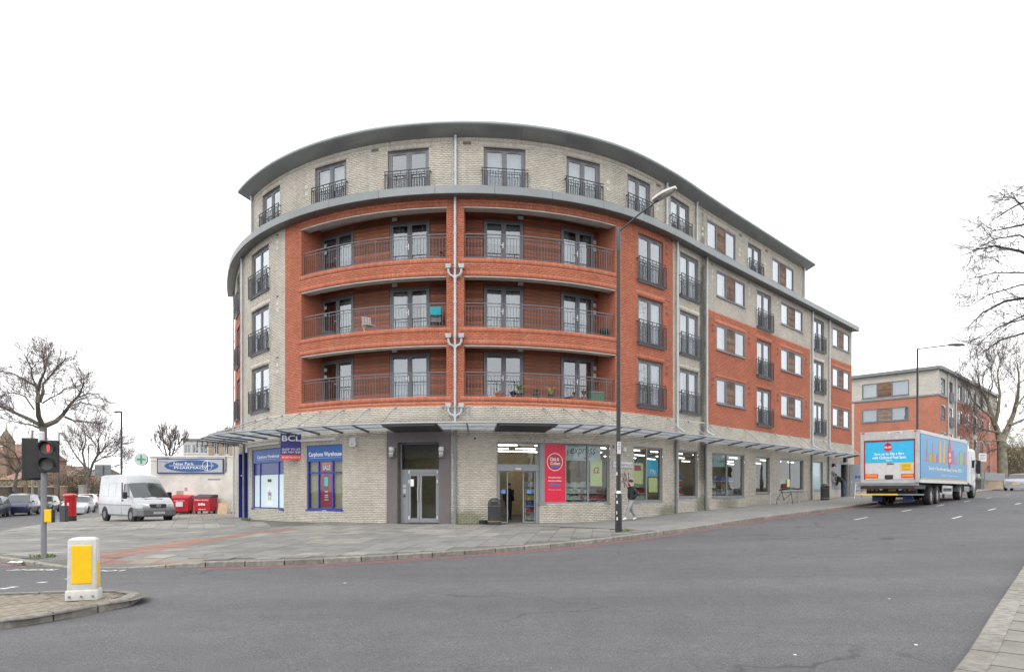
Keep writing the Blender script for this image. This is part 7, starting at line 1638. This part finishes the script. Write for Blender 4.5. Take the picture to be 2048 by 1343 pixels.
p=MB(); q=at(452,915,Yp); p.tube([(q.x,Yp-.06,q.z+.1),(q.x,Yp-.06,q.z-.9),(q.x-.25,Yp-.08,q.z-1.1)],.04,6); p.build('overflow_pipe',M['piped'],ph)
for px,py,w,h in ((360,985,.5,.3),(428,958,.9,.12),(372,978,.2,.25)): q=at(px,py,Yp); p=MB(); p.box(q.x-w/2,q.x+w/2,Yp-.004,Yp+.01,q.z-h/2,q.z+h/2); p.build('patch_repair',M['conc'],ph)
q=at(283.3,918,46.8); o=thing('pharmacy_cross_sign','round projecting sign with green cross left of the pharmacy','sign',(q.x,q.y,q.z)); r=.42
p=MB(); p.lathe([(r,-.06),(r,.06)],32,axis='y'); p.build('sign_drum',pm('sign_pale_grey',(.52,.55,.55),.5,var=.04),o); p=MB(); p.lathe([(r,-.065),(r*1.04,-.06),(r*1.04,.06),(r,.065),(r*.96,.065),(r*.96,.055),(r*.96,-.055),(r*.96,-.065)],32,axis='y',cap=False); p.build('sign_rim',M['galv'],o,smooth=True)
M['greenx']=pm('cross_green',(.02,.30,.16),.5,var=.05); p=MB(); p.box(-.06,.06,-.075,-.06,-.3,.3); p.box(-.3,-.0601,-.075,-.06,-.06,.06); p.box(.0601,.3,-.075,-.06,-.06,.06); p.build('green_cross',M['greenx'],o,kind='stuff')
p=MB(); p.tube([(r,0,.15),(1.05,1.6,.15)],.02,5); p.tube([(r,0,-.1),(1.05,1.6,-.1)],.02,5); p.build('sign_bracket',M['galv'],o,kind='stuff')
# houses beyond the pharmacy
def house(name,label,px0,px1,ytop,Y,depth,mat,roofmat,ridge=1.6,wins=(),chim=(),gable=False,flat=False,rz=None):
    x0,x1=(px0-CX)*Y/F,(px1-CX)*Y/F; z1=EYE+(HY-ytop)*Y/F; g=T((x0+x1)/2,Y)-.1
    o=thing(name,label,'building',((x0+x1)/2,Y+depth/2,g)); o['ws']=1; fc,L=straight((x0,Y),(x1,Y)); hs=[(L*a,L*b,g+c*(z1-g),g+d*(z1-g)) for a,b,c,d in wins]
    bwall(fc,[(0,L,g,z1)],hs,mat,o)
    for (xa,ya),(xb,yb) in (((x0,Y+depth),(x0,Y)),((x1,Y),(x1,Y+depth)),((x1,Y+depth),(x0,Y+depth))): f2,l2=straight((xa,ya),(xb,yb)); bwall(f2,[(0,l2,g,z1)],[],mat,o)
    for h_ in hs: plain_window(fc,*h_,o,M['whitep'],2,.4)
    ov=.25
    r_=MB()
    if flat: r_.box(x0-ov,x1+ov,Y-ov,Y+depth+ov,z1,z1+.25)
    elif gable:
        xm=(x0+x1)/2; r_.add([(x0-ov,Y-.1,z1-.1),(xm,Y-.1,z1+ridge),(x1+ov,Y-.1,z1-.1),(x0-ov,Y+depth,z1-.1),(xm,Y+depth,z1+ridge),(x1+ov,Y+depth,z1-.1)],[(0,1,4,3),(1,2,5,4),(0,2,1),(3,4,5)])
    else:
        ym=Y+depth/2; r_.add([(x0-.1,Y-ov,z1-.05),(x1+.1,Y-ov,z1-.05),(x1+.1,ym,z1+ridge),(x0-.1,ym,z1+ridge),(x0-.1,Y+depth+ov,z1-.05),(x1+.1,Y+depth+ov,z1-.05)],[(0,1,2,3),(3,2,5,4),(0,3,4),(1,5,2)])
    ro=r_.build('roof',roofmat,o)
    for cxp,ct,wd in chim:
        cx=(cxp-CX)*Y/F; zc=EYE+(HY-ct)*Y/F; c=MB(); c.box(cx-wd/2,cx+wd/2,Y+depth*.3,Y+depth*.3+.6,z1-.4,zc); k=c.build('chimney',mat if 'UV' in '' else M['chimb'],ro); 
        for j in range(max(2,int(wd/.35))): pt=MB(); pt.lathe([(.09,zc),(.07,zc+.3)],8,(cx-wd/2+.2+j*.33,Y+depth*.3+.3,0)); pt.build('chimney_pot',M['potc'],ro)
    return o
M['chimb']=pm('chimney_brick',(.24,.16,.11),.9,var=.3,scale=8); M['potc']=pm('chimney_pot',(.35,.13,.08),.8); M['slate']=pm('slate_roof',(.10,.10,.11),.7,var=.2,scale=5); M['tile']=pm('tile_roof',(.22,.12,.085),.85,var=.25,scale=6); M['tileb']=pm('brown_tile_roof',(.17,.125,.095),.85,var=.25,scale=6)
house('brick_house','tall brown brick house with chimney pots above the pharmacy roof',417,475,868,78,9,M['fby'],M['slate'],1.0,[(.2,.36,.72,.9),(.55,.7,.72,.9)],[(423,860,1.6),(448,850,2.2),(437,858,1.2)])
house('office_block','pale grey modern block with metal cladding behind the pharmacy',366,418,880,96,14,M['white'],M['fascia'],0,[(.05,.3,.62,.74),(.36,.6,.62,.74),(.66,.94,.62,.74),(.05,.3,.8,.94),(.36,.6,.8,.94),(.66,.94,.8,.94)],flat=True)
house('terraced_house','low brown roofed house behind the shrubs left of the direction sign',92,140,955,118,9,M['fby'],M['tileb'],2.2,[(.2,.4,.4,.75),(.6,.8,.4,.75)],[(118,930,1.2)])
house('terraced_house','yellow brick house end showing right of the bare street tree',158,190,950,112,9,M['fby'],M['tileb'],1.2,[(.3,.6,.4,.75)])
house('garden_house','pale house with white bay window behind the left garden wall',-6,33,958,86,8,M['fby'],M['tile'],1.0,[(.4,.75,.25,.7)])
house('yellow_terrace','long yellow brick terrace at the far right edge of the street',1995,2140,915,128,10,M['fby'],M['tileb'],2.4,[(a,a+.05,.25,.45) for a in (.1,.18,.26,.34)]+[(a,a+.05,.6,.8) for a in (.1,.18,.26,.34)])
# church at the left edge
Y=104; q=at(12,0,Y); g=T(q.x,Y); ch=thing('church','red brick church gable with small bell turret at the left edge','church',(q.x,Y,g)); ch['ws']=1
x0,x1=(-40-CX)*Y/F,(31-CX)*Y/F; zt=EYE+(HY-915)*Y/F; fc,L=straight((x0,Y),(x1,Y)); bwall(fc,[(0,L,g,zt)],[(L*.80,L*.88,zt-2.6,zt-.9)],M['fbn'],ch); plain_window(fc,L*.80,L*.88,zt-2.6,zt-.9,ch,M['conc'],1,0)
f2,l2=straight((x1,Y),(x1,Y+12)); bwall(f2,[(0,l2,g,zt)],[],M['fbn'],ch)
xm=(x0+x1)/2; p=MB(); p.add([(x0-.3,Y-.2,zt),(x1+.3,Y-.2,zt),(x1+.3,Y+6,zt+2.5),(x0-.3,Y+6,zt+2.5),(x0-.3,Y+12,zt),(x1+.3,Y+12,zt)],[(0,1,2,3),(3,2,5,4),(0,3,4),(1,5,2)]); p.build('roof',M['tile'],ch)
tx0,tx1=(2-CX)*Y/F,(21-CX)*Y/F; tz=EYE+(HY-884)*Y/F; tt=EYE+(HY-856)*Y/F; w=tx1-tx0
f3,l3=straight((tx0,Y-.8),(tx1,Y-.8)); bwall(f3,[(0,l3,g,tz)],[(l3*.35,l3*.65,tz-1.6,tz-.5)],M['fbn'],ch,'turret_wall'); f4,l4=straight((tx1,Y-.8),(tx1,Y+1)); bwall(f4,[(0,l4,g,tz)],[],M['fbn'],ch,'turret_wall')
p=MB(); c=((tx0+tx1)/2,Y+.1); p.add([(tx0-.1,Y-.9,tz),(tx1+.1,Y-.9,tz),(tx1+.1,Y+1.1,tz),(tx0-.1,Y+1.1,tz),(c[0],c[1],tt)],[(0,1,4),(1,2,4),(2,3,4),(3,0,4),(3,2,1,0)]); p.build('turret_roof',M['tileb'],ch); p=MB(); p.tube([(c[0],c[1],tt-.2),(c[0],c[1],tt+.9)],.08,6); p.build('finial',M['conc'],ch)
# garden wall on the left street
gw_=thing('garden_wall','long dark brick garden wall behind the parked cars','wall',(-46,66,0)); gw_['ws']=1
a,b_=at(-60,0,62),at(114,0,71); fc,L=straight((a.x,a.y),(b_.x,b_.y)); M['gwall']=flatbrick('dark_wall_brick',(.115,.095,.07),(.16,.13,.095),(.14,.125,.1))
bwall(fc,[(0,L,-.1,2.2)],[],M['gwall'],gw_); p=MB(); fc.ribbon(p,0,L,[(-.3,2.2),(.06,2.2),(.06,2.3),(-.3,2.34)],4); p.build('wall_coping',M['conc'],gw_)
for s_ in (L-.2,L*.6,L*.25): p=MB(fc.at(s_,0)); p.box(-.25,.25,-.1,.4,-.1,2.5); p.build('wall_pier',M['chimb'],gw_)
for k,(px,Y_,h_) in enumerate(((126,73,2.3),(165,76,2.4),(172,77,2.0))): q=at(px,0,Y_); p=MB(); p.box(-.28,.28,-.28,.28,-.1,h_); o=thing('gate_pier',('brick gate pier right of the left street lamp','pale gate pier below the warning triangle','short gate pier beside the warning triangle post')[k],'gate pier',(q.x,q.y,T(q.x,q.y))); p.build('pier_shaft',M['chimb'] if k!=1 else M['conc'],o); p=MB(); p.box(-.33,.33,-.33,.33,h_,h_+.12); p.build('pier_cap',M['conc'],o)
# behind the lorry: low wall, railing panel and notice
a,b_=at(1945,0,63),at(2012,0,68); fc,L=straight((a.x,a.y),(b_.x,b_.y)); z=T(b_.x,b_.y); lw=thing('low_wall','low yellow brick wall behind the lorry cab','wall',(a.x,a.y,z)); lw['ws']=1
bwall(fc,[(0,L,z-.3,z+.9)],[],M['fby'],lw); p=MB(); fc.ribbon(p,0,L,[(-.25,z+.9),(.04,z+.9),(.04,z+.98),(-.25,z+.98)],4); p.build('wall_coping',M['conc'],lw)
a,b_=at(1969,0,61),at(2009,0,64.5); fc,L=straight((a.x,a.y),(b_.x,b_.y)); gp_=thing('grey_hoarding','dark grey boarded panel on posts between the lorry and the silver car','hoarding',(a.x,a.y,z)); gp_['ws']=1; z0,z1=EYE+(HY-960)*61/F,EYE+(HY-944)*61/F
p=MB(); fc.ribbon(p,0,L,[(0,z0),(.05,z0),(.05,z1),(0,z1)],4); p.build('panel',M['galv'],gp_)
for s_ in (.05,L-.05): p=MB(fc.at(s_,z-.1)); p.box(-.05,.05,-.0,.08,0,z1-z+.1); p.build('panel_post',M['galv'],gp_)
q=at(1965.5,914,60); ns=thing('estate_notice','white notice board on a post beside the lorry cab','notice board',(q.x,q.y,T(q.x,q.y)+.1)); h=q.z-T(q.x,q.y)-.1
p=MB(); p.box(-.33,.33,0,.03,h-.36,h+.36); p.build('notice_panel',M['whitep'],ns); p=MB(); p.box(-.04,.04,.03,.1,0,h+.3); p.build('notice_post',M['galv'],ns)
for k in range(4): p=MB(); p.box(-.26,.26-.1*(k%2),-.006,0,h+.18-k*.12,h+.22-k*.12); p.build('notice_line',M['ptext_k'] if k==0 else M['galv'],ns)
rl=thing('estate_railing','dark metal railing before the far flats beside the lorry cab','railing',at(1955,978,63)); rl['ws']=1; fc,L=straight(tuple(at(1930,0,62))[:2],tuple(at(1968,0,64))[:2]); z=T(*[float(v) for v in fc.pn(1)])
p=MB(); fc.ribbon(p,0,L,[(0,z+1.1),(.04,z+1.1),(.04,z+1.15),(0,z+1.15)],4); p.build('top_rail',M['rail'],rl)
for k in range(int(L/.14)): p=MB(fc.at(k*.14,z)); p.box(-.012,.012,-.02,.005,0,1.12); p.build('rail_bar',M['rail'],rl)

# across the road behind the viewer: seen mirrored in the shop glazing
def behind(name,label,x0,x1,y,h,mat,roofmat,depth=9,ridge=2.6):
    g=T((x0+x1)/2,y)-.1; o=thing(name,label,'building',((x0+x1)/2,y-depth/2,g)); o['ws']=1; p=MB(); p.box(x0,x1,y-depth,y,g,g+h); p.build('wall',mat,o)
    ym=y-depth/2; r_=MB(); r_.add([(x0-.1,y+.3,g+h),(x1+.1,y+.3,g+h),(x1+.1,ym,g+h+ridge),(x0-.1,ym,g+h+ridge),(x0-.1,y-depth-.3,g+h),(x1+.1,y-depth-.3,g+h)],[(0,1,2,3),(3,2,5,4),(0,3,4),(1,5,2)]); r_.build('roof',roofmat,o)
    n=max(2,int((x1-x0)/2.6))
    for i in range(n):
        for z in (1.0,3.9):
            xc=x0+(i+.5)*(x1-x0)/n; w=MB(); w.box(xc-.5,xc+.5,y-.02,y+.04,g+z,g+z+1.5); k=w.build('window',M['whitep'],o); w=MB(); w.box(xc-.43,xc+.43,y+.04,y+.05,g+z+.07,g+z+1.43); w.build('pane',M['cglass'],k)
    for xc in (x0+1,x1-1): c=MB(); c.box(xc-.5,xc+.5,ym-.4,ym+.4,g+h+ridge-1,g+h+ridge+1.1); c.build('chimney',M['chimb'],o)
M['bwall']=pm('opposite_brick',(.20,.13,.09),.9,var=.25,scale=2)
behind('opposite_house','brown brick house reflected in the left shop windows',-34,-20,-26,6.2,M['bwall'],M['slate'])
behind('opposite_house','brick house with chimneys reflected in the entrance glazing',-14,2,-27,6.4,M['bwall'],M['slate'])
behind('opposite_house','brick house reflected in the express shop window',9,24,-25,6.0,M['bwall'],M['tileb'])
for k,(src,x,y,lb) in enumerate((('bare_plane_tree',6,-17,'bare tree across the road reflected in the shop glass'),('bare_street_tree',30,8,'bare tree beside the near pavement reflected in the right hand windows'),('bare_street_tree',40,22,'farther bare tree reflected in the right hand flats windows'))):
    t0=bpy.data.objects[src]; c=copy_tree(t0); c.location=(x,y,T(x,y)); c['label']=lb
# ------------------------------------------------------------------ people
def person(label,loc,rz,J,E_,mats,zone,scale=1.0,hairmat=None,head='head',extra=None,hair=True):
    o=thing('person',label,'person',loc,rz); names=list(J); bm=bmesh.new(); lay_=bm.verts.layers.skin.verify(); vv={}
    for n in names:
        p,r=J[n]; v=bm.verts.new(Vector(p)*scale); v[lay_].radius=(r*scale,r*scale) if not isinstance(r,tuple) else (r[0]*scale,r[1]*scale); vv[n]=v; 
        if n=='pelvis': v[lay_].use_root=True
    for a,b in E_: bm.edges.new((vv[a],vv[b]))
    pass
    me=bpy.data.meshes.new('body'); bm.to_mesh(me); bm.free(); ob=bpy.data.objects.new('tmp',me); COL.objects.link(ob)
    sk=ob.modifiers.new('s','SKIN'); sk.use_smooth_shade=True; su=ob.modifiers.new('u','SUBSURF'); su.levels=2; su.render_levels=2
    dg=bpy.context.evaluated_depsgraph_get(); dg.update(); nm=bpy.data.meshes.new_from_object(ob.evaluated_get(dg)); bpy.data.objects.remove(ob,do_unlink=True)
    for m_ in mats: nm.materials.append(m_)
    segs=[(Vector(J[a][0])*scale,Vector(J[b][0])*scale,zone.get((a,b),0)) for a,b in E_]
    for f in nm.polygons:
        c=f.center; best=(9,0)
        for a,b,z in segs:
            d=b-a; t=max(0,min(1,(c-a).dot(d)/max(1e-9,d.length_squared))); l=(c-a-d*t).length
            if l<best[0]: best=(l,z)
        f.material_index=best[1]; f.use_smooth=True
    bo=bpy.data.objects.new('body',nm); COL.objects.link(bo); bo.parent=o
    if hair:
        h=Vector(J[head][0])*scale; hm=MB(Matrix.Translation(h)@Matrix.Scale(scale,4)); rings=[]
        for k,(z,r) in enumerate(((.035,.10),(.06,.106),(.09,.100),(.12,.075),(.14,.03))): rings.append([((r*math.cos(a)-.016 if math.cos(a)>.2 and z<.05 else r*math.cos(a)*1.06-.012)-(.05 if (math.cos(a)>.3 and z<.045) else 0),r*.9*math.sin(a),z) for a in np.linspace(0,6.283,16,endpoint=False)])
        loft(hm,rings); hm.build('hair',hairmat,o,smooth=True)
    return o
skin=pm('skin',(.42,.24,.16),.6,var=.08); jk=pm('black_jacket',(.014,.016,.02),.75,var=.3,scale=9); jg=pm('grey_joggers',(.27,.275,.29),.85,var=.15,scale=9); wh=pm('white_trainers',(.72,.72,.72),.6); hr=pm('black_hair',(.012,.010,.010),.6); jn=pm('blue_jeans',(.045,.08,.14),.85,var=.2,scale=9); dj=pm('dark_olive_jacket',(.022,.024,.018),.8,var=.3,scale=9); bs=pm('dark_shoes',(.02,.014,.012),.6)
EDG=[('pelvis','waist'),('waist','chest'),('chest','neck'),('neck','head'),('head','crown'),('chest','shl'),('shl','ell'),('ell','hal'),('chest','shr'),('shr','elr'),('elr','har'),('pelvis','hpl'),('hpl','knl'),('knl','anl'),('anl','tol'),('pelvis','hpr'),('hpr','knr'),('knr','anr'),('anr','tor'),('head','nose')]
ZN={('neck','head'):3,('head','crown'):3,('head','nose'):3,('pelvis','hpl'):1,('hpl','knl'):1,('knl','anl'):1,('anl','tol'):2,('pelvis','hpr'):1,('hpr','knr'):1,('knr','anr'):1,('anr','tor'):2}
J1={'pelvis':((0,0,.93),(.15,.13)),'waist':((0,0,1.04),(.20,.18)),'chest':((0,0,1.33),(.205,.19)),'neck':((.02,0,1.49),.062),'head':((.04,0,1.63),(.085,.095)),'crown':((.035,0,1.71),.07),'nose':((.135,0,1.61),.018),
    'shl':((0,.18,1.38),.095),'ell':((-.16,.26,1.14),.08),'hal':((.07,.19,.99),.058),'shr':((0,-.18,1.38),.095),'elr':((-.14,-.26,1.14),.08),'har':((.08,-.19,.99),.052),
    'hpl':((.02,.09,.86),.115),'knl':((.20,.09,.50),.088),'anl':((.30,.09,.11),.066),'tol':((.47,.09,.05),.038),'hpr':((-.02,-.09,.86),.115),'knr':((-.03,-.09,.49),.088),'anr':((-.27,-.09,.13),.066),'tor':((-.11,-.09,.045),.038)}
b=base(1263,1040.5); w1=person('young man in black jacket and grey joggers walking past the lamp post',b,math.atan2(-.30,-.95),J1,EDG,[jk,jg,wh,skin],ZN,1.01,hr)
col=MB(); col.tube([(.07*math.cos(a)+.01,.075*math.sin(a),1.475) for a in np.linspace(0,6.283,17)],.03,6,False); col.build('jacket_collar',jk,w1,smooth=True)
bd=MB(); bd.lathe([(.02,-.04),(.055,-.03),(.066,-.01),(.058,.0)],12,(.075,0,1.57)); bd.build('beard',hr,w1,smooth=True)
J2={'pelvis':((-.05,0,.92),(.15,.14)),'waist':((.06,0,1.07),(.16,.15)),'chest':((.25,0,1.28),(.17,.16)),'neck':((.40,0,1.39),.07),'head':((.52,0,1.44),(.088,.095)),'crown':((.57,0,1.51),.07),'nose':((.61,0,1.39),.018),
    'shl':((.27,.18,1.29),.085),'ell':((.36,.22,1.02),.066),'hal':((.60,.16,1.10),.05),'shr':((.27,-.18,1.29),.085),'elr':((.31,-.22,1.0),.066),'har':((.36,-.2,.78),.048),
    'hpl':((-.05,.09,.85),.105),'knl':((.0,.09,.48),.074),'anl':((-.03,.1,.11),.054),'tol':((.15,.1,.045),.04),'hpr':((-.05,-.09,.85),.105),'knr':((-.02,-.09,.48),.074),'anr':((-.07,-.1,.11),.054),'tor':((.11,-.1,.045),.04)}
b=base(1687,993.5); person('man in dark jacket and jeans bending towards the cash machine',b,math.atan2(.12,-.99),J2,EDG,[dj,jn,bs,skin],ZN,1.08,hr)
J3=dict(J1); J3.update({'ell':((-.05,.24,1.13),.066),'hal':((.06,.24,.92),.05),'elr':((-.05,-.24,1.13),.066),'har':((.06,-.24,.92),.05),'knl':((.02,.09,.49),.072),'anl':((0,.09,.11),.052),'tol':((.17,.09,.045),.038),'knr':((.02,-.09,.49),.072),'anr':((0,-.09,.11),.052),'tor':((.17,-.09,.045),.038)})
q=A(1017,-2.6); bb=FC.p(q,.46,-2.6); person('dim figure in dark clothes standing inside the shop doorway',bb,R(60),J3,EDG,[jk,jk,bs,skin],ZN,.98,hr)
